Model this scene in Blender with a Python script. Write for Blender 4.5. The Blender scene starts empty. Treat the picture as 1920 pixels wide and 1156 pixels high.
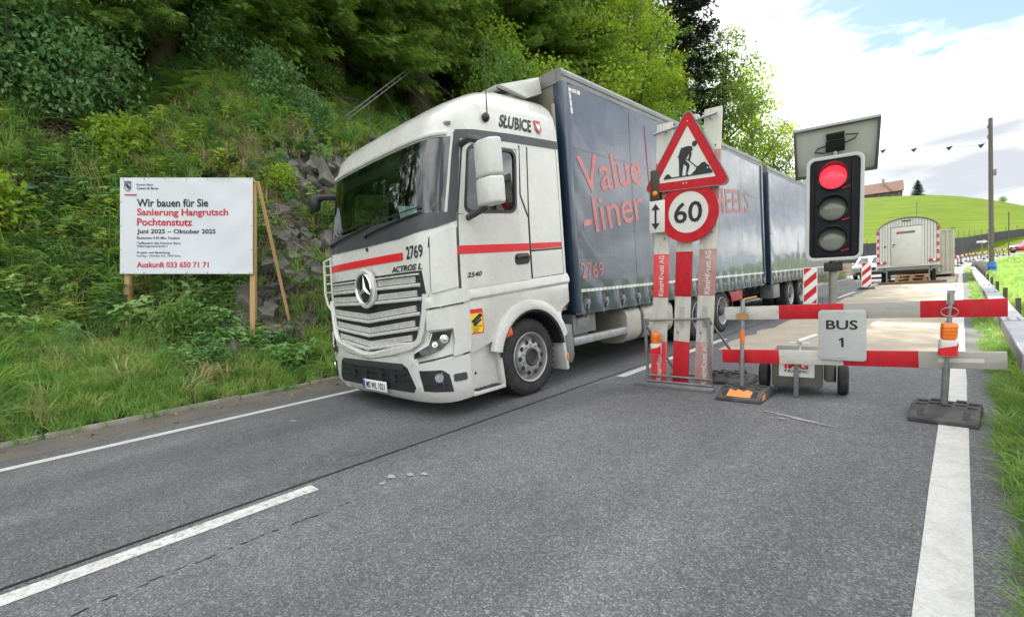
import bpy, bmesh, math, random
import numpy as np
from mathutils import Vector, Matrix, Euler
from mathutils.geometry import delaunay_2d_cdt, tessellate_polygon

SC = bpy.context.scene
COL = SC.collection
GRADE = 0.111
A = math.atan(GRADE)
CA, SA = math.cos(A), math.sin(A)
rnd = random.Random(7)

# ------------------------------------------------------------------ camera
cam_d = bpy.data.cameras.new('camera')
cam = bpy.data.objects.new('camera', cam_d)
COL.objects.link(cam)
cam.location = (0, 0, 1.30)
cam.rotation_euler = (math.radians(90), 0, math.atan2(843, 860))
cam_d.lens = 36 * 860 / 1920
cam_d.shift_y = 30 / 1920
cam_d.clip_start = 0.05
cam_d.clip_end = 3000
SC.camera = cam

# ------------------------------------------------------------------ light
SUN_EL, SUN_DIR = math.radians(48), Vector((-0.60, 0.80, 0)).normalized()
sun_d = bpy.data.lights.new('sun', 'SUN')
sun_d.energy = 5.0
sun_d.angle = math.radians(0.6)
sun_d.color = (1.0, 0.95, 0.86)
sun = bpy.data.objects.new('sun', sun_d)
COL.objects.link(sun)
to_sun = Vector((SUN_DIR.x * math.cos(SUN_EL), SUN_DIR.y * math.cos(SUN_EL), math.sin(SUN_EL)))
sun.rotation_euler = to_sun.to_track_quat('Z', 'Y').to_euler()
sun.location = to_sun * 60

SC.view_settings.view_transform = 'Standard'
SC.view_settings.look = 'None'
SC.view_settings.gamma = 1.0
SC.view_settings.use_curve_mapping = False
SC.view_settings.exposure = 1.27
SC.cycles.use_denoising = True
SC.cycles.max_bounces = 8
SC.cycles.transparent_max_bounces = 12
SC.cycles.sample_clamp_indirect = 6.0


def nd(nt, typ, **kw):
    n = nt.nodes.new(typ)
    for k, v in kw.items():
        if k.startswith('i_'):
            n.inputs[k[2:].replace('_', ' ')].default_value = v
        else:
            setattr(n, k, v)
    return n


def math_node(nt, op, a, b=None, clamp=False):
    n = nt.nodes.new('ShaderNodeMath')
    n.operation = op
    n.use_clamp = clamp
    for i, x in enumerate((a, b)):
        if x is None:
            continue
        if isinstance(x, (int, float)):
            n.inputs[i].default_value = x
        else:
            nt.links.new(x, n.inputs[i])
    return n.outputs[0]


def ramp(nt, fac, stops, interp='LINEAR'):
    r = nt.nodes.new('ShaderNodeValToRGB')
    r.color_ramp.interpolation = interp
    els = r.color_ramp.elements
    while len(els) < len(stops):
        els.new(0.5)
    for e, (p, c) in zip(els, stops):
        e.position = p
        e.color = (c, c, c, 1) if isinstance(c, (int, float)) else (*c, 1)
    nt.links.new(fac, r.inputs[0])
    return r.outputs[0]


def mixc(nt, fac, a, b, blend='MIX'):
    m = nt.nodes.new('ShaderNodeMix')
    m.data_type = 'RGBA'
    m.blend_type = blend
    for i, x in ((0, fac), (6, a), (7, b)):
        if isinstance(x, (int, float)):
            m.inputs[i].default_value = x
        elif isinstance(x, tuple):
            m.inputs[i].default_value = (*x, 1)
        else:
            nt.links.new(x, m.inputs[i])
    return m.outputs[2]


def noise(nt, vec, scale, detail=4, rough=0.55, dist=0.0):
    n = nt.nodes.new('ShaderNodeTexNoise')
    n.inputs['Scale'].default_value = scale
    n.inputs['Detail'].default_value = detail
    n.inputs['Roughness'].default_value = rough
    n.inputs['Distortion'].default_value = dist
    if vec is not None:
        nt.links.new(vec, n.inputs['Vector'])
    return n.outputs['Fac']


def mapping(nt, vec, scale=(1, 1, 1), loc=(0, 0, 0), rot=(0, 0, 0)):
    m = nt.nodes.new('ShaderNodeMapping')
    m.inputs['Scale'].default_value = scale
    m.inputs['Location'].default_value = loc
    m.inputs['Rotation'].default_value = rot
    nt.links.new(vec, m.inputs['Vector'])
    return m.outputs[0]


# ------------------------------------------------------------------ sky
world = bpy.data.worlds.new('World')
SC.world = world
world.use_nodes = True
wt = world.node_tree
wt.nodes.clear()
w_out = wt.nodes.new('ShaderNodeOutputWorld')
bg = wt.nodes.new('ShaderNodeBackground')
bg.inputs['Strength'].default_value = 0.11
wt.links.new(bg.outputs[0], w_out.inputs[0])
sky = wt.nodes.new('ShaderNodeTexSky')
sky.sky_type = 'NISHITA'
sky.sun_disc = False
sky.sun_elevation = SUN_EL
sky.sun_rotation = math.atan2(SUN_DIR.x, SUN_DIR.y)
sky.air_density = 1.0
sky.dust_density = 0.6
sky.altitude = 900
tc = wt.nodes.new('ShaderNodeTexCoord')
# clouds: direction projected on a high plane, so banks stretch towards the horizon
sep = wt.nodes.new('ShaderNodeSeparateXYZ')
wt.links.new(tc.outputs['Generated'], sep.inputs[0])
zc = math_node(wt, 'ADD', math_node(wt, 'MAXIMUM', sep.outputs[2], 0.0), 0.12)
cmb = wt.nodes.new('ShaderNodeCombineXYZ')
wt.links.new(math_node(wt, 'DIVIDE', sep.outputs[0], zc), cmb.inputs[0])
wt.links.new(math_node(wt, 'DIVIDE', sep.outputs[1], zc), cmb.inputs[1])
cl_vec = mapping(wt, cmb.outputs[0], scale=(1.0, 0.8, 1), loc=(3.1, 0.35, 0), rot=(0, 0, 0.5))
n1 = noise(wt, cl_vec, 0.9, 7, 0.58, 0.6)
cover0 = ramp(wt, n1, [(0.30, 0.0), (0.44, 1.0)])
# one larger gap in the cloud, ragged at its edge
gap = wt.nodes.new('ShaderNodeVectorMath')
gap.operation = 'DISTANCE'
gap.inputs[1].default_value = (0.07, 1.40, 0)
wt.links.new(cmb.outputs[0], gap.inputs[0])
gapd = math_node(wt, 'ADD', gap.outputs['Value'], math_node(wt, 'MULTIPLY', math_node(wt, 'SUBTRACT', noise(wt, mapping(wt, cmb.outputs[0], scale=(2.2, 4.5, 1), rot=(0, 0, 0.45)), 1.6, 7, 0.62, 0.5), 0.5), 0.62))
cover = math_node(wt, 'MULTIPLY', cover0, ramp(wt, gapd, [(0.30, 0.0), (0.54, 1.0)]))
n2 = noise(wt, mapping(wt, cmb.outputs[0], scale=(0.8, 1.3, 1), loc=(7.3, 2.0, 0)), 1.15, 5, 0.5, 0.4)
cl_col = ramp(wt, n2, [(0.35, (2.9, 3.05, 3.3)), (0.445, (4.6, 4.75, 5.0)), (0.53, (9.4, 9.4, 9.4)), (0.66, (11.5, 11.4, 11.2))])
hue = wt.nodes.new('ShaderNodeHueSaturation')
hue.inputs['Saturation'].default_value = 0.95
hue.inputs['Value'].default_value = 0.95
wt.links.new(sky.outputs[0], hue.inputs['Color'])
wt.links.new(mixc(wt, cover, hue.outputs[0], cl_col), bg.inputs['Color'])

# ------------------------------------------------------------------ materials
MATS = {}


def mat(name, col, rough=0.5, metal=0.0, vary=0.12, vscale=3.0, bump=0.0, bscale=40.0, dirt=0.0, dcol=(0.10, 0.085, 0.06), dscale=2.0,
        spec=0.5, coat=0.0, transm=0.0, emit=None, estr=0.0, trans=0.0, fine=0.0, stretch=(1, 1, 1)):
    if name in MATS:
        return MATS[name]
    m = bpy.data.materials.new(name)
    m.use_nodes = True
    nt = m.node_tree
    p = nt.nodes['Principled BSDF']
    t = nt.nodes.new('ShaderNodeTexCoord').outputs['Object']
    if stretch != (1, 1, 1):
        t = mapping(nt, t, scale=stretch)
    lo = tuple(c * (1 - vary) for c in col)
    hi = tuple(min(1, c * (1 + vary)) for c in col)
    c = mixc(nt, ramp(nt, noise(nt, t, vscale, 5, 0.6), [(0.3, 0.0), (0.7, 1.0)]), lo, hi)
    if fine:
        c = mixc(nt, fine, c, ramp(nt, noise(nt, t, 60, 3, 0.7), [(0.3, tuple(x * 0.3 for x in col)), (0.7, tuple(min(1, x * 1.5) for x in col))]))
    if dirt:
        f = ramp(nt, noise(nt, t, dscale, 8, 0.68, 0.4), [(0.48, 0.0), (0.75, dirt)])
        c = mixc(nt, f, c, dcol)
    nt.links.new(c, p.inputs['Base Color'])
    r = ramp(nt, noise(nt, t, vscale * 2.3, 4, 0.6), [(0.3, max(0.02, rough - 0.08)), (0.7, min(1, rough + 0.1))])
    nt.links.new(r, p.inputs['Roughness'])
    p.inputs['Metallic'].default_value = metal
    p.inputs['Specular IOR Level'].default_value = spec
    p.inputs['Coat Weight'].default_value = coat
    p.inputs['Coat Roughness'].default_value = 0.08
    p.inputs['Transmission Weight'].default_value = transm
    if emit:
        p.inputs['Emission Color'].default_value = (*emit, 1)
        p.inputs['Emission Strength'].default_value = estr
    if bump:
        b = nt.nodes.new('ShaderNodeBump')
        b.inputs['Strength'].default_value = bump
        b.inputs['Distance'].default_value = 0.01
        nt.links.new(noise(nt, t, bscale, 4, 0.6), b.inputs['Height'])
        nt.links.new(b.outputs[0], p.inputs['Normal'])
    if trans:
        tr = nt.nodes.new('ShaderNodeBsdfTranslucent')
        nt.links.new(c, tr.inputs[0])
        mx = nt.nodes.new('ShaderNodeMixShader')
        mx.inputs[0].default_value = trans
        nt.links.new(p.outputs[0], mx.inputs[1])
        nt.links.new(tr.outputs[0], mx.inputs[2])
        nt.links.new(mx.outputs[0], nt.nodes['Material Output'].inputs[0])
    MATS[name] = m
    return m


def glass_mat(name, tint, clear=0.55, rough=0.02):
    """Thin pane: part see-through tint, part mirror."""
    if name in MATS:
        return MATS[name]
    m = bpy.data.materials.new(name)
    m.use_nodes = True
    nt = m.node_tree
    nt.nodes.clear()
    o = nt.nodes.new('ShaderNodeOutputMaterial')
    tr = nt.nodes.new('ShaderNodeBsdfTransparent')
    tr.inputs[0].default_value = (*tint, 1)
    gl = nt.nodes.new('ShaderNodeBsdfGlossy')
    gl.inputs['Roughness'].default_value = rough
    gl.inputs['Color'].default_value = (0.85, 0.9, 0.9, 1)
    fr = nt.nodes.new('ShaderNodeFresnel')
    fr.inputs['IOR'].default_value = 1.5
    f = math_node(nt, 'MULTIPLY_ADD', fr.outputs[0], 1.0)
    f.node.inputs[2].default_value = 1 - clear - 0.4 if clear < 0.6 else 0.0
    mx = nt.nodes.new('ShaderNodeMixShader')
    nt.links.new(f, mx.inputs[0])
    nt.links.new(tr.outputs[0], mx.inputs[1])
    nt.links.new(gl.outputs[0], mx.inputs[2])
    nt.links.new(mx.outputs[0], o.inputs[0])
    MATS[name] = m
    return m


# ------------------------------------------------------------------ mesh helpers
class MB:
    def __init__(s):
        s.v, s.f, s.mi = [], [], []

    def add(s, vs, fs, mi=0):
        o = len(s.v)
        s.v += [tuple(p) for p in vs]
        s.f += [tuple(i + o for i in f) for f in fs]
        s.mi += [mi] * len(fs)
        return s

    def box(s, c, d, rot=None, mi=0):
        x, y, z = d[0] / 2, d[1] / 2, d[2] / 2
        vs = [Vector(p) for p in ((-x, -y, -z), (x, -y, -z), (x, y, -z), (-x, y, -z), (-x, -y, z), (x, -y, z), (x, y, z), (-x, y, z))]
        if rot is not None:
            R = rot if isinstance(rot, Matrix) else Euler(rot).to_matrix()
            vs = [R @ v for v in vs]
        c = Vector(c)
        return s.add([v + c for v in vs], [(0, 3, 2, 1), (4, 5, 6, 7), (0, 1, 5, 4), (1, 2, 6, 5), (2, 3, 7, 6), (3, 0, 4, 7)], mi)

    def b2(s, lo, hi, mi=0):
        return s.box([(a + b) / 2 for a, b in zip(lo, hi)], [abs(b - a) for a, b in zip(lo, hi)], None, mi)

    def cyl(s, p0, p1, r0, r1=None, n=16, cap=True, mi=0):
        r1 = r0 if r1 is None else r1
        p0, p1 = Vector(p0), Vector(p1)
        q = (p1 - p0).to_track_quat('Z', 'Y')
        vs = []
        for p, r in ((p0, r0), (p1, r1)):
            for k in range(n):
                a = 2 * math.pi * k / n
                vs.append(p + q @ Vector((r * math.cos(a), r * math.sin(a), 0)))
        fs = [(k, (k + 1) % n, n + (k + 1) % n, n + k) for k in range(n)]
        if cap:
            fs += [tuple(reversed(range(n))), tuple(range(n, 2 * n))]
        return s.add(vs, fs, mi)

    def tube(s, pts, r, n=8, mi=0, closed=False):
        pts = [Vector(p) for p in pts]
        N = len(pts)
        vs, fs = [], []
        up = None
        for i, p in enumerate(pts):
            a = pts[i - 1] if (i > 0 or closed) else p
            b = pts[(i + 1) % N] if (i < N - 1 or closed) else p
            t = (b - a).normalized()
            if up is None:
                up = t.orthogonal().normalized()
            up = (up - t * up.dot(t)).normalized()
            w = t.cross(up)
            rr = r[i] if isinstance(r, (list, tuple)) else r
            for k in range(n):
                ang = 2 * math.pi * k / n
                vs.append(p + up * (rr * math.cos(ang)) + w * (rr * math.sin(ang)))
        M = N if closed else N - 1
        for i in range(M):
            j = (i + 1) % N
            for k in range(n):
                k2 = (k + 1) % n
                fs.append((i * n + k, i * n + k2, j * n + k2, j * n + k))
        if not closed:
            fs += [tuple(reversed(range(n))), tuple(range((N - 1) * n, N * n))]
        return s.add(vs, fs, mi)

    def prism(s, poly, axis, lo, hi, mi=0):
        def P(a, b, h):
            return {'x': (h, a, b), 'y': (a, h, b), 'z': (a, b, h)}[axis]
        n = len(poly)
        vs = [P(a, b, lo) for a, b in poly] + [P(a, b, hi) for a, b in poly]
        fs = [(k, (k + 1) % n, n + (k + 1) % n, n + k) for k in range(n)]
        tri = tessellate_polygon([[Vector((a, b, 0)) for a, b in poly]])
        fs += [tuple(reversed(t)) for t in tri] + [tuple(i + n for i in t) for t in tri]
        return s.add(vs, fs, mi)

    def lathe(s, prof, axis='x', c=(0, 0, 0), n=32, mi=0):
        """prof = [(radius, height along axis)]"""
        vs, fs = [], []
        for r, h in prof:
            for k in range(n):
                a = 2 * math.pi * k / n
                u, w = r * math.cos(a), r * math.sin(a)
                p = {'x': (h, u, w), 'y': (u, h, w), 'z': (u, w, h)}[axis]
                vs.append((p[0] + c[0], p[1] + c[1], p[2] + c[2]))
        for i in range(len(prof) - 1):
            for k in range(n):
                k2 = (k + 1) % n
                fs.append((i * n + k, i * n + k2, (i + 1) * n + k2, (i + 1) * n + k))
        return s.add(vs, fs, mi)

    def ell(s, c, r, n=12, m=8, mi=0):
        prof = [(math.sin(math.pi * i / m), -math.cos(math.pi * i / m)) for i in range(m + 1)]
        vs, fs = [], []
        for q, h in prof:
            for k in range(n):
                a = 2 * math.pi * k / n
                vs.append((c[0] + r[0] * q * math.cos(a), c[1] + r[1] * q * math.sin(a), c[2] + r[2] * h))
        for i in range(m):
            for k in range(n):
                k2 = (k + 1) % n
                fs.append((i * n + k, i * n + k2, (i + 1) * n + k2, (i + 1) * n + k))
        return s.add(vs, fs, mi)

    def grid(s, fn, us, vs_, mi=0, skip=None):
        pts = [fn(u, w) for w in vs_ for u in us]
        nu = len(us)
        fs = []
        for j in range(len(vs_) - 1):
            for i in range(nu - 1):
                if skip and skip(i, j):
                    continue
                fs.append((j * nu + i, j * nu + i + 1, (j + 1) * nu + i + 1, (j + 1) * nu + i))
        return s.add(pts, fs, mi)

    def build(s, name, m, parent=None, bevel=0, seg=2, smooth=40, label=None, fix=True):
        me = bpy.data.meshes.new(name)
        me.from_pydata(s.v, [], s.f)
        for x in (m if isinstance(m, (list, tuple)) else [m]):
            me.materials.append(x)
        if any(s.mi):
            me.polygons.foreach_set('material_index', s.mi)
        if fix or bevel:
            bm = bmesh.new()
            bm.from_mesh(me)
            bmesh.ops.remove_doubles(bm, verts=bm.verts, dist=1e-5)
            if fix:
                bmesh.ops.recalc_face_normals(bm, faces=bm.faces)
            if bevel:
                ed = [e for e in bm.edges if len(e.link_faces) == 2 and e.calc_face_angle(0) > math.radians(35)]
                bmesh.ops.bevel(bm, geom=ed, offset=bevel, offset_type='OFFSET', segments=seg, profile=0.5, affect='EDGES', clamp_overlap=True)
            bm.to_mesh(me)
            bm.free()
        if smooth:
            me.shade_smooth()
            me.set_sharp_from_angle(angle=math.radians(smooth))
        o = bpy.data.objects.new(name, me)
        COL.objects.link(o)
        if parent is not None:
            o.parent = parent
        if label:
            o['label'] = label
        return o


def fromR(q):
    return Vector((q[0], q[1] * CA - q[2] * SA, q[1] * SA + q[2] * CA))


def tag(o, label, cat, group=None):
    o['label'] = label
    o['category'] = cat
    if group:
        o['group'] = group
    return o


def thing(name, label, cat, loc=(0, 0, 0), rz=0.0, group=None, lean=0.0, upright=False, world=None):
    """An Empty at the thing's base. loc is along the sloping road (x, along, above); upright things stand plumb."""
    o = bpy.data.objects.new(name, None)
    o.empty_display_size = 0.2
    COL.objects.link(o)
    o.rotation_mode = 'ZYX'
    if world is not None:
        o.location = world
        o.rotation_euler = (0, lean, rz)
    else:
        o.location = fromR(loc)
        o.rotation_euler = (0 if upright else A, lean, rz)
    return tag(o, label, cat, group)


def struct(o):
    o['kind'] = 'structure'
    return o


def dup(root, label=None, name=None):
    r = root.copy()
    COL.objects.link(r)
    if label:
        r['label'] = label
    for ch in root.children:
        c = ch.copy()
        COL.objects.link(c)
        c.parent = r
        for g in ch.children:
            d = g.copy()
            COL.objects.link(d)
            d.parent = c
    return r


def place(root, loc, rz=0.0, lean=0.0, upright=False):
    root.location = fromR(loc)
    root.rotation_euler = (0 if upright else A, lean, rz)


def part_copy(o, parent, loc=None, rot=None):
    c = o.copy()
    COL.objects.link(c)
    c.parent = parent
    if loc is not None:
        c.location = loc
    if rot is not None:
        c.rotation_euler = rot
    return c


SIDE = Matrix(((0, 0, 1), (1, 0, 0), (0, 1, 0)))     # text x -> +y, y -> +z, normal +x
FRONT = Matrix(((1, 0, 0), (0, 0, -1), (0, 1, 0)))   # text x -> +x, y -> +z, normal -y


def text(body, m, parent, at, R, w=None, h=None, bold=0.0, tilt=0.0, name='lettering', align='C', shear=0.0, fit=True):
    """Flat lettering built as a mesh; at = centre (or left baseline) in the parent's frame."""
    cu = bpy.data.curves.new(name, 'FONT')
    cu.body = body
    cu.offset = bold
    cu.resolution_u = 3
    cu.shear = shear
    cu.space_line = 0.95
    ob = bpy.data.objects.new(name, cu)
    COL.objects.link(ob)
    dg = bpy.context.evaluated_depsgraph_get()
    me = bpy.data.meshes.new_from_object(ob.evaluated_get(dg))
    bpy.data.objects.remove(ob)
    bpy.data.curves.remove(cu)
    n = len(me.vertices)
    co = np.empty(n * 3, 'f')
    me.vertices.foreach_get('co', co)
    co = co.reshape(-1, 3)
    lo, hi = co.min(0), co.max(0)
    sx = (w / (hi[0] - lo[0])) if w else None
    sy = (h / (hi[1] - lo[1])) if h else None
    sx = sx or sy
    sy = sy or sx
    if align == 'C':
        co = co - (lo + hi) / 2
    else:
        co = co - np.array([lo[0], lo[1], 0])
    co[:, 0] *= sx
    co[:, 1] *= sy
    co[:, 2] = 0
    if tilt:
        c, s_ = math.cos(tilt), math.sin(tilt)
        co = np.stack([co[:, 0] * c - co[:, 1] * s_, co[:, 0] * s_ + co[:, 1] * c, co[:, 2]], 1)
    Rn = np.array(R)
    co = co @ Rn.T + np.array(at)
    me.vertices.foreach_set('co', co.astype('f').ravel())
    me.materials.clear()
    me.materials.append(m)
    me.update()
    o = bpy.data.objects.new(name, me)
    COL.objects.link(o)
    if parent is not None:
        o.parent = parent
    return o


def rrect(w, h, r, n=5, cx=0, cy=0):
    pts = []
    for sx, sy, a0 in ((1, -1, -90), (1, 1, 0), (-1, 1, 90), (-1, -1, 180)):
        for k in range(n + 1):
            a = math.radians(a0 + 90 * k / n)
            pts.append((cx + sx * (w / 2 - r) + r * math.cos(a), cy + sy * (h / 2 - r) + r * math.sin(a)))
    return pts


def ring_prism(mb, outer, inner, axis, lo, hi, mi=0):
    """A frame between two outlines with the same number of points."""
    def P(a, b, h):
        return {'x': (h, a, b), 'y': (a, h, b), 'z': (a, b, h)}[axis]
    n = len(outer)
    vs = [P(a, b, lo) for a, b in outer] + [P(a, b, lo) for a, b in inner] + [P(a, b, hi) for a, b in outer] + [P(a, b, hi) for a, b in inner]
    fs = []
    for k in range(n):
        q = (k + 1) % n
        fs += [(k, q, n + q, n + k), (2 * n + k, 3 * n + k, 3 * n + q, 2 * n + q), (k, 2 * n + k, 2 * n + q, q), (n + k, n + q, 3 * n + q, 3 * n + k)]
    return mb.add(vs, fs, mi)


# common materials
WHITE = mat('white_paint', (0.57, 0.57, 0.55), 0.26, vary=0.05, vscale=2, dirt=0.30, dcol=(0.36, 0.335, 0.28), dscale=2.6, coat=0.5)
PANELW = mat('cream_panel', (0.55, 0.54, 0.48), 0.5, vary=0.06, dirt=0.25, dcol=(0.28, 0.25, 0.2))
BLACK = mat('black_plastic', (0.018, 0.018, 0.02), 0.5, vary=0.3)
DARK = mat('dark_grey_trim', (0.045, 0.047, 0.055), 0.42, vary=0.15)
RUBBER = mat('tyre_rubber', (0.022, 0.022, 0.023), 0.82, vary=0.25, vscale=8, bump=0.3, bscale=60, dirt=0.5, dcol=(0.09, 0.085, 0.075), dscale=6)
STEEL = mat('galvanised_steel', (0.36, 0.37, 0.38), 0.45, metal=0.7, vary=0.2, vscale=9, dirt=0.4, dcol=(0.2, 0.17, 0.14), dscale=7)
GREYST = mat('grey_painted_steel', (0.20, 0.21, 0.21), 0.5, metal=0.3, vary=0.2, vscale=7, dirt=0.3)
CHROME = mat('chrome', (0.78, 0.79, 0.80), 0.25, metal=1.0, vary=0.05)
RED = mat('signal_red', (0.55, 0.012, 0.022), 0.42, vary=0.12, vscale=6)
REDTAPE = mat('red_tape', (0.62, 0.012, 0.02), 0.4, vary=0.05)
INK = mat('black_print', (0.014, 0.014, 0.016), 0.55, vary=0.1)
ORANGE = mat('amber_lens', (0.85, 0.20, 0.01), 0.22, vary=0.1, spec=0.6, coat=0.5)
UNDER = mat('underbody', (0.03, 0.03, 0.032), 0.75, vary=0.4, vscale=5, dirt=0.5, dcol=(0.07, 0.06, 0.05))
# ------------------------------------------------------------------ ground
def smooth(a, b, x):
    t = min(1.0, max(0.0, (x - a) / (b - a)))
    return t * t * (3 - 2 * t)


def bend(y):
    """The road swings to the right beyond y = 50 and steepens a little."""
    return max(0.0, y - 50) ** 2 / 340.0


def road_z(y):
    return GRADE * y + 0.0002 * max(0.0, y - 50) ** 2


_rs = np.random.RandomState(3)
_NG = _rs.rand(64, 64)


def vnoise(x, y):
    xi, yi = math.floor(x), math.floor(y)
    fx, fy = x - xi, y - yi
    fx, fy = fx * fx * (3 - 2 * fx), fy * fy * (3 - 2 * fy)
    g = lambda a, b: _NG[int(a) % 64, int(b) % 64]
    return (g(xi, yi) * (1 - fx) + g(xi + 1, yi) * fx) * (1 - fy) + (g(xi, yi + 1) * (1 - fx) + g(xi + 1, yi + 1) * fx) * fy


def fbm(x, y, o=4):
    a, s = 0.5, 0.0
    for k in range(o):
        s += a * (vnoise(x, y) - 0.5)
        x, y, a = x * 2.03 + 11.3, y * 2.03 + 5.7, a * 0.5
    return s


KERB_X = -7.42


def rockiness(d, y):
    """1 where the cut face shows bare rock."""
    n = fbm(d * 0.7 + 3, y * 0.7, 3)
    r = smooth(1.25, 1.8, d + n) * (1 - smooth(3.7, 4.6, d + 1.2 * n)) * smooth(2.5, 3.3, y - 0.1 * d + 1.2 * n) * (1 - smooth(9.5, 12.5, y))
    e = 0.75 * smooth(1.2, 1.5, d) * (1 - smooth(1.9, 2.3, d + n)) * smooth(1.6, 2.2, y) * (1 - smooth(3.2, 4.2, y))
    return max(r * smooth(-0.22, -0.02, fbm(d * 0.9 + 8, y * 0.9, 3) + 0.05), e)


def bank_h(d, y):
    """Height above the road plane, d metres left of the kerb."""
    if d <= 0:
        return 0.0
    k = smooth(0.2, 3.4, y)
    toe = 1.25 + 1.9 * (1 - k)
    h = 0.42 * min(d, toe)
    k2 = smooth(1.8, 4.2, y) * (1 - smooth(11, 16, y))
    h += (1.35 + 0.23 * k2) * min(max(0.0, d - toe), 4.3 - toe)
    h += (1.15 - 0.25 * k2) * min(max(0.0, d - 4.3), 3.0)
    h += 0.62 * max(0.0, d - 7.3)
    h = h - 0.012 * max(0.0, d - 12) ** 2 * (d < 30) - (0.012 * 18 ** 2 if d >= 30 else 0)
    fade = 1 - 0.93 * smooth(26, 47, y)
    h *= fade
    u = smooth(0.2, 1.5, d)
    h += u * fade * (0.9 * fbm(d * 0.5, y * 0.5, 4) + 0.35 * fbm(d * 1.7 + 9, y * 1.7, 3))
    return h


def ground_z(x, y):
    if x < KERB_X + bend(y):
        d = KERB_X + bend(y) - x
        return road_z(y) + bank_h(d, y)
    return road_z(y)


# asphalt
def asphalt_mat():
    m = bpy.data.materials.new('asphalt')
    m.use_nodes = True
    nt = m.node_tree
    p = nt.nodes['Principled BSDF']
    t = nt.nodes.new('ShaderNodeTexCoord').outputs['Object']
    vo = nt.nodes.new('ShaderNodeTexVoronoi')
    vo.inputs['Scale'].default_value = 125
    nt.links.new(t, vo.inputs['Vector'])
    sepc = nt.nodes.new('ShaderNodeSeparateColor')
    nt.links.new(vo.outputs['Color'], sepc.inputs[0])
    stones = ramp(nt, sepc.outputs[0], [(0.0, (0.035, 0.037, 0.041)), (0.45, (0.095, 0.098, 0.106)), (0.8, (0.175, 0.18, 0.19)), (1.0, (0.34, 0.345, 0.35))])
    fine = noise(nt, t, 210, 3, 0.7)
    c = mixc(nt, 0.45, stones, ramp(nt, fine, [(0.3, (0.035, 0.036, 0.04)), (0.7, (0.25, 0.253, 0.265))]))
    big = noise(nt, mapping(nt, t, scale=(1, 0.35, 1)), 0.8, 6, 0.62, 0.3)
    c = mixc(nt, 1.0, c, ramp(nt, big, [(0.28, 0.66), (0.72, 1.25)]), 'MULTIPLY')
    mid = noise(nt, t, 6.5, 5, 0.7)
    c = mixc(nt, 1.0, c, ramp(nt, mid, [(0.3, 0.86), (0.7, 1.12)]), 'MULTIPLY')
    # polished wheel tracks, running with the lanes
    sp = nt.nodes.new('ShaderNodeSeparateXYZ')
    nt.links.new(t, sp.inputs[0])
    wv = math_node(nt, 'SINE', math_node(nt, 'MULTIPLY', sp.outputs[0], 2 * math.pi / 1.55))
    c = mixc(nt, 1.0, c, ramp(nt, math_node(nt, 'MULTIPLY_ADD', wv, 0.5), [(0.0, 0.94), (1.0, 1.06)]), 'MULTIPLY')
    nt.nodes[-1]
    # sparse dark oil spots
    oil = ramp(nt, noise(nt, t, 1.9, 3, 0.5), [(0.70, 0.0), (0.80, 0.45)])
    c = mixc(nt, oil, c, (0.03, 0.03, 0.032))
    nt.links.new(c, p.inputs['Base Color'])
    nt.links.new(ramp(nt, mid, [(0.3, 0.72), (0.7, 0.92)]), p.inputs['Roughness'])
    p.inputs['Specular IOR Level'].default_value = 0.35
    b = nt.nodes.new('ShaderNodeBump')
    b.inputs['Strength'].default_value = 0.55
    b.inputs['Distance'].default_value = 0.006
    nt.links.new(math_node(nt, 'ADD', vo.outputs['Distance'], fine), b.inputs['Height'])
    nt.links.new(b.outputs[0], p.inputs['Normal'])
    return m


def ribbon(name, x0, x1, y0, y1, m, dz=0.0, step=1.0, wob=0.0, nx=1, ragged=0.0):
    mb = MB()
    n = max(2, int((y1 - y0) / step) + 1)
    ys = [y0 + (y1 - y0) * i / (n - 1) for i in range(n)]
    mb_pts = []
    for y in ys:
        w = wob * (fbm(y * 0.6, 3.3, 3)) if wob else 0
        ra = ragged * fbm(y * 1.7, x0 * 3.1, 4) if ragged else 0
        rb = ragged * fbm(y * 1.9 + 4, x1 * 2.3 + 8, 4) if ragged else 0
        mb_pts.append([(x0 + ra + (x1 + rb - x0 - ra) * i / nx + bend(y) + w, y, road_z(y) + dz) for i in range(nx + 1)])
    vs = [p for r in mb_pts for p in r]
    k = nx + 1
    fs = [(j * k + i, j * k + i + 1, (j + 1) * k + i + 1, (j + 1) * k + i) for j in range(n - 1) for i in range(nx)]
    mb.add(vs, fs)
    return struct(mb.build(name, m, smooth=0, fix=False))


ASPHALT = asphalt_mat()
ribbon('road', -6.62, 0.42, -14, 135, ASPHALT, 0.0, 1.0, nx=4)
SUNLIT_DUST = mat('sunlit_dusty_asphalt', (0.40, 0.35, 0.27), 0.92, vary=0.16, vscale=1.2, bump=0.4, bscale=110, dirt=0.6, dcol=(0.17, 0.16, 0.145), dscale=0.9, fine=0.35)  # pale cream paints the overexposed sunlight into the dusty lane's colour
ribbon('sunlit_road_dust', -2.95, -0.16, 7.9, 62, SUNLIT_DUST, 0.0025, 0.35, ragged=0.35, nx=6)
GUTTER = mat('gutter_asphalt', (0.12, 0.112, 0.10), 0.9, vary=0.35, vscale=2.2, bump=0.5, bscale=90, dirt=0.75, dcol=(0.13, 0.105, 0.075), dscale=2.6, fine=0.5)
ribbon('gutter', -7.40, -6.62, -14, 135, GUTTER, 0.002, 1.0, nx=2)
PAINT = mat('road_paint', (0.56, 0.56, 0.54), 0.7, vary=0.08, vscale=5, bump=0.35, bscale=120, dirt=0.35, dcol=(0.2, 0.195, 0.19), dscale=9, fine=0.22)
WORN = mat('worn_road_paint', (0.62, 0.62, 0.60), 0.75, vary=0.12, vscale=9, bump=0.5, bscale=140, dirt=0.95, dcol=(0.12, 0.12, 0.125), dscale=22, fine=0.35)
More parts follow.
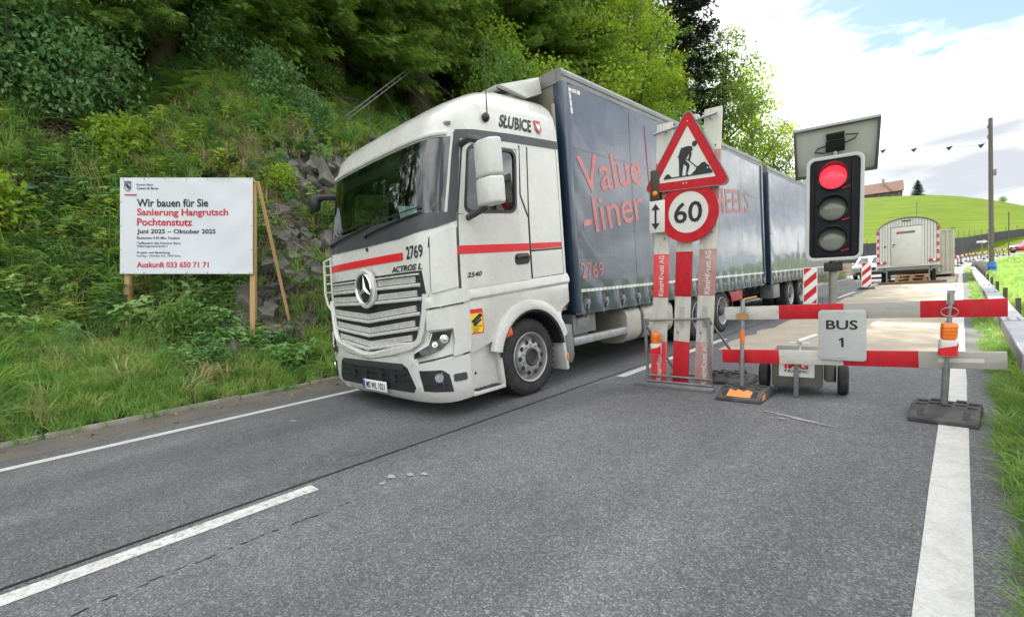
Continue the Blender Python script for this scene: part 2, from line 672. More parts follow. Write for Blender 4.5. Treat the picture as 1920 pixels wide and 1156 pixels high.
TAR = mat('tar_joint', (0.012, 0.012, 0.013), 0.55, vary=0.3, vscale=12)
ribbon('road_marking', -6.32, -6.19, -14, 60, PAINT, 0.004, 0.6, ragged=0.012)
ribbon('road_marking', -0.13, 0.035, -14, 110, PAINT, 0.004, 0.6, ragged=0.012)
for y0, y1 in ((-8.3, -4.6), (-2.3, 1.34), (5.4, 9.2), (12.9, 16.6), (20.5, 24.2), (28.1, 31.8)):
    ribbon('road_marking', -3.33, -3.20, y0, y1, WORN, 0.004, 0.04, ragged=0.035)
ribbon('road_joint', -3.424, -3.398, -14, 60, TAR, 0.003, 0.25, wob=0.03, ragged=0.012)
# hairline crack wandering along the lane, and two dribbles of spilt paint
q = MB()                                          # fine broken crack and a run of dark specks along the lane
for i in range(70):
    y = -2.2 + i * 0.055 + rnd.uniform(-.01, .01)
    x = -2.83 + 0.25 * fbm(y * 0.6, 3.3, 3) + rnd.uniform(-.012, .012)
    if rnd.random() < 0.35:
        continue
    l, w = rnd.uniform(0.01, 0.035), rnd.uniform(0.003, 0.007)
    a = rnd.uniform(-.3, .3)
    q.add([(x + w * math.cos(t) - l * a * math.sin(t), y + l * math.sin(t), GRADE * (y + l * math.sin(t)) + 0.003) for t in np.linspace(0, 6.283, 8)[:-1]], [tuple(range(7))])
ck = q.build('road_crack', TAR, smooth=0, fix=False)
ck['kind'] = 'structure'
sp = MB()
for cx, cy, r in ((-2.95, 1.76, 0.035), (-2.86, 1.86, 0.028), (-2.90, 1.66, 0.022), (-2.78, 1.93, 0.03), (-1.10, 4.42, 0.03), (-5.36, 1.95, 0.03)):
    k = 11
    sp.add([(cx + r * (1.5 if i % 3 else 0.8) * rnd.uniform(0.7, 1.2) * math.cos(6.283 * i / k), cy + r * rnd.uniform(0.6, 1.6) * math.sin(6.283 * i / k), GRADE * (cy) + 0.006) for i in range(k)], [tuple(range(k))])
for i in range(3):
    x, y = -1.3 + 0.13 * i, 4.62 - 0.06 * i
    sp.add([fromR(q) for q in ((x, y, 0.005), (x + 0.34, y - 0.10, 0.005), (x + 0.33, y - 0.085, 0.005), (x + 0.02, y + 0.02, 0.005))], [(0, 1, 2, 3)])
spo = sp.build('road_marking', mat('faded_paint', (0.36, 0.36, 0.35), 0.8, vary=0.25, vscale=30, fine=0.5, dirt=0.6, dcol=(0.14, 0.14, 0.145), dscale=30), smooth=0, fix=False)
struct(spo)

# kerb of separate concrete stones
CONC = mat('concrete', (0.27, 0.255, 0.225), 0.88, vary=0.22, vscale=4, bump=0.4, bscale=50, dirt=0.6, dcol=(0.12, 0.105, 0.08), dscale=5)
kerb = struct(MB().box((0, 0, 0), (0.05, 60, 0.06)).build('kerb', CONC, smooth=0))
kerb.rotation_euler = (A, 0, 0)
kerb.location = fromR((-7.445, 16, -0.02))
ks = MB().box((0, 0, 0), (0.065, 0.985, 0.15)).build('kerb_stone', CONC, kerb, bevel=0.012)
for i in range(46):
    o = ks if i == 0 else part_copy(ks, kerb)
    o.location = (0.005 + rnd.uniform(-0.008, 0.008), -24.5 + i, rnd.uniform(-0.008, 0.012))
    o.rotation_euler = (0, rnd.uniform(-0.03, 0.03), rnd.uniform(-0.008, 0.008))


# earth, rock and grass on the bank
def bank_mat():
    m = bpy.data.materials.new('bank_earth')
    m.use_nodes = True
    nt = m.node_tree
    p = nt.nodes['Principled BSDF']
    t = nt.nodes.new('ShaderNodeTexCoord').outputs['Object']
    at = nt.nodes.new('ShaderNodeAttribute')
    at.attribute_name = 'rock'
    layers = noise(nt, mapping(nt, t, scale=(0.8, 0.8, 2.4), rot=(0.45, 0.3, 0)), 3.4, 9, 0.74, 0.5)
    rock = ramp(nt, layers, [(0.28, (0.03, 0.028, 0.026)), (0.42, (0.08, 0.075, 0.068)), (0.55, (0.165, 0.155, 0.142)), (0.68, (0.27, 0.26, 0.24)), (0.8, (0.11, 0.09, 0.07))])
    soil = ramp(nt, noise(nt, t, 3.5, 7, 0.68), [(0.3, (0.022, 0.018, 0.012)), (0.5, (0.06, 0.045, 0.027)), (0.68, (0.035, 0.05, 0.016)), (0.8, (0.11, 0.085, 0.05))])
    c = mixc(nt, at.outputs['Fac'], soil, rock)
    nt.links.new(c, p.inputs['Base Color'])
    p.inputs['Roughness'].default_value = 0.95
    p.inputs['Specular IOR Level'].default_value = 0.2
    b = nt.nodes.new('ShaderNodeBump')
    b.inputs['Strength'].default_value = 1.0
    b.inputs['Distance'].default_value = 0.14
    nt.links.new(layers, b.inputs['Height'])
    nt.links.new(b.outputs[0], p.inputs['Normal'])
    return m


def make_bank():
    ds = [0, 0.12, 0.3] + [0.3 + 0.12 * i for i in range(1, 8)] + [1.2 + 0.075 * i for i in range(46)] + [4.65 + 0.16 * i for i in range(27)] + [9 + 0.8 * i for i in range(60)]
    ys = [-16 + 1.0 * i for i in range(13)] + [-3.6 + 0.16 * i for i in range(30)] + [1.2 + 0.085 * i for i in range(72)] + [7.4 + 0.16 * i for i in range(42)] + [14.2 + 0.8 * i for i in range(150)]
    vs, rk = [], []
    for y in ys:
        for d in ds:
            r = rockiness(d, y)
            h = bank_h(d, y)
            off = 0.0
            if r > 0.01:
                lay = fbm(d * 1.1 + y * 0.25, h * 2.6 + 2, 5)
                st = math.floor((h + 0.9 * fbm(d * 0.6, y * 0.8, 3)) * 3.1) / 3.1 - h
                off = r * (0.9 * lay + 0.35 * st + 0.9 * abs(fbm(d * 2.6, y * 2.9 + h * 2, 5)))
            x = KERB_X - 0.02 + bend(y) - d + off * 0.8
            vs.append((x, y, road_z(y) + h + off * 0.45))
            rk.append(r)
    n = len(ds)
    fs = [(j * n + i, (j + 1) * n + i, (j + 1) * n + i + 1, j * n + i + 1) for j in range(len(ys) - 1) for i in range(n - 1)]
    mb = MB().add(vs, fs)
    o = mb.build('hillside', bank_mat(), smooth=60, fix=False)
    a = o.data.attributes.new('rock', 'FLOAT', 'POINT')
    a.data.foreach_set('value', rk)
    return struct(o)


make_bank()

MEADOW = mat('meadow_turf', (0.085, 0.135, 0.012), 0.95, vary=0.38, vscale=0.35, bump=1.0, bscale=3.0, dirt=0.6, dcol=(0.16, 0.17, 0.02), dscale=0.5, spec=0.03, fine=0.5, stretch=(0.3, 1, 1))
VERGE = mat('verge_earth', (0.05, 0.065, 0.02), 0.95, vary=0.4, vscale=3, bump=0.8, bscale=20, dirt=0.5, dcol=(0.08, 0.06, 0.035), spec=0.15)


def hill_z(x, y):
    """The grassy hill beyond the bend, and the fields out to the horizon."""
    base = GRADE * min(y, 128) + 0.0002 * max(0, min(y, 128) - 50) ** 2
    c = 52.5 - 0.12 * max(0, x + 30) - 0.012 * max(0, x + 12) ** 1.9 if x > -30 else 52.5 + 0.05 * (-30 - x)
    c = max(c, 20.0)
    prof = smooth(100, 240, y) * 0.55 + 0.45 * min(1, max(0, (y - 118) / 112.0))
    far = 1 - 0.75 * smooth(262, 600, y)
    z = base + (c - base) * prof if y > 100 else base
    return (z if y < 262 else base + (z - base) * far) + 0.8 * fbm(x * 0.03, y * 0.03, 3)


def make_ground():
    # one sheet under everything, out to the horizon
    xs = [-1500, -700, -350, -180, -110] + [-80 + 5 * i for i in range(37)] + [130, 200, 400, 800, 1500]
    ys = [-400, -150, -60, -20] + [4 * i for i in range(0, 30)] + [120 + 6 * i for i in range(34)] + [340, 400, 500, 700, 1100, 1800]
    vs = []
    for y in ys:
        for x in xs:
            if y <= 100:
                z = road_z(max(y, -60)) if y > -60 else road_z(-60) + 0.02 * (y + 60)
            else:
                z = hill_z(x, y)
            if y <= 108 and abs(x - bend(y)) < 14:
                z -= 0.35
            elif y <= 108:
                z -= 0.06
            if x > 14 + bend(y) and y < 100:
                z -= 0.05 * (x - 14 - bend(y))
            vs.append((x, y, z))
    n = len(xs)
    fs = [(j * n + i, j * n + i + 1, (j + 1) * n + i + 1, (j + 1) * n + i) for j in range(len(ys) - 1) for i in range(n - 1)]
    return struct(MB().add(vs, fs).build('ground', MEADOW, smooth=60, fix=False))


make_ground()


def make_verge():
    xs = [0.40, 0.55, 0.8, 1.2, 1.8, 2.6, 3.6, 5, 7, 10, 14, 20]
    ys = [-14 + 0.5 * i for i in range(80)] + [26 + 2 * i for i in range(52)]
    vs = []
    for y in ys:
        for x in xs:
            e = smooth(0.42, 1.0, x)
            vs.append((x + bend(y), y, road_z(y) - 0.01 + e * (0.03 + 0.10 * fbm(x * 0.8, y * 0.8, 3)) - 0.05 * max(0, x - 1.5) + 0.004 * max(0, x - 3) ** 1.5))
    n = len(xs)
    fs = [(j * n + i, j * n + i + 1, (j + 1) * n + i + 1, (j + 1) * n + i) for j in range(len(ys) - 1) for i in range(n - 1)]
    return struct(MB().add(vs, fs).build('verge', VERGE, smooth=60, fix=False))


make_verge()
# ------------------------------------------------------------------ the lorry
# cab skin: s runs along the plan outline from the centre of the nose (0) round the corner to the rear wall (S_END); z is height
_PL = [(0, .200), (.35, .203), (.70, .215), (.95, .245), (1.08, .285), (1.17, .35), (1.22, .44), (1.245, .56), (1.25, .70), (1.25, 2.32)]
_PS = [0.0]
for _i in range(1, len(_PL)):
    _PS.append(_PS[-1] + math.hypot(_PL[_i][0] - _PL[_i - 1][0], _PL[_i][1] - _PL[_i - 1][1]))
S_END = _PS[-1]
_ZF = [(.18, .25), (.27, .16), (.70, .14), (.80, .18), (1.5, .19), (1.88, .21), (2.1, .235), (2.7, .36), (2.95, .42), (3.1, .48), (3.22, .58), (3.36, .78), (3.5, 1.05), (3.60, 1.36), (3.66, 1.72), (3.68, 2.0)]
_ZX = [(.18, 1.22), (.3, 1.25), (2.9, 1.25), (3.1, 1.24), (3.3, 1.21), (3.42, 1.16), (3.52, 1.08), (3.60, .99), (3.66, .88), (3.68, .78)]


def lerp_t(t, x):
    if x <= t[0][0]:
        return t[0][1]
    for (a, u), (b, w) in zip(t, t[1:]):
        if x <= b:
            return u + (w - u) * (x - a) / (b - a)
    return t[-1][1]


def cabS(s, z):
    q = min(abs(s), S_END)
    x = lerp_t(list(zip(_PS, [p[0] for p in _PL])), q)
    y = lerp_t(list(zip(_PS, [p[1] for p in _PL])), q)
    k = (2.32 - lerp_t(_ZF, z)) / 2.12
    yy = 2.32 - (2.32 - y) * k
    return (math.copysign(x * lerp_t(_ZX, z) / 1.25, s), yy, (z if z < 3.1 else 3.1 + (z - 3.1) * 0.86) + 0.06 * max(0.0, yy - 0.55))
def cabN(s, z):
    e = 0.004
    a, b = Vector(cabS(s - e, z)), Vector(cabS(s + e, z))
    c, d = Vector(cabS(s, z - e)), Vector(cabS(s, z + e))
    n = (b - a).cross(d - c)
    return n.normalized() if n.length > 1e-9 else Vector((0, -1, 0))


def cabP(s, z, off=0.0):
    return Vector(cabS(s, z)) + cabN(s, z) * off


def patch(name, poly, m, parent, off=0.006, thick=0.012, cell=0.07, label=None):
    """A panel that follows the cab skin: outline in (s, z), lifted off the skin and with a turned-in rim."""
    pts, n = [], len(poly)
    for i, (a, b) in enumerate(poly):
        c, d = poly[(i + 1) % n]
        k = max(1, int(math.hypot(c - a, d - b) / cell))
        pts += [(a + (c - a) * t / k, b + (d - b) * t / k) for t in range(k)]
    nb = len(pts)
    xs, zs = [p[0] for p in pts], [p[1] for p in pts]

    def inside(x, y):
        r = False
        for i in range(nb):
            (x1, y1), (x2, y2) = pts[i], pts[(i + 1) % nb]
            if (y1 > y) != (y2 > y) and x < (x2 - x1) * (y - y1) / (y2 - y1) + x1:
                r = not r
        return r
    ins = []
    x = min(xs) + cell * 0.5
    while x < max(xs):
        z = min(zs) + cell * 0.5
        while z < max(zs):
            if inside(x, z) and min((x - p[0]) ** 2 + (z - p[1]) ** 2 for p in pts) > (cell * 0.4) ** 2:
                ins.append((x, z))
            z += cell
        x += cell
    al = [Vector(p) for p in pts + ins]
    vo, _, fo, *_ = delaunay_2d_cdt(al, [], [list(range(nb))], 1, 1e-6)
    mb = MB()
    mb.add([cabP(v[0], v[1], off) for v in vo], [tuple(f) for f in fo])
    if thick:
        o = [cabP(a, b, off) for a, b in pts]
        i_ = [cabP(a, b, off - thick) for a, b in pts]
        mb.add(o + i_, [(k, (k + 1) % nb, nb + (k + 1) % nb, nb + k) for k in range(nb)])
    return mb.build(name, m, parent, smooth=50, label=label)


def sym(poly):
    return [(-a, b) for a, b in reversed(poly)]


def bar_on_skin(mb, s0, s1, zf, h, prot, n=24, base=-0.01, end=0.0):
    """A moulded bar running along the skin, centre height zf(s)."""
    vs = []
    for i in range(n + 1):
        s = s0 + (s1 - s0) * i / n
        z = zf(s)
        pr = prot * (1 if 0 < i < n else 1 - end)
        vs += [cabP(s, z - h / 2, base), cabP(s, z - h / 2, pr * 0.7), cabP(s, z - h * 0.2, pr), cabP(s, z + h * 0.3, pr), cabP(s, z + h / 2, pr * 0.75), cabP(s, z + h / 2, base)]
    fs = []
    for i in range(n):
        for k in range(5):
            fs.append((i * 6 + k, (i + 1) * 6 + k, (i + 1) * 6 + k + 1, i * 6 + k + 1))
    fs += [tuple(range(6)), tuple(reversed(range(n * 6, n * 6 + 6)))]
    return mb.add(vs, fs)


truck = thing('truck', 'white and navy curtain-sided lorry with red stripe coming down the lane', 'lorry', (-4.91, 2.60, 0))
WIN_Z = (2.10, 2.86)

# --- cab skin with the openings left out
S_LIST = sorted(set([-x for x in (0, .2, .4, .6, .8, .95, 1.05, 1.13, 1.20, 1.25, 1.30, 1.36, 1.42, 1.50, 1.54, 1.7, 1.9, 2.1, 2.29, 2.42, 2.7, 2.95, S_END)] +
                    [0, .2, .4, .6, .8, .95, 1.05, 1.13, 1.20, 1.25, 1.30, 1.36, 1.42, 1.50, 1.54, 1.7, 1.9, 2.1, 2.29, 2.42, 2.7, 2.95, S_END]))
Z_LIST = [1.28, 1.5, 1.7, 1.9, 2.10, 2.12, 2.3, 2.5, 2.7, 2.77, 2.86, 2.93, 3.0, 3.06, 3.12, 3.18, 3.24, 3.30, 3.36, 3.43, 3.50, 3.55, 3.60, 3.63, 3.66, 3.68]


def cab_skip(i, j):
    s = (S_LIST[i] + S_LIST[i + 1]) / 2
    z = (Z_LIST[j] + Z_LIST[j + 1]) / 2
    if abs(s) < 1.30 and 2.10 < z < 2.86:
        return True
    return 1.54 < abs(s) < 2.29 and 2.12 < z < 2.77


mb = MB()
mb.grid(lambda s, z: cabP(s, z), S_LIST, Z_LIST, skip=cab_skip)
ring = [Vector(cabS(s, 3.68)) for s in S_LIST]
cen = Vector((0, 1.95, 3.66))
r2 = [p.lerp(cen, 0.45) + Vector((0, 0, 0.022)) for p in ring]
n = len(ring)
mb.add(ring + r2 + [cen], [(i, i + 1, n + i + 1, n + i) for i in range(n - 1)] + [(n + i, n + i + 1, 2 * n) for i in range(n - 1)])
LOW_S = [s for s in S_LIST if abs(s) < 1.5]
LOW_Z = [.18, .22, .27, .34, .45, .58, .70, .76, .80, .9, 1.05, 1.2, 1.28]
mb.grid(lambda s, z: cabP(s, z), LOW_S, LOW_Z)
back = [Vector(cabS(-S_END, z)) for z in Z_LIST] + [Vector(cabS(S_END, z)) for z in reversed(Z_LIST)]
mb.add(back, [tuple(range(len(back)))])
cab = mb.build('cab', WHITE, truck, smooth=40)
LINING = mat('cab_lining', (0.028, 0.027, 0.027), 0.8, vary=0.3)
mb = MB()
mb.grid(lambda s, z: cabP(s, z, -0.05), [s for s in S_LIST if abs(s) < 3.0], [z for z in Z_LIST if z < 3.4], skip=cab_skip)
mb.b2((-1.15, 0.45, 1.36), (1.15, 2.25, 1.42))
mb.b2((-1.15, 2.20, 1.36), (1.15, 2.24, 3.4))
mb.build('cab_lining', LINING, cab, smooth=40)

# --- inside
dash = MB()
dash.prism([(0.30, 1.75), (0.33, 2.02), (0.55, 2.09), (0.80, 2.05), (0.92, 1.75)], 'x', -1.12, 1.12)
dash.build('dashboard', mat('dashboard', (0.03, 0.03, 0.032), 0.6), cab, bevel=0.02)
SEATM = mat('seat_cloth', (0.05, 0.05, 0.055), 0.85, vary=0.3)
for x in (-0.72, 0.68):
    sb = MB()
    sb.box((x, 1.45, 1.72), (0.52, 0.52, 0.16))
    sb.box((x, 1.74, 2.10), (0.50, 0.14, 0.72), (-0.15, 0, 0))
    sb.box((x, 1.80, 2.56), (0.28, 0.11, 0.22), (-0.1, 0, 0))
    sb.build('seat', SEATM, cab, bevel=0.04)
sw = MB()
sw.tube([(0.68 + 0.23 * math.cos(a), 1.02 + 0.20 * math.sin(a) * 0.75, 2.06 + 0.20 * math.sin(a) * 0.75) for a in np.linspace(0, 2 * math.pi, 25)[:-1]], 0.016, 6, closed=True)
sw.cyl((0.68, 0.85, 1.85), (0.68, 1.02, 2.06), 0.03, 0.05, 10)
sw.box((0.68, 1.02, 2.06), (0.42, 0.05, 0.05), (0.78, 0, 0))
sw.build('steering_wheel', BLACK, cab)
MB().box((0.52, 0.50, 2.19), (0.36, 0.012, 0.19), (0.35, 0.20, 0.0)).build('paper_sheet', mat('paper', (0.62, 0.72, 0.72), 0.7), cab, label='pale sheet of paper standing behind the windscreen')
ov = MB()
ov.ell((0.78, 1.50, 2.28), (0.16, 0.10, 0.22), 12, 8)
ov.build('orange_cover', mat('orange_cloth', (0.35, 0.10, 0.02), 0.8), cab)
cu = MB()
cu.b2((-1.08, 0.5, 2.72), (1.1, 0.56, 2.88))
cu.build('sun_blind', BLACK, cab, bevel=0.01)
for x, h in ((0.18, 0.16), (-0.35, 0.12), (-0.1, 0.10)):
    MB().box((x, 0.55, 2.10 + h / 2), (0.09, 0.05, h)).build('dash_device', mat('device', (0.06, 0.10, 0.10), 0.3), cab, bevel=0.01)

# --- glass
GLASS = glass_mat('tinted_glass', (0.66, 0.80, 0.74), 0.54)
patch('windscreen', [(-1.31, 2.085), (1.31, 2.085), (1.31, 2.875), (-1.31, 2.875)], GLASS, cab, off=-0.004, thick=0, cell=0.08)
frame_out = lambda sg: [(sg * a, b) for a, b in rrect(0.80, 0.71, 0.09, 5, 1.915, 2.445)]
frame_in = lambda sg: [(sg * a, b) for a, b in rrect(0.735, 0.645, 0.07, 5, 1.915, 2.445)]
for sg in (1, -1):
    fo, fi = frame_out(sg), frame_in(sg)
    mb = MB()
    N_ = len(fo)
    mb.add([cabP(*p, 0.000) for p in fo] + [cabP(*p, 0.010) for p in fo] + [cabP(*p, 0.010) for p in fi] + [cabP(*p, -0.02) for p in fi],
           [(r * N_ + k, r * N_ + (k + 1) % N_, (r + 1) * N_ + (k + 1) % N_, (r + 1) * N_ + k) for r in range(3) for k in range(N_)])
    wf = mb.build('side_window', BLACK, cab, smooth=40)
    patch('window_pane', fi, glass_mat('side_glass', (0.30, 0.36, 0.38), 0.5), wf, off=-0.008, thick=0, cell=0.2)

# --- dark trim: base of the windscreen, pillars, band over the doors
patch('windscreen_sill', [(-1.42, 1.915), (-.7, 1.895), (0, 1.885), (.7, 1.895), (1.20, 1.95), (1.42, 2.02), (1.42, 2.10), (1.30, 2.10), (-1.30, 2.10), (-1.42, 2.10)], DARK, cab, 0.008, 0.014, 0.08)
for sg in (1, -1):
    pl = [(1.30, 2.10), (1.425, 2.10), (1.415, 2.83), (1.36, 2.93), (1.325, 2.90), (1.315, 2.6)]
    patch('windscreen_pillar', pl if sg > 0 else sym(pl), DARK, cab, 0.008, 0.014, 0.07)
    tr_ = [(1.285, 2.10), (1.31, 2.10), (1.318, 2.6), (1.325, 2.88), (1.30, 2.88)]
    patch('pillar_trim', tr_ if sg > 0 else sym(tr_), WHITE, cab, 0.009, 0.02, 0.08)
    bd = [(1.34, 2.93), (1.415, 2.845), (1.55, 2.865), (2.2, 2.885), (3.17, 2.885), (3.17, 2.98), (2.2, 2.975), (1.6, 2.955)]
    patch('door_band', bd if sg > 0 else sym(bd), DARK, cab, 0.008, 0.014, 0.1)
mb = MB()
bar_on_skin(mb, -1.25, 1.25, lambda s: 2.895, 0.045, 0.03, 30)
mb.build('windscreen_visor', WHITE, cab)
for a, b, c in ((-0.9, 0.15, 2.14), (0.05, 1.05, 2.14)):
    w = MB()
    w.tube([cabP(a + (b - a) * t, c - 0.13 + 0.10 * t, 0.03) for t in np.linspace(0, 1, 8)], 0.011, 6)
    w.tube([cabP(a + (b - a) * (0.25 + 0.72 * t), c - 0.02 + 0.05 * t, 0.02) for t in np.linspace(0, 1, 8)], 0.008, 5)
    w.ell(cabP(a, c - 0.13, 0.02), (0.035, 0.03, 0.03), 8, 6)
    w.build('wiper', BLACK, cab)

# --- doors: raised skin with shut lines, handle and steps
for sg in (1, -1):
    dp = [(1.435, 1.315), (2.50, 1.315), (2.50, 2.05), (2.375, 2.30), (2.375, 2.80), (2.33, 2.865), (1.49, 2.835), (1.445, 2.78)]
    inner = rrect(0.83, 0.74, 0.09, 5, 1.915, 2.445)
    # lower panel and the frame round the pane are one moulding: build it as two patches sharing the look
    lo_ = [(1.435, 1.315), (2.50, 1.315), (2.50, 2.04), (2.34, 2.075), (1.53, 2.075), (1.44, 2.075)]
    door = patch('door', lo_ if sg > 0 else sym(lo_), WHITE, cab, 0.012, 0.02, 0.09)
    for q in ([(1.44, 2.085), (1.505, 2.085), (1.505, 2.82), (1.455, 2.80)], [(1.505, 2.81), (2.325, 2.81), (2.325, 2.865), (1.505, 2.835)], [(2.325, 2.085), (2.36, 2.085), (2.365, 2.80), (2.335, 2.865), (2.325, 2.865)]):
        patch('window_surround', q if sg > 0 else sym(q), WHITE, door, 0.012, 0.02, 0.09)
    hb = rrect(0.25, 0.125, 0.05, 4, 2.365, 1.565)
    patch('handle_cup', hb if sg > 0 else sym(hb), BLACK, door, 0.018, 0.01, 0.05)
    h = MB()
    h.tube([cabP(sg * (2.26 + 0.20 * t), 1.585 + 0.012 * math.sin(t * 3.1), 0.03 + 0.028 * math.sin(t * 3.14)) for t in np.linspace(0, 1, 9)], 0.018, 8)
    h.build('handle', DARK, door)
    pn = [(2.535, 1.66), (3.12, 1.66), (3.12, 2.84), (2.535, 2.84)]
    patch('side_locker', pn if sg > 0 else sym(pn), WHITE, cab, 0.010, 0.018, 0.1)
    pn = [(2.535, 1.33), (3.12, 1.33), (3.12, 1.635), (2.535, 1.635)]
    patch('locker_flap', pn if sg > 0 else sym(pn), WHITE, cab, 0.010, 0.018, 0.1)

# black strips that paint the gap shadow into the shut lines
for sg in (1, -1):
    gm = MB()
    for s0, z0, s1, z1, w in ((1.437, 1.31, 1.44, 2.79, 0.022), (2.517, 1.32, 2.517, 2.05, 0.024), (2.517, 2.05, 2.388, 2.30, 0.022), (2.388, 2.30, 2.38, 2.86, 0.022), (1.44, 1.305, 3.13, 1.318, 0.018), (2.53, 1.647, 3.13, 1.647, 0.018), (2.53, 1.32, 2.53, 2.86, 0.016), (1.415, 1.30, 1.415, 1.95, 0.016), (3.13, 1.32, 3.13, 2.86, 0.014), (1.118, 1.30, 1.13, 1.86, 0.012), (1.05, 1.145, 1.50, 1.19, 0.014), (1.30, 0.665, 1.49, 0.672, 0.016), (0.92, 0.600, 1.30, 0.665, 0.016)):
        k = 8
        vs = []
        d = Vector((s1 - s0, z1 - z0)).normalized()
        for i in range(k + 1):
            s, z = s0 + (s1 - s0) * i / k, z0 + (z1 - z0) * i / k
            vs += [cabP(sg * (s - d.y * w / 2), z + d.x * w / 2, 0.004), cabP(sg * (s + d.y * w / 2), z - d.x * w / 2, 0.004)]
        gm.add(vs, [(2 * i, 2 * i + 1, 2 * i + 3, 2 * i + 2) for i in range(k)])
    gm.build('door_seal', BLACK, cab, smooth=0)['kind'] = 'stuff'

# --- red stripes
SOFF = 0.018
patch('red_stripe', [(-1.30, 1.668), (.755, 1.668), (.755, 1.748), (-1.30, 1.755)], REDTAPE, cab, 0.005, 0.002, 0.08)
for sg in (1, -1):
    for q in ([(1.395, 1.675), (1.433, 1.675), (1.433, 1.762), (1.395, 1.764)],):
        patch('red_stripe', q if sg > 0 else sym(q), REDTAPE, cab, 0.006, 0.002, 0.08)
    q = [(1.437, 1.675), (2.498, 1.652), (2.498, 1.738), (1.437, 1.762)]
    patch('red_stripe', q if sg > 0 else sym(q), REDTAPE, cab, 0.016, 0.002, 0.08)
    q = [(2.538, 1.665), (3.12, 1.665), (3.12, 1.728), (2.538, 1.737)]
    patch('red_stripe', q if sg > 0 else sym(q), REDTAPE, cab, 0.014, 0.002, 0.08)

# --- nose: corner panels, grille, bumper
for sg in (1, -1):
    cp = [(1.125, 1.30), (1.395, 1.355), (1.40, 1.96), (1.28, 1.925), (1.14, 1.86)]
    patch('corner_panel', cp if sg > 0 else sym(cp), WHITE, cab, 0.03, 0.045, 0.07)
    cp = [(1.055, 1.15), (1.50, 1.20), (1.50, 1.30), (1.40, 1.33), (1.12, 1.275), (1.06, 1.25)]
    patch('corner_ledge', cp if sg > 0 else sym(cp), WHITE, cab, 0.05, 0.06, 0.07)
    cp = [(1.045, 0.93), (1.06, 1.13), (1.50, 1.18), (1.50, 0.68), (1.31, 0.655), (1.30, 0.94)]
    patch('lamp_surround', cp if sg > 0 else sym(cp), WHITE, cab, 0.034, 0.045, 0.07)

GR_OUT = [(1.02, 1.54), (1.06, 1.26), (0.97, 0.86), (0.82, 0.76), (0.14, 0.665)]
GRIM = mat('grille_black', (0.012, 0.012, 0.014), 0.6)
go = GR_OUT + [(-a, b) for a, b in reversed(GR_OUT)]
grille = patch('grille', list(reversed(go)), GRIM, truck, 0.006, 0.01, 0.09)
vdip = lambda z0, d: (lambda s: z0 - d * (1 - min(1, abs(s) / 0.95)))


def halfw(z):
    return lerp_t([(0.68, 0.55), (0.76, 0.80), (0.88, 0.92), (1.26, 1.02), (1.55, 1.0)], z)


MESHM = mat('grille_mesh', (0.52, 0.52, 0.49), 0.55, vary=0.12, vscale=12)
# (slat centre height at the end, dip at the middle), the mesh strip hangs under it
rows = [(1.535, 0.000, 1.46, 0.09), (1.37, -0.005, 1.305, 0.08), (1.215, 0.07, 1.145, 0.085), (1.075, 0.085, 1.005, 0.085), (0.935, 0.095, 0.865, 0.085)]
rows = [(1.425, 0.0), (1.285, 0.015), (1.135, 0.075), (0.985, 0.085), (0.84, 0.095)]
for zi, dip in rows:
    w = halfw(zi)
    mb = MB()
    for k in range(3):                                            # three louvres make one perforated strip
        bar_on_skin(mb, -w * 0.93, w * 0.93, (lambda s, zi=zi, dip=dip, k=k: vdip(zi + 0.050 - 0.0215 * k, dip)(s)), 0.0185, 0.018, 20, base=0.0)
    for s in np.linspace(-w * 0.88, w * 0.88, 7):
        zz = vdip(zi + 0.029, dip)(s)
        mb.box(cabP(s, zz, 0.010), (0.012, 0.012, 0.064))
    mb.build('grille_mesh', MESHM, grille, smooth=40)
for zi, dip in [(1.396, 0.0), (1.256, 0.015), (1.106, 0.075), (0.956, 0.085), (0.811, 0.095), (1.505, 0.0)]:
    w = halfw(zi) * 0.985
    mb = MB()
    bar_on_skin(mb, -w, w, vdip(zi, dip), 0.036 if zi < 1.45 else 0.02, 0.040, 26, end=0.5)
    mb.build('grille_slat', WHITE, grille, smooth=40)
# surround running down both sides and under the grille
for sg in (1, -1):
    mb = MB()
    path = [(1.06, 1.30), (1.055, 1.24), (1.03, 1.10), (0.985, 0.93), (0.94, 0.83), (0.84, 0.755), (0.5, 0.705), (0.13, 0.655), (0.0, 0.65)]
    vs = []
    for i, (s, z) in enumerate(path):
        a, b = path[max(0, i - 1)], path[min(len(path) - 1, i + 1)]
        t = Vector((b[0] - a[0], b[1] - a[1])).normalized()
        nn = Vector((t.y, -t.x))
        for q, o in ((-0.035, -0.01), (-0.03, 0.04), (0.012, 0.055), (0.04, 0.03), (0.045, -0.01)):
            vs.append(cabP(sg * (s - nn.x * q * -1), z + nn.y * q, o))
    mb.add(vs, [(i * 5 + k, (i + 1) * 5 + k, (i + 1) * 5 + k + 1, i * 5 + k + 1) for i in range(len(path) - 1) for k in range(4)])
    mb.build('grille_surround', WHITE, grille, smooth=50)

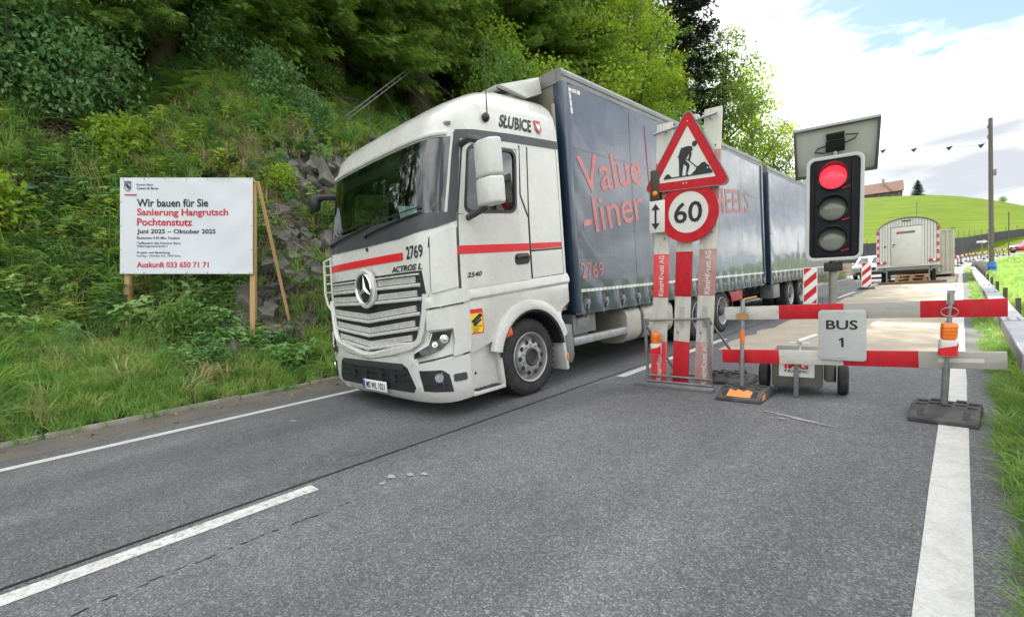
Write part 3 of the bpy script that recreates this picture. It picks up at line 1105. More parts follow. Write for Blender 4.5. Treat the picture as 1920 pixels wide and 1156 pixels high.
# three-pointed star in a ring, on the nose
EC = (0.05, 1.412)
ep = cabP(*EC, 0.055)
em = MB()
em.lathe([(0.222, 0.03), (0.225, -0.005), (0.205, -0.018), (0.18, -0.01), (0.178, 0.03)], 'y', ep, 40)
em.build('emblem_bezel', WHITE, grille)
em = MB()
em.lathe([(0.178, 0.02), (0.178, -0.015), (0.168, -0.03), (0.158, -0.015), (0.158, 0.02)], 'y', ep, 40)
for k in range(3):
    a = math.radians(90 + 120 * k)
    d, q = Vector((math.cos(a), 0, math.sin(a))), Vector((-math.sin(a), 0, math.cos(a)))
    tip, l, r, h = ep + d * 0.158, ep + q * 0.036 - d * 0.02 + Vector((0, -0.008, 0)), ep - q * 0.036 - d * 0.02 + Vector((0, -0.008, 0)), ep + Vector((0, -0.026, 0))
    em.add([tip + Vector((0, -0.012, 0)), l, r, h], [(0, 1, 3), (0, 3, 2), (0, 2, 1), (1, 2, 3)])
em.build('emblem', CHROME, grille, smooth=30)
em = MB()
em.lathe([(0.0001, -0.004), (0.165, -0.004), (0.165, 0.02)], 'y', ep, 32)
em.build('emblem_backing', mat('emblem_black', (0.012, 0.022, 0.02), 0.12, coat=0.5), grille)
em = MB()
em.lathe([(0.0001, -0.014), (0.018, -0.012), (0.022, 0.004)], 'y', cabP(0.06, 1.855, 0.004), 12)
em.build('badge', BLACK, cab)

bumper = patch('bumper', [(-1.475, 0.205), (-1.2, 0.19), (0, 0.175), (1.2, 0.19), (1.475, 0.205), (1.49, 0.655), (1.20, 0.63), (0.92, 0.585), (0.8, 0.66), (0.5, 0.655), (0.0, 0.60), (-0.5, 0.655), (-0.8, 0.66), (-0.92, 0.585), (-1.2, 0.63), (-1.49, 0.655)],
               WHITE, truck, 0.028, 0.05, 0.08)
INTAKE = mat('intake_black', (0.016, 0.017, 0.022), 0.45, vary=0.3)
inp = [(-0.585, 0.30), (-0.48, 0.272), (0.85, 0.30), (0.885, 0.36), (0.785, 0.55), (0.70, 0.592), (-0.42, 0.575), (-0.50, 0.53)]
inp = [(-0.80, 0.285), (0.82, 0.285), (0.86, 0.34), (0.76, 0.545), (0.68, 0.588), (-0.66, 0.588), (-0.74, 0.545), (-0.84, 0.34)]
intake = patch('air_intake', inp, INTAKE, bumper, 0.031, 0.006, 0.08)
mb = MB()
for z in (0.41, 0.475):
    bar_on_skin(mb, -0.70, 0.72, lambda s, z=z: z, 0.02, 0.05, 16, base=0.02)
for s in (-0.4, -0.1, 0.25, 0.5):
    mb.box(cabP(s, 0.44, 0.035), (0.10, 0.03, 0.12))
mb.build('intake_bars', BLACK, intake, smooth=30)
mb = MB()
bar_on_skin(mb, -0.66, 0.70, lambda s: 0.545, 0.085, 0.036, 16, base=0.02)
mb.build('step_bar', mat('bumper_step', (0.035, 0.037, 0.045), 0.4), intake, smooth=30)
for sg in (1, -1):
    fp = [(0.97, 0.31), (1.275, 0.30), (1.25, 0.475), (1.19, 0.53), (0.94, 0.525)]
    fo_ = patch('lamp_recess', fp if sg > 0 else sym(fp), INTAKE, bumper, 0.032, 0.006, 0.06)
    c = cabP(sg * 1.16, 0.45, 0.032)
    fl = MB()
    nv = cabN(sg * 1.16, 0.45)
    fl.cyl(c, c + nv * 0.02, 0.05, 0.045, 16)
    fl.build('fog_lamp', CHROME, fo_)
    mb = MB()
    bar_on_skin(mb, sg * 0.98, sg * 1.22, lambda s: 0.385, 0.02, 0.05, 6, base=0.02)
    mb.build('lamp_bar', BLACK, fo_, smooth=30)
    pl = rrect(0.135, 0.078, 0.015, 3, 1.358, 0.435)
    patch('bumper_grip', pl if sg > 0 else sym(pl), DARK, bumper, 0.034, 0.006, 0.05)
    pl = rrect(0.05, 0.05, 0.024, 4, 0.83, 0.60)
    patch('tow_cap', pl if sg > 0 else sym(pl), WHITE, bumper, 0.034, 0.006, 0.05)
    hp = [(0.90, 0.645), (1.19, 0.725), (1.255, 0.80), (1.29, 0.925), (1.09, 0.91), (1.055, 0.76), (0.905, 0.705)]
    hl = patch('headlight', hp if sg > 0 else sym(hp), mat('lamp_black', (0.014, 0.014, 0.016), 0.15, coat=0.6), truck, 0.040, 0.04, 0.05)
    li = MB()
    for s, z, r in ((1.205, 0.835, 0.046), (1.13, 0.775, 0.034)):
        p, nv = cabP(sg * s, z, 0.038), cabN(sg * s, z)
        li.cyl(p, p + nv * 0.010, r, r * 0.8, 18)
        li.ell(p + nv * 0.012, (r * 0.6, r * 0.35, r * 0.6), 10, 6)
    li.build('reflector', CHROME, hl)
    dr = MB()
    dr.tube([cabP(sg * s, z, 0.046) for s, z in ((1.10, 0.90), (1.075, 0.77), (1.0, 0.735), (0.92, 0.70))], 0.007, 6)
    dr.build('daytime_light', mat('lamp_clear', (0.75, 0.76, 0.76), 0.15, coat=0.4), hl)
pl = MB()
pc, pn = cabP(0.12, 0.315, 0.062), cabN(0.12, 0.315)
pl.box((0, 0, 0), (0.52, 0.012, 0.115))
plate = pl.build('number_plate', mat('plate_white', (0.74, 0.74, 0.72), 0.4, vary=0.04), truck, bevel=0.004)
plate.location = pc
text('MS WL 1021', INK, plate, (0.022, -0.0085, 0), FRONT, 0.415, 0.076, bold=0.02)
pb = MB().box((-0.238, -0.0085, 0), (0.04, 0.004, 0.105)).build('plate_strip', mat('plate_blue', (0.01, 0.05, 0.42), 0.4), plate)

# --- lettering on the cab
def text_on_skin(body, m, s, z, w, h, off, parent, **k):
    o = text(body, m, parent, (0, 0, 0), Matrix.Identity(3), w, h, **k)
    for v in o.data.vertices:                      # wrapped on the skin
        v.co = cabP(s + v.co.x, z + v.co.y, off)
    return o


text_on_skin('2769', INK, 0.93, 1.735, 0.235, 0.135, 0.006, cab, bold=0.02)
text_on_skin('ACTROS L', INK, 0.79, 1.582, 0.48, 0.062, 0.008, cab, bold=0.035, shear=0.25)
text_on_skin('2540', INK, 1.615, 1.455, 0.21, 0.052, 0.016, cab, bold=0.03, shear=0.25)
text_on_skin('S\u0141UBICE', INK, 2.325, 3.115, 0.62, 0.165, 0.006, cab, bold=0.03)
crest = MB().prism([(-0.055, 0.08), (-0.055, -0.03), (0, -0.085), (0.055, -0.03), (0.055, 0.08)], 'z', 0, 0.004).build('crest', mat('crest_red', (0.45, 0.06, 0.08), 0.5, vary=0.5, vscale=40), cab)
c, nv = cabP(2.775, 3.115, 0.008), cabN(2.775, 3.115)
u = (cabP(2.80, 3.115) - cabP(2.75, 3.115)).normalized()
crest.matrix_local = Matrix.Translation(c) @ Matrix((u, nv.cross(u), nv)).transposed().to_4x4()
cr2 = MB().prism([(-0.03, 0.05), (-0.035, 0.0), (0, -0.05), (0.035, 0.0), (0.03, 0.05), (0, 0.025)], 'z', 0.004, 0.008).build('crest_charge', mat('crest_white', (0.7, 0.7, 0.68), 0.5), crest)

# --- roof: marker lamps, aerials, side wing of the deflector
for s in (1.24, -1.24):
    p = cabP(s, 3.0, 0.0)
    MB().ell(p, (0.06, 0.035, 0.025), 10, 6).build('marker_lamp', mat('lamp_grey', (0.35, 0.36, 0.36), 0.25, coat=0.5), cab)
for s, z, L_, tilt in ((1.765, 3.10, 0.78, 0.0), (-0.30, 3.26, 0.40, -0.1)):
    p, nv = cabP(s, z, 0.0), cabN(s, z)
    a = MB()
    a.ell(p + nv * 0.02, (0.045, 0.045, 0.05), 10, 8)
    a.tube([p + nv * 0.045, p + nv * 0.06 + Vector((0, 0.0, L_ * 0.5)), p + nv * 0.06 + Vector((tilt * L_, 0.03, L_))], [0.007, 0.005, 0.003], 6)
    a.build('aerial', BLACK, cab)
wd = MB()
for sg in (1, -1):
    wd.prism([(1.60, 3.70), (2.36, 3.98), (2.40, 3.78), (2.10, 3.66)], 'x', sg * 0.92, sg * 1.0)
wd.prism([(1.60, 3.70), (2.36, 3.98), (2.37, 3.95), (1.66, 3.68)], 'x', -0.92, 0.92)
wd.build('roof_deflector', WHITE, truck, bevel=0.012)
MB().b2((-1.18, 2.30, 0.95), (1.18, 2.36, 3.25)).build('cab_rear_wall', mat('rear_wall', (0.25, 0.24, 0.21), 0.6), cab)

# --- mirrors
mi = MB()
prof = [(-0.165, 0.02), (-0.15, -0.075), (-0.05, -0.115), (0.10, -0.10), (0.165, -0.03), (0.165, 0.03)]


def mirror(sg):
    m_ = MB()
    m_.prism([(sg * a + sg * 1.565, b + 0.80) for a, b in prof], 'z', 2.40, 2.76)
    mm = m_.build('mirror', WHITE, truck, bevel=0.03, seg=3)
    m_ = MB()
    m_.prism([(sg * a * 1.02 + sg * 1.565, b * 1.08 + 0.80) for a, b in prof], 'z', 2.125, 2.395)
    m_.build('mirror_shell', WHITE, mm, bevel=0.035, seg=3)
    m_ = MB()
    m_.b2((sg * 1.42, 0.822, 2.43), (sg * 1.71, 0.832, 2.73))
    m_.b2((sg * 1.42, 0.822, 2.16), (sg * 1.71, 0.832, 2.37))
    m_.build('mirror_glass', CHROME, mm)
    m_ = MB()
    m_.tube([(sg * 1.25, 0.72, 2.80), (sg * 1.40, 0.70, 2.81), (sg * 1.53, 0.75, 2.76)], 0.035, 8)
    m_.build('mirror_arm', DARK, mm)
    m_ = MB()
    m_.tube([(sg * 1.25, 0.72, 2.05), (sg * 1.36, 0.72, 2.07), (sg * 1.50, 0.78, 2.13)], 0.035, 8)
    m_.build('mirror_arm', DARK, mm)


mirror(1)
fm = MB()
fm.tube([(-1.22, 0.55, 2.72), (-1.40, 0.42, 2.74), (-1.50, 0.36, 2.72)], 0.045, 8)
fm.ell((-1.52, 0.35, 2.68), (0.10, 0.08, 0.13), 14, 10)
fm.build('mirror_far', BLACK, truck).name = 'mirror_cap'
lad = MB()
lad.tube([(-1.22, 0.36, 1.88), (-1.31, 0.30, 1.84), (-1.33, 0.28, 1.42), (-1.29, 0.28, 1.26), (-1.18, 0.28, 1.18)], 0.018, 8)
for z in (1.42, 1.54, 1.66, 1.78):
    lad.tube([(-1.325, 0.29, z), (-1.20, 0.36, z)], 0.010, 6)
lad.build('side_rail', PANELW, truck)

# --- lower side of the cab, wheel arch, steps
for sg in (1, -1):
    X = 1.25
    WC = (1.56, 0.46)
    arch = [(WC[0] + 0.66 * math.cos(a), WC[1] + 0.66 * math.sin(a)) for a in np.linspace(math.radians(35), math.radians(152), 15)]
    poly = [(0.56, 1.30), (2.34, 1.41), (2.34, 1.06), (2.20, 0.99)] + arch + [(0.96, 0.74), (0.60, 0.64), (0.575, 0.9)]
    mb = MB()
    mb.prism(poly, 'x', sg * 1.17, sg * 1.262)
    low = mb.build('cab_side', WHITE, truck, bevel=0.008)
    mb = MB()                                                      # sloping ledge under the door
    vs = []
    for y, z in ((0.56, 1.30), (1.1, 1.335), (1.7, 1.372), (2.34, 1.41)):
        vs += [(sg * 1.252, y, z + 0.02), (sg * 1.285, y, z - 0.045), (sg * 1.285, y, z - 0.085), (sg * 1.255, y, z - 0.125)]
    mb.add(vs, [(i * 4 + k, (i + 1) * 4 + k, (i + 1) * 4 + k + 1, i * 4 + k + 1) for i in range(3) for k in range(3)] + [(0, 1, 2, 3), (12, 15, 14, 13)])
    mb.build('side_ledge', WHITE, low, smooth=30)
    mb = MB()                                                      # wheel-arch lip
    vs = []
    ar = np.linspace(math.radians(18), math.radians(166), 26)
    for a in ar:
        for r, x in ((0.69, 1.25), (0.68, 1.30), (0.60, 1.325), (0.565, 1.315)):
            vs.append((sg * x, WC[0] + r * math.cos(a), WC[1] + r * math.sin(a)))
    mb.add(vs, [(i * 4 + k, (i + 1) * 4 + k, (i + 1) * 4 + k + 1, i * 4 + k + 1) for i in range(25) for k in range(3)])
    mb.build('arch_lip', WHITE, low, smooth=40)
    mb = MB()
    vs = []
    for a in np.linspace(math.radians(10), math.radians(172), 26):
        for r, x in ((0.567, 1.318), (0.535, 1.30), (0.53, 1.02)):
            vs.append((sg * x, WC[0] + r * math.cos(a), WC[1] + r * math.sin(a)))
    mb.add(vs, [(i * 3 + k, (i + 1) * 3 + k, (i + 1) * 3 + k + 1, i * 3 + k + 1) for i in range(25) for k in range(2)])
    mb.build('wheel_arch', BLACK, low, smooth=40)
    mb = MB()                                                      # step well
    mb.prism([(0.60, 0.66), (0.99, 0.77), (1.03, 0.62), (1.07, 0.22), (0.60, 0.20)], 'x', sg * 1.10, sg * 1.195)
    mb.b2((sg * 1.10, 0.60, 0.195), (sg * 1.262, 1.075, 0.235))
    mb.prism([(0.985, 0.78), (1.035, 0.76), (1.085, 0.235), (1.03, 0.235)], 'x', sg * 1.19, sg * 1.258)
    sw_ = mb.build('step_panel', WHITE, low, bevel=0.006)
    mb = MB()
    mb.b2((sg * 1.19, 0.66, 0.237), (sg * 1.255, 1.0, 0.25))
    for k in range(6):
        mb.b2((sg * 1.195, 0.68 + 0.055 * k, 0.25), (sg * 1.25, 0.71 + 0.055 * k, 0.257))
    mb.build('step_tread', DARK, sw_)
    MB().lathe([(0.0001, sg * 1.2), (0.016, sg * 1.198), (0.016, sg * 1.19)], 'x', (0, 0.70, 0.42), 10).build('step_bolt', BLACK, sw_)
    MB().box((sg * 1.285, 1.135, 0.80), (0.05, 0.13, 0.09), (0.25, 0, 0)).build('turn_lamp', mat('lamp_orange_red', (0.65, 0.10, 0.03), 0.25, coat=0.4), low, bevel=0.01)
    mb = MB()                                                      # rear mudguard and flap
    mb.prism([(2.06, 0.96), (2.14, 0.94), (2.24, 0.20), (2.19, 0.19)], 'x', sg * 0.98, sg * 1.27)
    mb.build('mudguard', WHITE, truck, bevel=0.006)
    mb = MB()
    mb.prism([(2.22, 0.78), (2.40, 0.76), (2.42, 0.34), (2.36, 0.25), (2.26, 0.26)], 'x', sg * 1.10, sg * 1.235)
    mb.build('air_tank_cover', GREYST, truck, bevel=0.02)
    MB().box((sg * 1.275, 2.21, 0.36), (0.012, 0.035, 0.09)).build('side_marker', ORANGE, truck, bevel=0.004)
stk = MB().prism(rrect(0.185, 0.26, 0.008, 2, 0.715, 0.975), 'x', 1.2632, 1.2662).build('warning_sticker', mat('sticker_yellow', (0.75, 0.52, 0.02), 0.5, vary=0.06), cab)
ring_prism(MB(), rrect(0.185, 0.26, 0.008, 2, 0.715, 0.975), rrect(0.165, 0.238, 0.006, 2, 0.715, 0.975), 'x', 1.2664, 1.2672).build('sticker_border', REDTAPE, stk)
MB().b2((1.2664, 0.632, 1.06), (1.267, 0.80, 1.095)).build('sticker_strip', REDTAPE, stk)
sb = MB()
sb.prism([(0.64, 0.98), (0.67, 0.95), (0.795, 1.02), (0.79, 1.05), (0.76, 1.055)], 'x', 1.2664, 1.2672)
sb.prism([(0.65, 0.94), (0.70, 0.93), (0.79, 0.985), (0.77, 1.0)], 'x', 1.2674, 1.268)
sb.build('sticker_picture', INK, stk)
text('ATTENTION\nANGLES\nMORTS', INK, stk, (1.2676, 0.72, 0.895), SIDE, 0.13, 0.075, bold=0.01)

# --- wheels
def wheel(parent, at, sg, dual=False, dish=False, name='wheel'):
    """Outer face towards sg * x, at = centre of the outer tyre face."""
    R_ = 0.46
    W_ = 0.32
    w = MB()
    pr = [(0.292, 0.012), (0.312, 0.004), (0.345, -0.004), (0.40, 0.0), (0.43, 0.012), (0.452, 0.035)]
    prof = [(r, -sg * h) for r, h in pr]
    for k in range(4):
        h0 = 0.045 + k * (W_ - 0.09) / 4
        prof += [(R_, -sg * h0), (R_, -sg * (h0 + 0.043)), (R_ - 0.012, -sg * (h0 + 0.046)), (R_ - 0.012, -sg * (h0 + 0.054))]
    prof += [(R_, -sg * (W_ - 0.04)), (0.43, -sg * (W_ - 0.01)), (0.30, -sg * W_)]
    w.lathe(prof, 'x', (0, 0, 0), 48)
    if dual:
        w.lathe([(r, h - sg * 0.36) for r, h in prof], 'x', (0, 0, 0), 48)
    for k in range(40):
        a = 2 * math.pi * k / 40
        w.box((-sg * 0.03, 0.448 * math.cos(a), 0.448 * math.sin(a)), (0.035, 0.012, 0.022), (a, 0, 0))
    wo = w.build(name, RUBBER, parent, smooth=35)
    wo.location = at
    rim = MB()
    if dish:
        pr = [(0.298, 0.0), (0.292, -0.008), (0.275, 0.004), (0.265, 0.05), (0.255, 0.13), (0.235, 0.165), (0.15, 0.16), (0.12, 0.15)]
        hubp = [(0.12, 0.15), (0.115, 0.03), (0.085, 0.005), (0.04, 0.0), (0.0001, -0.002)]
        zd, rr = 0.155, 0.19
    else:
        pr = [(0.298, 0.0), (0.292, -0.008), (0.278, 0.0), (0.270, 0.03), (0.262, 0.11), (0.220, 0.115), (0.208, 0.025), (0.185, 0.0), (0.13, -0.012), (0.112, -0.012)]
        hubp = [(0.112, -0.012), (0.108, -0.024), (0.09, -0.03), (0.075, -0.012), (0.0001, -0.010)]
        zd, rr = 0.0, 0.165
    rim.lathe([(r, -sg * h) for r, h in pr], 'x', (0, 0, 0), 48)
    ro = rim.build('rim', mat('rim_steel', (0.42, 0.43, 0.43), 0.4, metal=0.5, vary=0.15, dirt=0.5, dcol=(0.16, 0.13, 0.10), dscale=9), wo, smooth=35)
    hb = MB()
    hb.lathe([(r, -sg * h) for r, h in hubp], 'x', (0, 0, 0), 32)
    hb.build('hub', mat('hub_dark', (0.05, 0.05, 0.052), 0.5, metal=0.4), wo, smooth=35)
    ho = MB()
    nt_ = MB()
    for k in range(10):
        a = 2 * math.pi * k / 10
        y, z = math.cos(a), math.sin(a)
        rh = 0.19 if not dish else 0.215
        xo = -sg * (zd - 0.001 if not dish else zd - 0.004)
        ho.cyl((xo - sg * 0.0, y * rh, z * rh), (xo + sg * 0.006, y * rh, z * rh), 0.029, 0.029, 12)
        a2 = a + math.pi / 10
        nt_.cyl((-sg * (zd - 0.005), math.cos(a2) * (rr - 0.02), math.sin(a2) * (rr - 0.02)), (-sg * (zd - 0.022), math.cos(a2) * (rr - 0.02), math.sin(a2) * (rr - 0.02)), 0.016, 0.014, 6)
    ho.build('rim_holes', BLACK, wo, smooth=0)['kind'] = 'stuff'
    nt_.build('wheel_nuts', STEEL, wo, smooth=0)['kind'] = 'stuff'
    return wo


fw = wheel(truck, (1.235, 1.55, 0.46), 1)
wl = wheel(truck, (-1.235, 1.55, 0.46), -1)


def wheel_copy(w, parent, at):
    c = part_copy(w, parent, at)
    for ch in w.children:
        part_copy(ch, c)
    return c


rw = wheel(truck, (1.225, 6.50, 0.46), 1, dual=True, dish=True)
lw = wheel(truck, (-1.225, 6.50, 0.46), -1, dual=True, dish=True)
wheel_copy(rw, truck, (1.225, 7.76, 0.46))
wheel_copy(lw, truck, (-1.225, 7.76, 0.46))

# --- chassis, tank, guards
ch = MB()
for sg in (1, -1):
    ch.b2((sg * 0.34, 1.0, 0.55), (sg * 0.44, 10.4, 0.86))
for y in (1.55, 6.50, 7.76):
    ch.cyl((-1.0, y, 0.46), (1.0, y, 0.46), 0.07, 0.07, 12)
ch.b2((-0.55, 0.5, 0.30), (0.55, 2.3, 1.1))
for y in (2.6, 3.8, 5.2, 6.2, 8.6, 10.0):
    ch.b2((-1.2, y, 0.82), (1.2, y + 0.12, 0.90))
ch.b2((-1.1, 2.45, 0.60), (0.6, 3.3, 0.84))
ch.b2((-1.05, 8.7, 0.42), (1.05, 8.95, 0.62))
ch.build('chassis', UNDER, truck, smooth=30)
tk = MB()
tk.prism(rrect(0.62, 0.60, 0.20, 6, 0.93, 0.60), 'y', 3.78, 5.35)
tank = tk.build('fuel_tank', mat('tank_metal', (0.40, 0.39, 0.34), 0.5, metal=0.25, vary=0.12, dirt=0.55, dcol=(0.16, 0.14, 0.11), dscale=3), truck, bevel=0.03)
for y in (4.22, 4.95):
    st = MB()
    ring_prism(st, rrect(0.645, 0.625, 0.21, 6, 0.93, 0.60), rrect(0.615, 0.595, 0.2, 6, 0.93, 0.60), 'y', y, y + 0.07)
    st.build('tank_strap', DARK, tank)
mb = MB()
mb.b2((1.12, 2.42, 0.46), (1.235, 3.80, 0.57))
mb.build('side_guard', STEEL, truck, bevel=0.012)
mb = MB()
mb.b2((0.75, 2.52, 0.60), (1.16, 3.05, 0.88))
mb.b2((1.162, 2.60, 0.66), (1.168, 2.97, 0.84))
bb = mb.build('battery_box', GREYST, truck, bevel=0.012)
mb = MB()
mb.b2((0.8, 8.25, 0.60), (1.2, 9.15, 0.86))
mb.build('tool_box', mat('red_box', (0.35, 0.02, 0.04), 0.45), truck, bevel=0.015)
mb = MB()
for y in (6.50, 7.76):
    vs = []
    for a in np.linspace(math.radians(8), math.radians(172), 16):
        for x in (0.62, 1.25):
            vs.append((x, y + 0.56 * math.cos(a), 0.44 + 0.52 * math.sin(a)))
    mb.add(vs, [(i * 2, (i + 1) * 2, (i + 1) * 2 + 1, i * 2 + 1) for i in range(15)])
mb.build('rear_mudguard', BLACK, truck, smooth=50)

# --- load body with curtain
NAVY = None


def curtain_mat():
    m = mat('curtain_navy', (0.022, 0.040, 0.072), 0.34, vary=0.16, vscale=0.9, dirt=0.35, dcol=(0.085, 0.10, 0.12), dscale=1.4, spec=0.6, coat=0.6)
    nt = m.node_tree
    p = nt.nodes['Principled BSDF']
    t = nt.nodes.new('ShaderNodeTexCoord').outputs['Object']
    b = nt.nodes.new('ShaderNodeBump')
    b.inputs['Strength'].default_value = 0.5
    b.inputs['Distance'].default_value = 0.03
    big = noise(nt, mapping(nt, t, scale=(1, 0.9, 0.35)), 2.2, 4, 0.5, 0.5)
    crease = noise(nt, mapping(nt, t, scale=(1, 0.5, 3.0), rot=(0.3, 0, 0)), 3.0, 6, 0.6, 0.3)
    nt.links.new(math_node(nt, 'ADD', big, math_node(nt, 'MULTIPLY', crease, 0.35)), b.inputs['Height'])
    nt.links.new(b.outputs[0], p.inputs['Normal'])
    return m


NAVY = curtain_mat()
PILLAR = mat('navy_pillar', (0.012, 0.028, 0.06), 0.35, vary=0.15, coat=0.4)
ALU = mat('aluminium_rail', (0.20, 0.205, 0.205), 0.45, metal=0.4, vary=0.15, vscale=3, dirt=0.45, dcol=(0.2, 0.19, 0.17), dscale=2)
GREENP = mat('dark_green_edge', (0.015, 0.05, 0.06), 0.4)
SALMON = mat('salmon_print', (0.52, 0.15, 0.15), 0.40, vary=0.12, vscale=9, dirt=0.5, dcol=(0.10, 0.09, 0.11), dscale=7)
FADED = mat('faded_print', (0.33, 0.12, 0.13), 0.45, vary=0.15, vscale=9, dirt=0.4, dcol=(0.10, 0.09, 0.11), dscale=7)
REFL = mat('reflective_tape', (0.66, 0.66, 0.63), 0.35, vary=0.06, dirt=0.3, dscale=9)


curtain_shape = [None]


def load_body(root, y0, L, zb=0.87, zt=4.02, straps=18):
    y1 = y0 + L
    xs = 1.262

    def cur(y, z):
        t = (y - y0) / L
        sag = 0.030 * fbm(y * 0.75 + y0, z * 0.35, 3) + 0.012 * fbm(y * 2.1, z * 1.1 + y0, 2)
        fr = 1 - smooth(0.0, 0.11, t)                # diagonal pulls at the front pole
        sag += 0.010 * fr * math.sin((z * 1.0 + (y - y0) * 1.1) * 9.0) * smooth(0.0, 0.015, t)
        e = smooth(0, 0.02, t) * smooth(0, 0.02, 1 - t)
        low = smooth(1.22, 0.95, z)
        return 0.012 * e + sag * e + low * 0.028 * math.sin((y - y0) * 2 * math.pi / (L / straps)) * e

    mb = MB()
    ys = [y0 + L * i / 130 for i in range(131)]
    zs = [zb, zb + 0.1, zb + 0.2, zb + 0.32] + [zb + 0.32 + (zt - 0.14 - zb - 0.32) * i / 12 for i in range(1, 13)]
    zs = zs[:4] + [zs[3] + (zs[-1] - zs[3]) * i / 24 for i in range(1, 25)]
    mb.grid(lambda y, z: (xs + cur(y, z), y, z), ys, zs)
    mb.grid(lambda y, z: (-xs - cur(y, z), y, z), ys, zs)
    curtain = mb.build('curtain', NAVY, root, smooth=60)
    # frame: roof, rails, front and rear walls, floor
    r = MB()
    r.add([(-1.25, y0, zt), (1.25, y0, zt), (1.25, y1, zt), (-1.25, y1, zt), (0, y0, zt + 0.03), (0, y1, zt + 0.03)], [(0, 4, 5, 3), (4, 1, 2, 5)])
    r.build('roof', ALU, root, smooth=0)
    r = MB()
    for sg in (1, -1):
        r.prism([(sg * 1.20, zt - 0.15), (sg * 1.278, zt - 0.15), (sg * 1.285, zt - 0.03), (sg * 1.262, zt + 0.012), (sg * 1.20, zt + 0.012)], 'y', y0, y1)
        r.prism([(sg * 1.20, zt - 0.075), (sg * 1.293, zt - 0.085), (sg * 1.293, zt - 0.06), (sg * 1.20, zt - 0.06)], 'y', y0 + 0.02, y1 - 0.02)
    r.b2((-1.2, y0 - 0.01, zt - 0.16), (1.2, y0 + 0.05, zt + 0.013))
    r.build('roof_rail', ALU, root, smooth=30)
    w = MB()
    w.b2((-1.22, y0, 0.95), (1.22, y0 + 0.05, zt - 0.16))
    for k in range(16):
        w.b2((-1.15 + 0.15 * k, y0 - 0.022, 1.0), (-1.10 + 0.15 * k, y0 + 0.002, zt - 0.4))
        w.build('front_wall', mat('front_wall', (0.40, 0.37, 0.30), 0.6, vary=0.12, dirt=0.5, dcol=(0.2, 0.17, 0.12)), root, bevel=0.004, seg=1)
    w = MB()
    w.b2((-1.22, y1 - 0.05, 0.95), (1.22, y1, zt - 0.01))
    w.build('rear_door', mat('rear_door', (0.36, 0.36, 0.34), 0.5), root)
    fl = MB()
    fl.b2((-1.2, y0 + 0.06, 0.905), (1.2, y1 - 0.06, 1.06))
    fl.build('floor_frame', UNDER, root)
    for sg in (1, -1):
        for y, nm, mm in ((y0, 'corner_post', PILLAR), (y1, 'corner_post', PILLAR)):
            q = MB()
            yy = y - 0.012 if y == y0 else y - 0.11
            q.b2((sg * 1.14, yy, 0.9), (sg * 1.292, yy + 0.12, zt - 0.15))
            q.build(nm, mm, root, bevel=0.012)
    # lower edge: reflective strip and tension straps
    tp = MB()
    for k in range(int(L / 0.105)):
        tp.add([(xs + cur(y0 + 0.14 + k * 0.105 + a, z) + 0.004, y0 + 0.14 + k * 0.105 + a, z) for a, z in ((0, 1.165), (0.095, 1.165), (0.095, 1.205), (0, 1.205))], [(0, 1, 2, 3)])
    tp.build('reflective_strip', REFL, curtain, smooth=0, fix=False)['kind'] = 'stuff'
    stm = mat('strap_black', (0.02, 0.02, 0.022), 0.7)
    bk = mat('buckle', (0.5, 0.5, 0.48), 0.3, metal=0.6)
    for k in range(straps):
        y = y0 + L * (k + 0.5) / straps
        s_ = MB()
        x = xs + 0.036
        s_.add([(x, y - 0.03, 1.16), (x, y + 0.03, 1.16), (x + 0.014, y + 0.03, 1.02), (x + 0.014, y - 0.03, 1.02), (x - 0.05, y - 0.03, 0.82), (x - 0.05, y + 0.03, 0.82)], [(0, 1, 2, 3), (3, 2, 5, 4)])
        so = s_.build('curtain_strap', stm, root, smooth=0)
        s_ = MB()
        s_.box((x + 0.012, y, 1.03), (0.018, 0.055, 0.07), (0, 0.2, 0))
        s_.box((x + 0.022, y + 0.005, 0.985), (0.012, 0.03, 0.09), (0, 0.35, 0))
        s_.build('buckle', bk, so, smooth=0)
    # creases in the vinyl: thin welded seams
    se = MB()
    for z in (1.62, 3.05, 2.2):
        for i in range(100):
            a, b = y0 + 0.15 + (L - 0.3) * i / 100, y0 + 0.15 + (L - 0.3) * (i + 1) / 100
            se.add([(xs + cur(a, z) + 0.004, a, z), (xs + cur(b, z) + 0.004, b, z), (xs + cur(b, z + .012) + 0.004, b, z + 0.012), (xs + cur(a, z + .012) + 0.004, a, z + 0.012)], [(0, 1, 2, 3)])
    for k in range(1, 5):
        for i in range(16):
            y = y0 + L * k / 5
            a, b = zb + 0.4 + (zt - zb - 0.6) * i / 16, zb + 0.4 + (zt - zb - 0.6) * (i + 1) / 16
            se.add([(xs + cur(y, a) + 0.0035, y, a), (xs + cur(y + .01, a) + 0.0035, y + .01, a), (xs + cur(y + .01, b) + 0.0035, y + .01, b), (xs + cur(y, b) + 0.0035, y, b)], [(0, 1, 2, 3)])
    se.build('curtain_seam', NAVY, curtain, smooth=0)
    curtain_shape[0] = lambda y, z: xs + cur(y, z)
    return curtain


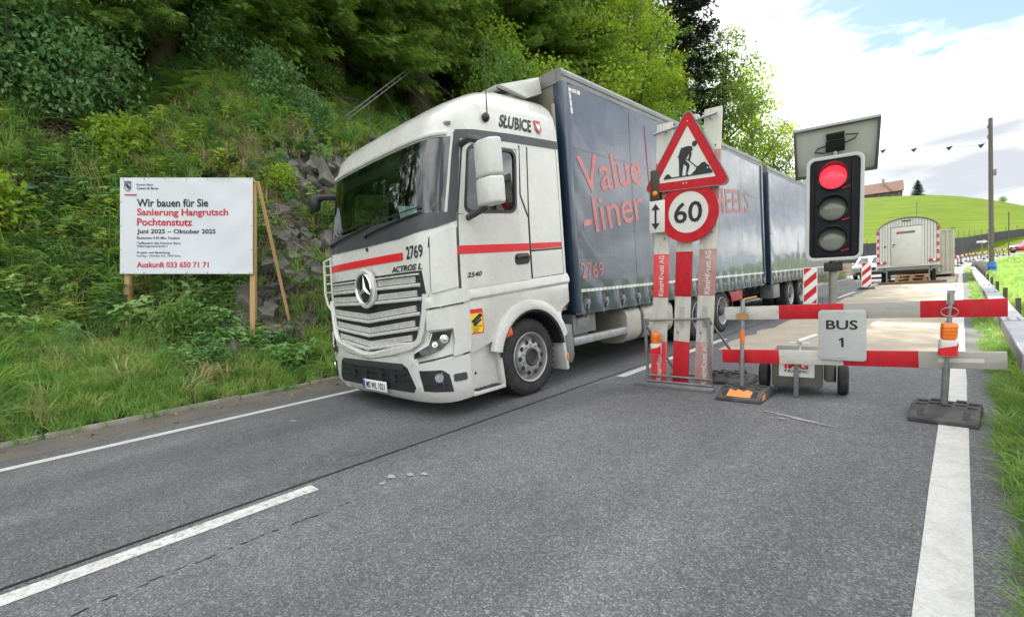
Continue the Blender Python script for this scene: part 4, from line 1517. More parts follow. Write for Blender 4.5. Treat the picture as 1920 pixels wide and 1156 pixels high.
curt = load_body(truck, 2.46, 8.22)
CURX = curtain_shape[0]
XT = 1.2795
TL = math.radians(11)
text('Value', SALMON, curt, (XT, 3.55, 2.87), SIDE, 1.70, 0.50, bold=0.008, tilt=TL)
text('-liner', SALMON, curt, (XT, 3.56, 2.32), SIDE, 1.70, 0.50, bold=0.008, tilt=TL)
text('2769', SALMON, curt, (XT, 2.885, 1.455), SIDE, 0.54, 0.21, bold=0.0)
text('WHEELS', FADED, curt, (XT, 8.05, 2.80), SIDE, 3.1, 0.52, bold=0.012, tilt=math.radians(4))
rl = MB()
rl.add([(XT, 4.575, 3.72), (XT, 4.60, 3.72), (XT, 4.80, 1.24), (XT, 4.77, 1.24)], [(0, 1, 2, 3)])
rl.build('red_line', mat('red_line', (0.40, 0.04, 0.05), 0.45), curt, smooth=0)
for k in range(8):
    pass
tm = MB()
for k in range(3):
    tm.b2((XT - 0.004, 2.60 + 0.085 * k, 3.77), (XT + 0.001, 2.675 + 0.085 * k, 3.82))
for k in range(3):
    tm.b2((XT - 0.004, 2.60, 3.675 - 0.095 * k), (XT + 0.001, 2.645, 3.76 - 0.095 * k))
tm.build('corner_mark', REFL, curt, smooth=0)

for o in list(curt.children):                        # print lies on the cloth
    if o.name.split('.')[0] in ('lettering', 'red_line', 'corner_mark'):
        if o.name.startswith('lettering') or o.name.startswith('red_line'):
            bm = bmesh.new()
            bm.from_mesh(o.data)
            for _ in range(3):
                bmesh.ops.subdivide_edges(bm, edges=[e for e in bm.edges if e.calc_length() > 0.16], cuts=1)
            bmesh.ops.triangulate(bm, faces=bm.faces)
            bm.to_mesh(o.data)
            bm.free()
        for v in o.data.vertices:
            v.co.x = CURX(v.co.y, v.co.z) + 0.0045
        o.data.update()

# --- the drawbar trailer behind
trailer = thing('trailer', 'curtain-sided drawbar trailer coupled behind the lorry', 'trailer', (-4.91, 2.60 + 11.12, 0))
load_body(trailer, 0.0, 7.75, zt=3.95, straps=17)
gp = MB()
gp.b2((1.293, -0.03, 0.7), (1.305, 0.05, 3.8))
gp.build('edge_strip', GREENP, trailer)
tc_ = MB()
for sg in (1, -1):
    tc_.b2((sg * 0.40, 0.2, 0.55), (sg * 0.52, 7.6, 0.88))
tc_.b2((-0.08, -1.6, 0.40), (0.08, 1.2, 0.52))
for y in (2.2, 3.45):
    tc_.cyl((-1.0, y, 0.46), (1.0, y, 0.46), 0.07, 0.07, 12)
tc_.build('chassis', UNDER, trailer, smooth=30)
MB().b2((0.85, 0.55, 0.45), (1.2, 1.15, 0.84)).build('storage_box', GREYST, trailer, bevel=0.015)
for y in (2.2, 3.45):
    wheel_copy(rw, trailer, (1.225, y, 0.46))
    wheel_copy(lw, trailer, (-1.225, y, 0.46))
MB().b2((1.0, 4.2, 0.50), (1.23, 6.9, 0.60)).build('side_guard', STEEL, trailer, bevel=0.01)
# ------------------------------------------------------------------ roadworks gear on the near side of the road
OLDWHITE = mat('weathered_white', (0.56, 0.55, 0.50), 0.7, vary=0.10, vscale=4, bump=0.25, bscale=60, dirt=0.55, dcol=(0.24, 0.22, 0.18), dscale=5, stretch=(6, 6, 1))
OLDWHITE_H = mat('weathered_white_board', (0.55, 0.54, 0.50), 0.7, vary=0.10, vscale=4, bump=0.3, bscale=60, dirt=0.6, dcol=(0.25, 0.235, 0.20), dscale=5, stretch=(1, 6, 6))
GREYWOOD = mat('grey_board', (0.40, 0.39, 0.36), 0.75, vary=0.14, vscale=4, bump=0.35, bscale=60, dirt=0.6, dcol=(0.16, 0.15, 0.13), dscale=4, stretch=(1, 7, 7))
BRED = mat('board_red', (0.47, 0.010, 0.020), 0.6, spec=0.3, vary=0.16, vscale=3, bump=0.15, bscale=60, dirt=0.24, dcol=(0.30, 0.10, 0.10), dscale=8, stretch=(3, 3, 1))
SALRED = mat('bright_board_red', (0.66, 0.055, 0.06), 0.5, vary=0.10, vscale=3, dirt=0.25, dcol=(0.62, 0.25, 0.22), dscale=6)
PINKRED = mat('bleached_red', (0.40, 0.215, 0.20), 0.7, vary=0.16, vscale=4, bump=0.2, dirt=0.6, dcol=(0.48, 0.40, 0.37), dscale=6)
PALE = mat('pale_print', (0.62, 0.60, 0.57), 0.6)
VERT = Matrix(((0, -1, 0), (0, 0, -1), (1, 0, 0)))    # lettering reading upwards on a face towards -y

# --- three barrier planks upright in a steel rack
RACK = (-2.375, 5.27, 0)
LEAN = 0.082


def upright_plank(dx, bands, red, label, letters):
    t = thing('barrier_plank', label, 'plank', (RACK[0] + dx, RACK[1], 0.012), 0, 'barrier planks stood on end in the steel rack', lean=LEAN)
    b = MB().b2((-0.09, -0.016, 0.012), (0.09, 0.016, 3.0))
    b.build('board', OLDWHITE, t, bevel=0.004)
    for z0, z1 in bands:
        q = MB().b2((-0.0915, -0.0175, z0), (0.0915, 0.0175, z1)).build('red_band', red, t, bevel=0.003)
        if letters:
            text('K\u00fcnzi+Knutti AG', PALE, t, (0.012, -0.0195, (z0 + z1) / 2), VERT, 0.47 if z1 - z0 > 0.45 else 0.36, 0.062, bold=0.018)
    n_ = MB()
    for z in (0.62, 1.30, 1.72, 2.62):
        n_.cyl((0.04 * (1 if z > 1 else -1), -0.0215, z), (0.04 * (1 if z > 1 else -1), -0.015, z), 0.008, 0.008, 8)
    n_.build('bolt_head', BLACK, t, smooth=0)
    if not letters or red is PINKRED:
        MB().b2((-0.028, -0.0195, 0.68), (0.028, -0.0165, 0.92)).build('grey_patch', GREYWOOD, t)
    return t


BANDS = [(0.02, 0.515), (1.036, 1.545), (2.06, 2.575)]
upright_plank(-0.262, BANDS, SALRED, 'upright bright red and white barrier plank behind the orange warning lamp', True)
upright_plank(0.012, [(0.02, 0.52), (1.036, 1.545), (2.06, 2.30)], BRED, 'upright plain red and white plank below the round sign', False)
upright_plank(0.275, BANDS, PINKRED, 'upright barrier plank with bleached pink bands and white lettering', True)

rk = thing('plank_rack', 'steel frame holding three barrier planks on end', 'rack', RACK, 0, lean=0.0)
q = MB()
q.b2((-0.47, -0.20, 0.0), (0.47, -0.15, 0.045))
q.build('foot_bar', GREYST, rk, bevel=0.004)
q = MB()
for x, l in ((-0.375, 0), (0.385, 0)):
    q.b2((x - 0.014, -0.05, 0.0), (x + 0.014, -0.022, 0.80))
q.build('side_post', GREYST, rk, bevel=0.003)
q = MB()
q.tube([(-0.385, -0.042, 0.775), (0.40, -0.042, 0.795)], 0.013, 8)
q.tube([(-0.385, -0.042, 0.11), (0.40, -0.042, 0.11)], 0.014, 8)
q.tube([(-0.385, -0.042, 0.04), (0.40, -0.042, 0.04)], 0.014, 8)
for x in (-0.33, 0.36):
    q.cyl((x, -0.05, 0.72), (x, -0.05, 0.80), 0.016, 0.02, 8)
q.build('cross_bar', GREYST, rk, smooth=40)
q = MB()
q.tube([(0.40, -0.03, 0.76), (0.62, 0.55, 0.02)], 0.014, 8)
q.tube([(-0.36, -0.03, 0.70), (-0.28, 0.55, 0.02)], 0.014, 8)
q.b2((-0.35, 0.52, 0.0), (0.70, 0.58, 0.03))
q.build('brace', GREYST, rk, smooth=40)
q = MB()
q.tube([(-0.13, -0.055, 2.90), (0.575, -0.055, 2.925)], 0.016, 8)
for x in (0.0, 0.23, 0.49):
    q.tube([(x, -0.055, 2.905), (x, 0.04, 2.905)], 0.01, 6)
q.build('top_bar', STEEL, rk, smooth=40)

# --- triangular sign
SIGNW = mat('sign_white', (0.64, 0.64, 0.61), 0.4, vary=0.04, dirt=0.15, dcol=(0.4, 0.38, 0.34), dscale=6)
SIGNR = mat('sign_red', (0.46, 0.006, 0.016), 0.5, vary=0.10, vscale=8, dirt=0.16, dcol=(0.55, 0.15, 0.15), dscale=14, spec=0.3)
tri = thing('roadworks_sign', 'triangular red and white sign with a digging worker', 'road sign', (-2.140, 5.195, 2.505), 0, lean=0.09)


def round_tri(R_, r, n=6, cz=0.0):
    pts = []
    for k in range(3):
        a = math.radians(90 + 120 * k)
        c = ((R_ - r) * math.cos(a), (R_ - r) * math.sin(a) + cz)
        for j in range(n + 1):
            b = a + math.radians(-60 + 120 * j / n)
            pts.append((c[0] + r * math.cos(b), c[1] + r * math.sin(b)))
    return pts


tri.scale = (0.92, 1, 0.92)
outer, inner = round_tri(0.555, 0.055), round_tri(0.405, 0.008)
MB().prism(outer, 'y', -0.004, 0.004).build('plate', SIGNW, tri)
q = MB()
ring_prism(q, outer, inner, 'y', -0.0075, -0.0045)
q.build('red_border', SIGNR, tri, smooth=0)
q = MB()
ring_prism(q, round_tri(0.565, 0.06), round_tri(0.553, 0.055), 'y', -0.012, 0.02)
q.build('rim', GREYST, tri, smooth=30)
PY0, PY1 = -0.0085, -0.0055
man = [
    [(-0.055, -0.165), (-0.015, -0.165), (-0.02, -0.15), (-0.012, -0.06), (-0.005, 0.0), (-0.045, 0.06), (-0.072, 0.05), (-0.065, -0.03), (-0.062, -0.12)],          # standing leg
    [(0.03, -0.165), (0.065, -0.165), (0.062, -0.155), (0.048, -0.145), (0.075, -0.05), (0.07, -0.025), (0.0, 0.045), (-0.045, 0.05), (-0.03, 0.0), (0.035, -0.045), (0.032, -0.10)],    # forward leg
    [(-0.075, 0.05), (-0.03, 0.0), (0.01, 0.03), (0.06, 0.10), (0.105, 0.145), (0.095, 0.185), (0.055, 0.20), (0.0, 0.195), (-0.045, 0.13)],        # trunk
    [(0.045, 0.185), (0.075, 0.155), (0.095, 0.10), (0.075, 0.02), (0.055, 0.015), (0.05, 0.03), (0.068, 0.10), (0.04, 0.135)],                  # near arm
    [(0.0, 0.195), (-0.05, 0.185), (-0.075, 0.10), (-0.09, 0.075), (-0.08, 0.07), (-0.06, 0.09), (-0.035, 0.155), (0.0, 0.165)],                    # far arm
]
head = [(0.125 + 0.031 * math.cos(a), 0.215 + 0.035 * math.sin(a)) for a in np.linspace(0, 2 * math.pi, 15)[:-1]]
shovel = [(-0.09, 0.085), (-0.082, 0.09), (0.06, 0.03), (0.155, -0.055), (0.185, -0.075), (0.178, -0.085), (0.148, -0.065), (0.055, 0.02)]
heap = [(0.10, -0.155), (0.15, -0.11), (0.165, -0.075), (0.20, -0.055), (0.225, -0.03), (0.27, -0.025), (0.285, -0.05), (0.32, -0.075), (0.325, -0.105), (0.36, -0.14), (0.365, -0.155)]
heap2 = [(-0.27, -0.165), (-0.235, -0.12), (-0.205, -0.115), (-0.17, -0.15), (-0.16, -0.165)]
base = [(-0.27, -0.165), (0.365, -0.155), (0.365, -0.168), (-0.27, -0.178)]
q = MB()
SC_ = 0.92
for k, po in enumerate(man + [head, shovel, heap, heap2, base]):
    q.prism([(a * SC_ - 0.02, b * SC_ - 0.005) for a, b in po], 'y', PY0 - 0.0002 * k, PY1)
q.build('pictogram', INK, tri, smooth=0)
q = MB()
for x, z in ((-0.02, -0.24), (0.02, -0.24), (0.0, 0.46), (0.26, -0.10), (0.17, 0.03)):
    q.cyl((x, -0.011, z), (x, -0.006, z), 0.008, 0.007, 8)
q.build('rivet', PALE, tri, smooth=0)

# --- round speed limit
spd = thing('speed_sign', 'round speed limit sign reading 60', 'road sign', (-2.145, 5.20, 1.970), 0, lean=0.06)
spd.scale = (1.05, 1, 1.05)
circ = lambda r, n=48: [(r * math.cos(2 * math.pi * k / n), r * math.sin(2 * math.pi * k / n)) for k in range(n)]
MB().prism(circ(0.302), 'y', -0.004, 0.004).build('plate', SIGNW, spd, smooth=30)
q = MB()
ring_prism(q, circ(0.302), circ(0.212), 'y', -0.0075, -0.0045)
q.build('red_ring', SIGNR, spd, smooth=30)
q = MB()
ring_prism(q, circ(0.311), circ(0.301), 'y', -0.012, 0.02)
q.build('rim', SIGNR, spd, smooth=30)
text('60', INK, spd, (0.0, -0.0085, 0.0), FRONT, 0.30, 0.215, bold=0.014)

# --- small distance plate with a double arrow, and the lamp body above it
ar = thing('arrow_plate', 'small white plate with a black double-headed arrow', 'road sign', (-2.52, 5.19, 1.98), 0, lean=0.06)
MB().b2((-0.075, -0.004, -0.18), (0.11, 0.004, 0.18)).build('plate', SIGNW, ar, bevel=0.002)
q = MB()
q.prism([(-0.012, -0.09), (0.012, -0.09), (0.012, 0.09), (-0.012, 0.09)], 'y', -0.0072, -0.0045)
for s in (1, -1):
    q.prism([(-0.052, s * 0.075), (0, s * 0.145), (0.052, s * 0.075)][::s], 'y', -0.0078, -0.0045)
q.build('arrow', INK, ar, smooth=0)
lb = thing('lamp_body', 'narrow black lamp housing with an orange dot behind the triangle corner', 'lamp', (-2.505, 5.21, 2.33), 0, lean=0.06)
MB().b2((-0.06, -0.03, -0.17), (0.05, 0.06, 0.17)).build('housing', mat('brown_black', (0.05, 0.04, 0.03), 0.6), lb, bevel=0.008)
MB().ell((0.0, -0.03, -0.09), (0.03, 0.015, 0.03), 12, 8).build('lens', ORANGE, lb)


def warning_lamp(loc, label, rz=0.0, lean=0.04):
    """Amber lens over a red and white battery case, hung on a rod."""
    t = thing('warning_lamp', label, 'warning lamp', loc, rz, 'amber roadworks warning lamps', lean=lean)
    q = MB()
    q.prism([(-0.052, 0.0), (-0.035, -0.045), (0.035, -0.045), (0.052, 0.0), (0.035, 0.045), (-0.035, 0.045)], 'z', 0.0, 0.125)
    lens = q.build('lens', ORANGE, t, bevel=0.008)
    q = MB()
    for z in (0.035, 0.062, 0.09):
        q.b2((-0.0535, -0.047, z), (0.0535, 0.047, z + 0.004))
    q.build('lens_rib', mat('amber_dark', (0.55, 0.13, 0.01), 0.3), lens, smooth=0)
    q = MB()
    q.prism([(-0.058, 0.0), (-0.045, -0.055), (0.045, -0.055), (0.058, 0.0), (0.045, 0.055), (-0.045, 0.055)], 'z', -0.135, -0.005)
    case = q.build('case', mat('lamp_case_white', (0.62, 0.61, 0.58), 0.45, dirt=0.3), t, bevel=0.01)
    q = MB()
    q.prism([(-0.0455, -0.128), (0.0455, -0.128), (0.0455, -0.045), (-0.0455, -0.07)], 'y', -0.058, -0.0545)
    q.add([(0.0462, -0.056, -0.128), (0.0592, 0.0, -0.128), (0.0592, 0.0, -0.03), (0.0462, -0.056, -0.045)], [(0, 1, 2, 3)])
    q.add([(-0.0462, -0.056, -0.128), (-0.0592, 0.0, -0.128), (-0.0592, 0.0, -0.085), (-0.0462, -0.056, -0.07)], [(0, 3, 2, 1)])
    q.build('red_reflector', REDTAPE, case, smooth=0)
    return t


warning_lamp((-2.575, 5.14, 0.52), 'amber lamp with red and white case fixed to the upright plank')

# --- traffic signal on its trolley
tl = thing('traffic_light', 'mobile traffic signal showing red, solar panel on top', 'traffic light', (-0.925, 5.50, 0), 0.16, lean=0.032)
q = MB()
q.tube([(0, 0.06, 0.12), (0, 0.06, 1.34)], 0.034, 12)
q.tube([(0, 0.06, 0.12), (0, 0.06, 0.80)], 0.042, 12)
q.build('pole', mat('pole_steel', (0.27, 0.27, 0.24), 0.45, metal=0.6, vary=0.2, vscale=6), tl, smooth=40)
q = MB()
q.b2((-0.075, -0.01, 1.215), (0.075, 0.13, 1.30))
q.build('bracket', BLACK, tl, bevel=0.008)
ZC, HH, HW = 1.805, 0.49, 0.225
q = MB()
ring_prism(q, rrect(2 * HW, 2 * HH, 0.07, 6, 0, ZC), rrect(2 * HW - 0.062, 2 * HH - 0.066, 0.045, 6, 0, ZC), 'y', -0.045, 0.02)
q.build('backing_frame', mat('signal_grey', (0.50, 0.51, 0.51), 0.45, vary=0.06, dirt=0.3, dcol=(0.3, 0.3, 0.28), dscale=5), tl, bevel=0.006)
q = MB()
q.prism(rrect(2 * HW - 0.056, 2 * HH - 0.06, 0.045, 6, 0, ZC), 'y', -0.028, 0.11)
q.b2((-0.165, -0.04, ZC - 0.41), (-0.158, -0.028, ZC + 0.41))
q.b2((0.132, -0.045, ZC - 0.42), (0.142, -0.028, ZC + 0.42))
q.build('housing', mat('signal_black', (0.007, 0.007, 0.012), 0.5, vary=0.3, spec=0.25), tl, bevel=0.008)


def signal_glow():
    m = mat('red_signal_lens', (0.75, 0.02, 0.03), 0.25, emit=(1.0, 0.035, 0.06), estr=1.0, vary=0.05)
    nt = m.node_tree
    p = nt.nodes['Principled BSDF']
    t = nt.nodes.new('ShaderNodeTexCoord').outputs['Object']
    v = nt.nodes.new('ShaderNodeTexVoronoi')
    v.inputs['Scale'].default_value = 75
    nt.links.new(t, v.inputs['Vector'])
    nt.links.new(ramp(nt, v.outputs['Distance'], [(0.0, 1.0), (0.8, 0.6)]), p.inputs['Emission Strength'])
    return m


LENS_OFF = mat('dead_lens', (0.23, 0.24, 0.22), 0.18, vary=0.08, vscale=10, coat=0.5)
for k, (dz, lm) in enumerate(((0.292, signal_glow()), (0.0, LENS_OFF), (-0.285, LENS_OFF))):
    q = MB()
    z = ZC + dz
    q.lathe([(0.118, 0.0), (0.122, -0.02), (0.108, -0.028), (0.106, 0.0)], 'y', (-0.012, -0.028, z), 32)
    bz = q.build('signal_ring', BLACK, tl, smooth=40)
    q = MB()
    q.lathe([(0.0001, -0.050), (0.04, -0.047), (0.08, -0.037), (0.107, -0.018)], 'y', (-0.012, -0.028, z), 32)
    q.build('lens', lm, bz, smooth=60, label=('lit red lens' if k == 0 else None) or '')
    q = MB()
    n_ = 22
    vs = []
    for i in range(n_ + 1):
        a = math.radians(-38 + 256 * i / n_)
        dep = 0.035 + 0.135 * max(0, math.sin(a)) ** 0.8
        for r, y in ((0.118, -0.03), (0.120, -0.03 - dep), (0.115, -0.03 - dep), (0.111, -0.03)):
            vs.append((-0.012 + r * math.cos(a), y, z + r * math.sin(a)))
    q.add(vs, [(i * 4 + j, (i + 1) * 4 + j, (i + 1) * 4 + j + 1, i * 4 + j + 1) for i in range(n_) for j in range(3)])
    q.build('visor', mat('visor_black', (0.02, 0.02, 0.026), 0.38), bz, smooth=50)
    q = MB()
    q.tube([(0.06, -0.06, z - 0.115), (0.12, -0.05, z - 0.10)], 0.005, 6)
    q.build('clip', REDTAPE, bz)
# solar panel tilted over the signal: front edge high
SP = Matrix.Rotation(math.radians(-46), 3, 'X')
q = MB()
PV = Vector((0.0, 0.10, 2.375))
sol = lambda x, y, z: PV + SP @ Vector((x, y, z))
pbx = MB().box(PV, (0.63, 0.54, 0.012), SP)
pan = pbx.build('solar_panel', mat('panel_back', (0.80, 0.80, 0.78), 0.5, vary=0.05, dirt=0.2, dcol=(0.35, 0.34, 0.3)), tl)
MB().box(sol(0, 0, 0.008), (0.60, 0.51, 0.004), SP).build('solar_cells', mat('solar_cells', (0.01, 0.015, 0.05), 0.15), pan)
q = MB()
for c, d in (((0, -0.265, -0.012), (0.66, 0.02, 0.045)), ((0, 0.265, -0.012), (0.66, 0.02, 0.045)), ((0.32, 0, -0.012), (0.02, 0.51, 0.045)), ((-0.32, 0, -0.012), (0.02, 0.51, 0.045))):
    q.box(sol(*c), d, SP)
q.build('panel_frame', ALU, pan, bevel=0.003)
q = MB()
q.box(sol(0.0, -0.05, -0.025), (0.15, 0.10, 0.035), SP)
q.box(sol(0.0, -0.15, -0.02), (0.14, 0.06, 0.025), SP)
q.tube([sol(0.07, -0.07, -0.03), sol(0.15, -0.10, -0.03), sol(0.17, -0.14, -0.025), sol(0.08, -0.155, -0.03)], 0.006, 6)
q.tube([sol(-0.07, -0.07, -0.03), sol(-0.14, -0.05, -0.03), sol(-0.16, -0.01, -0.025), sol(-0.08, 0.01, -0.03)], 0.006, 6)
q.build('junction_box', BLACK, pan)
q = MB()
q.tube([(0, 0.09, 2.22), sol(0, 0.0, -0.02)], 0.022, 8)
q.box((0, 0.10, 2.27), (0.44, 0.05, 0.05))
q.build('panel_bracket', STEEL, tl)
# trolley
OLIVE = mat('trolley_grey', (0.125, 0.125, 0.105), 0.5, metal=0.2, vary=0.12, dirt=0.3, dcol=(0.2, 0.18, 0.14))
q = MB()
q.b2((-0.50, -0.16, 0.09), (-0.07, 0.36, 0.42))
crt = q.build('trolley_box', OLIVE, tl, bevel=0.012)
MB().b2((-0.435, -0.166, 0.19), (-0.135, -0.162, 0.355)).build('label_plate', mat('label_white', (0.74, 0.74, 0.72), 0.4), crt)
text('IMG', REDTAPE, crt, (-0.285, -0.169, 0.305), FRONT, 0.20, 0.075, bold=0.04)
text('TRAFFIC', mat('green_print', (0.02, 0.16, 0.08), 0.5), crt, (-0.285, -0.169, 0.245), FRONT, 0.22, 0.026, bold=0.03, shear=0.2)
q = MB()
q.b2((-0.305, -0.205, 0.0), (-0.265, -0.17, 0.40))
q.b2((-0.49, -0.02, 0.0), (-0.46, 0.01, 0.09))
q.build('prop_leg', GREYST, tl, bevel=0.003)
q = MB()
q.b2((-0.06, -0.10, 0.14), (0.02, 0.16, 0.36))
q.build('side_case', OLIVE, tl, bevel=0.03)
for x in (-0.585, 0.095):
    q = MB()
    q.lathe([(0.06, -0.045), (0.125, -0.045), (0.145, -0.03), (0.145, 0.03), (0.125, 0.045), (0.06, 0.045)], 'x', (0, 0, 0), 24)
    w_ = q.build('wheel', RUBBER, tl, smooth=40)
    w_.location = (x, 0.05, 0.145)
    q = MB()
    q.lathe([(0.0001, -0.03), (0.07, -0.038), (0.07, 0.038), (0.0001, 0.03)], 'x', (0, 0, 0), 16)
    q.build('wheel_hub', mat('hub_red', (0.45, 0.02, 0.03), 0.4), w_, smooth=40)
q = MB()
q.tube([(-0.27, 0.05, 0.40), (-0.27, 0.05, 0.50)], 0.012, 8)
q.b2((-0.36, 0.03, 0.495), (-0.18, 0.07, 0.505))
q.tube([(-0.285, 0.0, 0.52), (-0.14, 0.30, 0.545)], 0.02, 8)
q.build('handle', mat('handle_white', (0.70, 0.70, 0.68), 0.4), tl, smooth=40)

# --- barrier across the lane
def lying_plank(z, dz, bands, label, stain):
    t = thing('barrier_plank', label, 'plank', (-0.775, 5.13, z), 0, 'barrier planks across the closed lane', lean=-dz)
    x0 = bands[0][0]
    x1 = bands[-1][1]
    MB().b2((x0, -0.015, -0.066), (x1, 0.015, 0.066)).build('board', OLDWHITE_H, t, bevel=0.003)
    for a, b, m in bands:
        if m is not None:
            MB().b2((a, -0.0168, -0.0678), (b, 0.0168, 0.0678)).build('red_band' if m is BRED else 'grey_band', m, t, bevel=0.002)
    if stain:
        MB().b2((stain[0], -0.0185, -0.018), (stain[1], -0.0172, 0.014)).build('pale_strip', PALE, t)
    return t


lying_plank(0.86, 0.006, [(-0.995, -0.492, None), (-0.492, 0.024, BRED), (0.024, 0.534, GREYWOOD), (0.534, 1.02, BRED)], 'upper red and white barrier plank across the lane', None)
lying_plank(0.435, 0.030, [(-1.04, -0.50, BRED), (-0.50, 0.012, None), (0.012, 0.522, BRED), (0.522, 1.02, GREYWOOD)], 'lower barrier plank with a grey wooden end beside the grass', (0.64, 0.90))


def barrier_post(loc, label, ring):
    t = thing('barrier_post', label, 'post', loc, 0, 'steel posts carrying the barrier planks', lean=0.045)
    q = MB()
    q.tube([(0, 0, 0.07), (0, 0, 0.40)], 0.024, 12)
    q.build('sleeve', GREYST, t, smooth=40)
    q = MB()
    q.tube([(0, 0, 0.38), (0, 0, 0.99)], 0.011 if ring else 0.020, 8)
    q.build('rod', STEEL, t, smooth=40)
    q = MB()
    if ring:
        q.b2((-0.022, 0.02, 0.90), (0.022, 0.045, 1.01))
        q.tube([(0.05 * math.cos(a), -0.02, 0.845 + 0.035 * math.sin(a)) for a in np.linspace(0, 6.283, 17)[:-1]], 0.0035, 5, closed=True)
        q.tube([(0.01, -0.02, 0.93), (0.0, -0.025, 0.78)], 0.006, 6)
    else:
        q.tube([(0.0, 0, 0.985), (0.01, 0.03, 1.0), (0.10, 0.10, 1.02)], 0.012, 8)
        q.b2((-0.055, -0.024, 0.80), (0.055, -0.019, 0.86))
    q.build('hook', STEEL if ring else mat('rusty_steel', (0.38, 0.20, 0.08), 0.7, vary=0.3), t, smooth=40)
    if not ring:
        MB().cyl((0, 0, 0.56), (0, 0, 0.68), 0.0225, 0.0225, 10).build('orange_sleeve', mat('orange_tape', (0.75, 0.16, 0.03), 0.5), t, smooth=40)
    return t


barrier_post((-1.625, 5.085, 0), 'steel post with an orange sleeve carrying the barrier planks', False)
barrier_post((-0.105, 5.085, 0), 'thin steel rod on a thick sleeve beside the amber lamp', True)
warning_lamp((-0.072, 5.05, 0.635), 'amber lamp with red and white case hung on the barrier rod')

bus = thing('bus_sign', 'grey metal plate reading BUS 1 on the barrier', 'sign', (-0.765, 5.095, 0.645), 0, lean=0.012)
q = MB()
q.prism(rrect(0.352, 0.455, 0.03, 5), 'y', -0.004, 0.004)
q.build('plate', mat('brushed_plate', (0.46, 0.475, 0.475), 0.5, metal=0.1, vary=0.05, vscale=9, dirt=0.2, dcol=(0.3, 0.3, 0.3), fine=0.08), bus, bevel=0.0015)
text('BUS', INK, bus, (0.0, -0.0065, 0.095), FRONT, 0.232, 0.084, bold=0.02)
MB().prism([(-0.004, -0.105), (0.014, -0.105), (0.014, -0.021), (0.0, -0.021), (-0.022, -0.036), (-0.022, -0.050), (-0.004, -0.040)], 'y', -0.0068, -0.0045).build('lettering', INK, bus, smooth=0)
q = MB()
for z in (0.205, -0.205):
    for x in (-0.025, -0.01, 0.02):
        q.cyl((x, -0.0065, z), (x, -0.004, z), 0.0045, 0.0045, 6)
q.build('bolt_head', GREYST, bus, smooth=0)

# --- recycled rubber foot plates
FOOT = mat('recycled_rubber', (0.055, 0.055, 0.056), 0.85, vary=0.25, vscale=7, bump=0.5, bscale=70, dirt=0.65, dcol=(0.19, 0.185, 0.175), dscale=4)


def foot_plate(loc, rz, label, orange, w=0.42, d=0.60):
    t = thing('foot_plate', label, 'base plate', loc, rz, 'rubber foot plates of the roadworks gear')
    q = MB()
    q.prism([(-d / 2, 0.0), (d / 2, 0.0), (d / 2, 0.035), (d / 2 - 0.18, 0.105), (-d / 2 + 0.18, 0.105), (-d / 2, 0.035)], 'x', -w / 2, w / 2)
    b = q.build('block', FOOT, t, bevel=0.008)
    q = MB()
    for iy in range(4):
        for ix in range(5):
            if (ix + iy) % 2 == 0:
                q.b2((-w / 2 + 0.03 + ix * 0.075, -0.10 + iy * 0.055, 0.105), (-w / 2 + 0.09 + ix * 0.075, -0.058 + iy * 0.055, 0.119))
    q.build('top_studs', FOOT, t, bevel=0.003, seg=1)['kind'] = 'stuff'
    q = MB()
    for x in (-w / 2 + 0.05, w / 2 - 0.09):
        q.prism([(-d / 2 + 0.04, 0.02), (-d / 2 + 0.04, 0.0535), (-d / 2 + 0.13, 0.0885), (-d / 2 + 0.13, 0.02)], 'x', x, x + 0.04)
    q.build('grip_slot', BLACK, t, smooth=0)
    if orange:
        n_ = Vector((0, -0.055, 0.11)).normalized()
        q = MB()
        y0, z0, y1, z1 = -d / 2 + 0.03, 0.0467, -d / 2 + 0.15, 0.0933
        xs_ = [-w / 2 + 0.10 + (w - 0.20) * i / 8 for i in range(9)]
        vs = []
        for i, x in enumerate(xs_):
            vs += [(x, y0 - 0.002, z0 + 0.003), (x, y1 - 0.002 - 0.012 * ((i * 7) % 3), z1 + 0.004 - 0.006 * ((i * 7) % 3))]
        q.add(vs, [(2 * i, 2 * i + 2, 2 * i + 3, 2 * i + 1) for i in range(8)])
        q.add([(w / 2 + 0.002, -d / 2 + 0.05, 0.02), (w / 2 + 0.002, -d / 2 + 0.16, 0.02), (w / 2 + 0.002, -d / 2 + 0.16, 0.085), (w / 2 + 0.002, -d / 2 + 0.07, 0.06)], [(0, 1, 2, 3)])
        q.build('orange_reflector', mat('orange_sheet', (0.85, 0.27, 0.07), 0.45), t, smooth=0)
    return t


foot_plate((-1.585, 5.09, 0), 0.0, 'black rubber foot plate with an orange reflector strip', True, 0.42, 0.54)
foot_plate((-0.09, 5.10, 0), -0.06, 'plain grey rubber foot plate standing on the white edge line', False, 0.40, 0.56)
foot_plate((-1.93, 5.72, 0), 0.1, 'dusty rubber foot plate behind the plank rack', False, 0.50, 0.40)


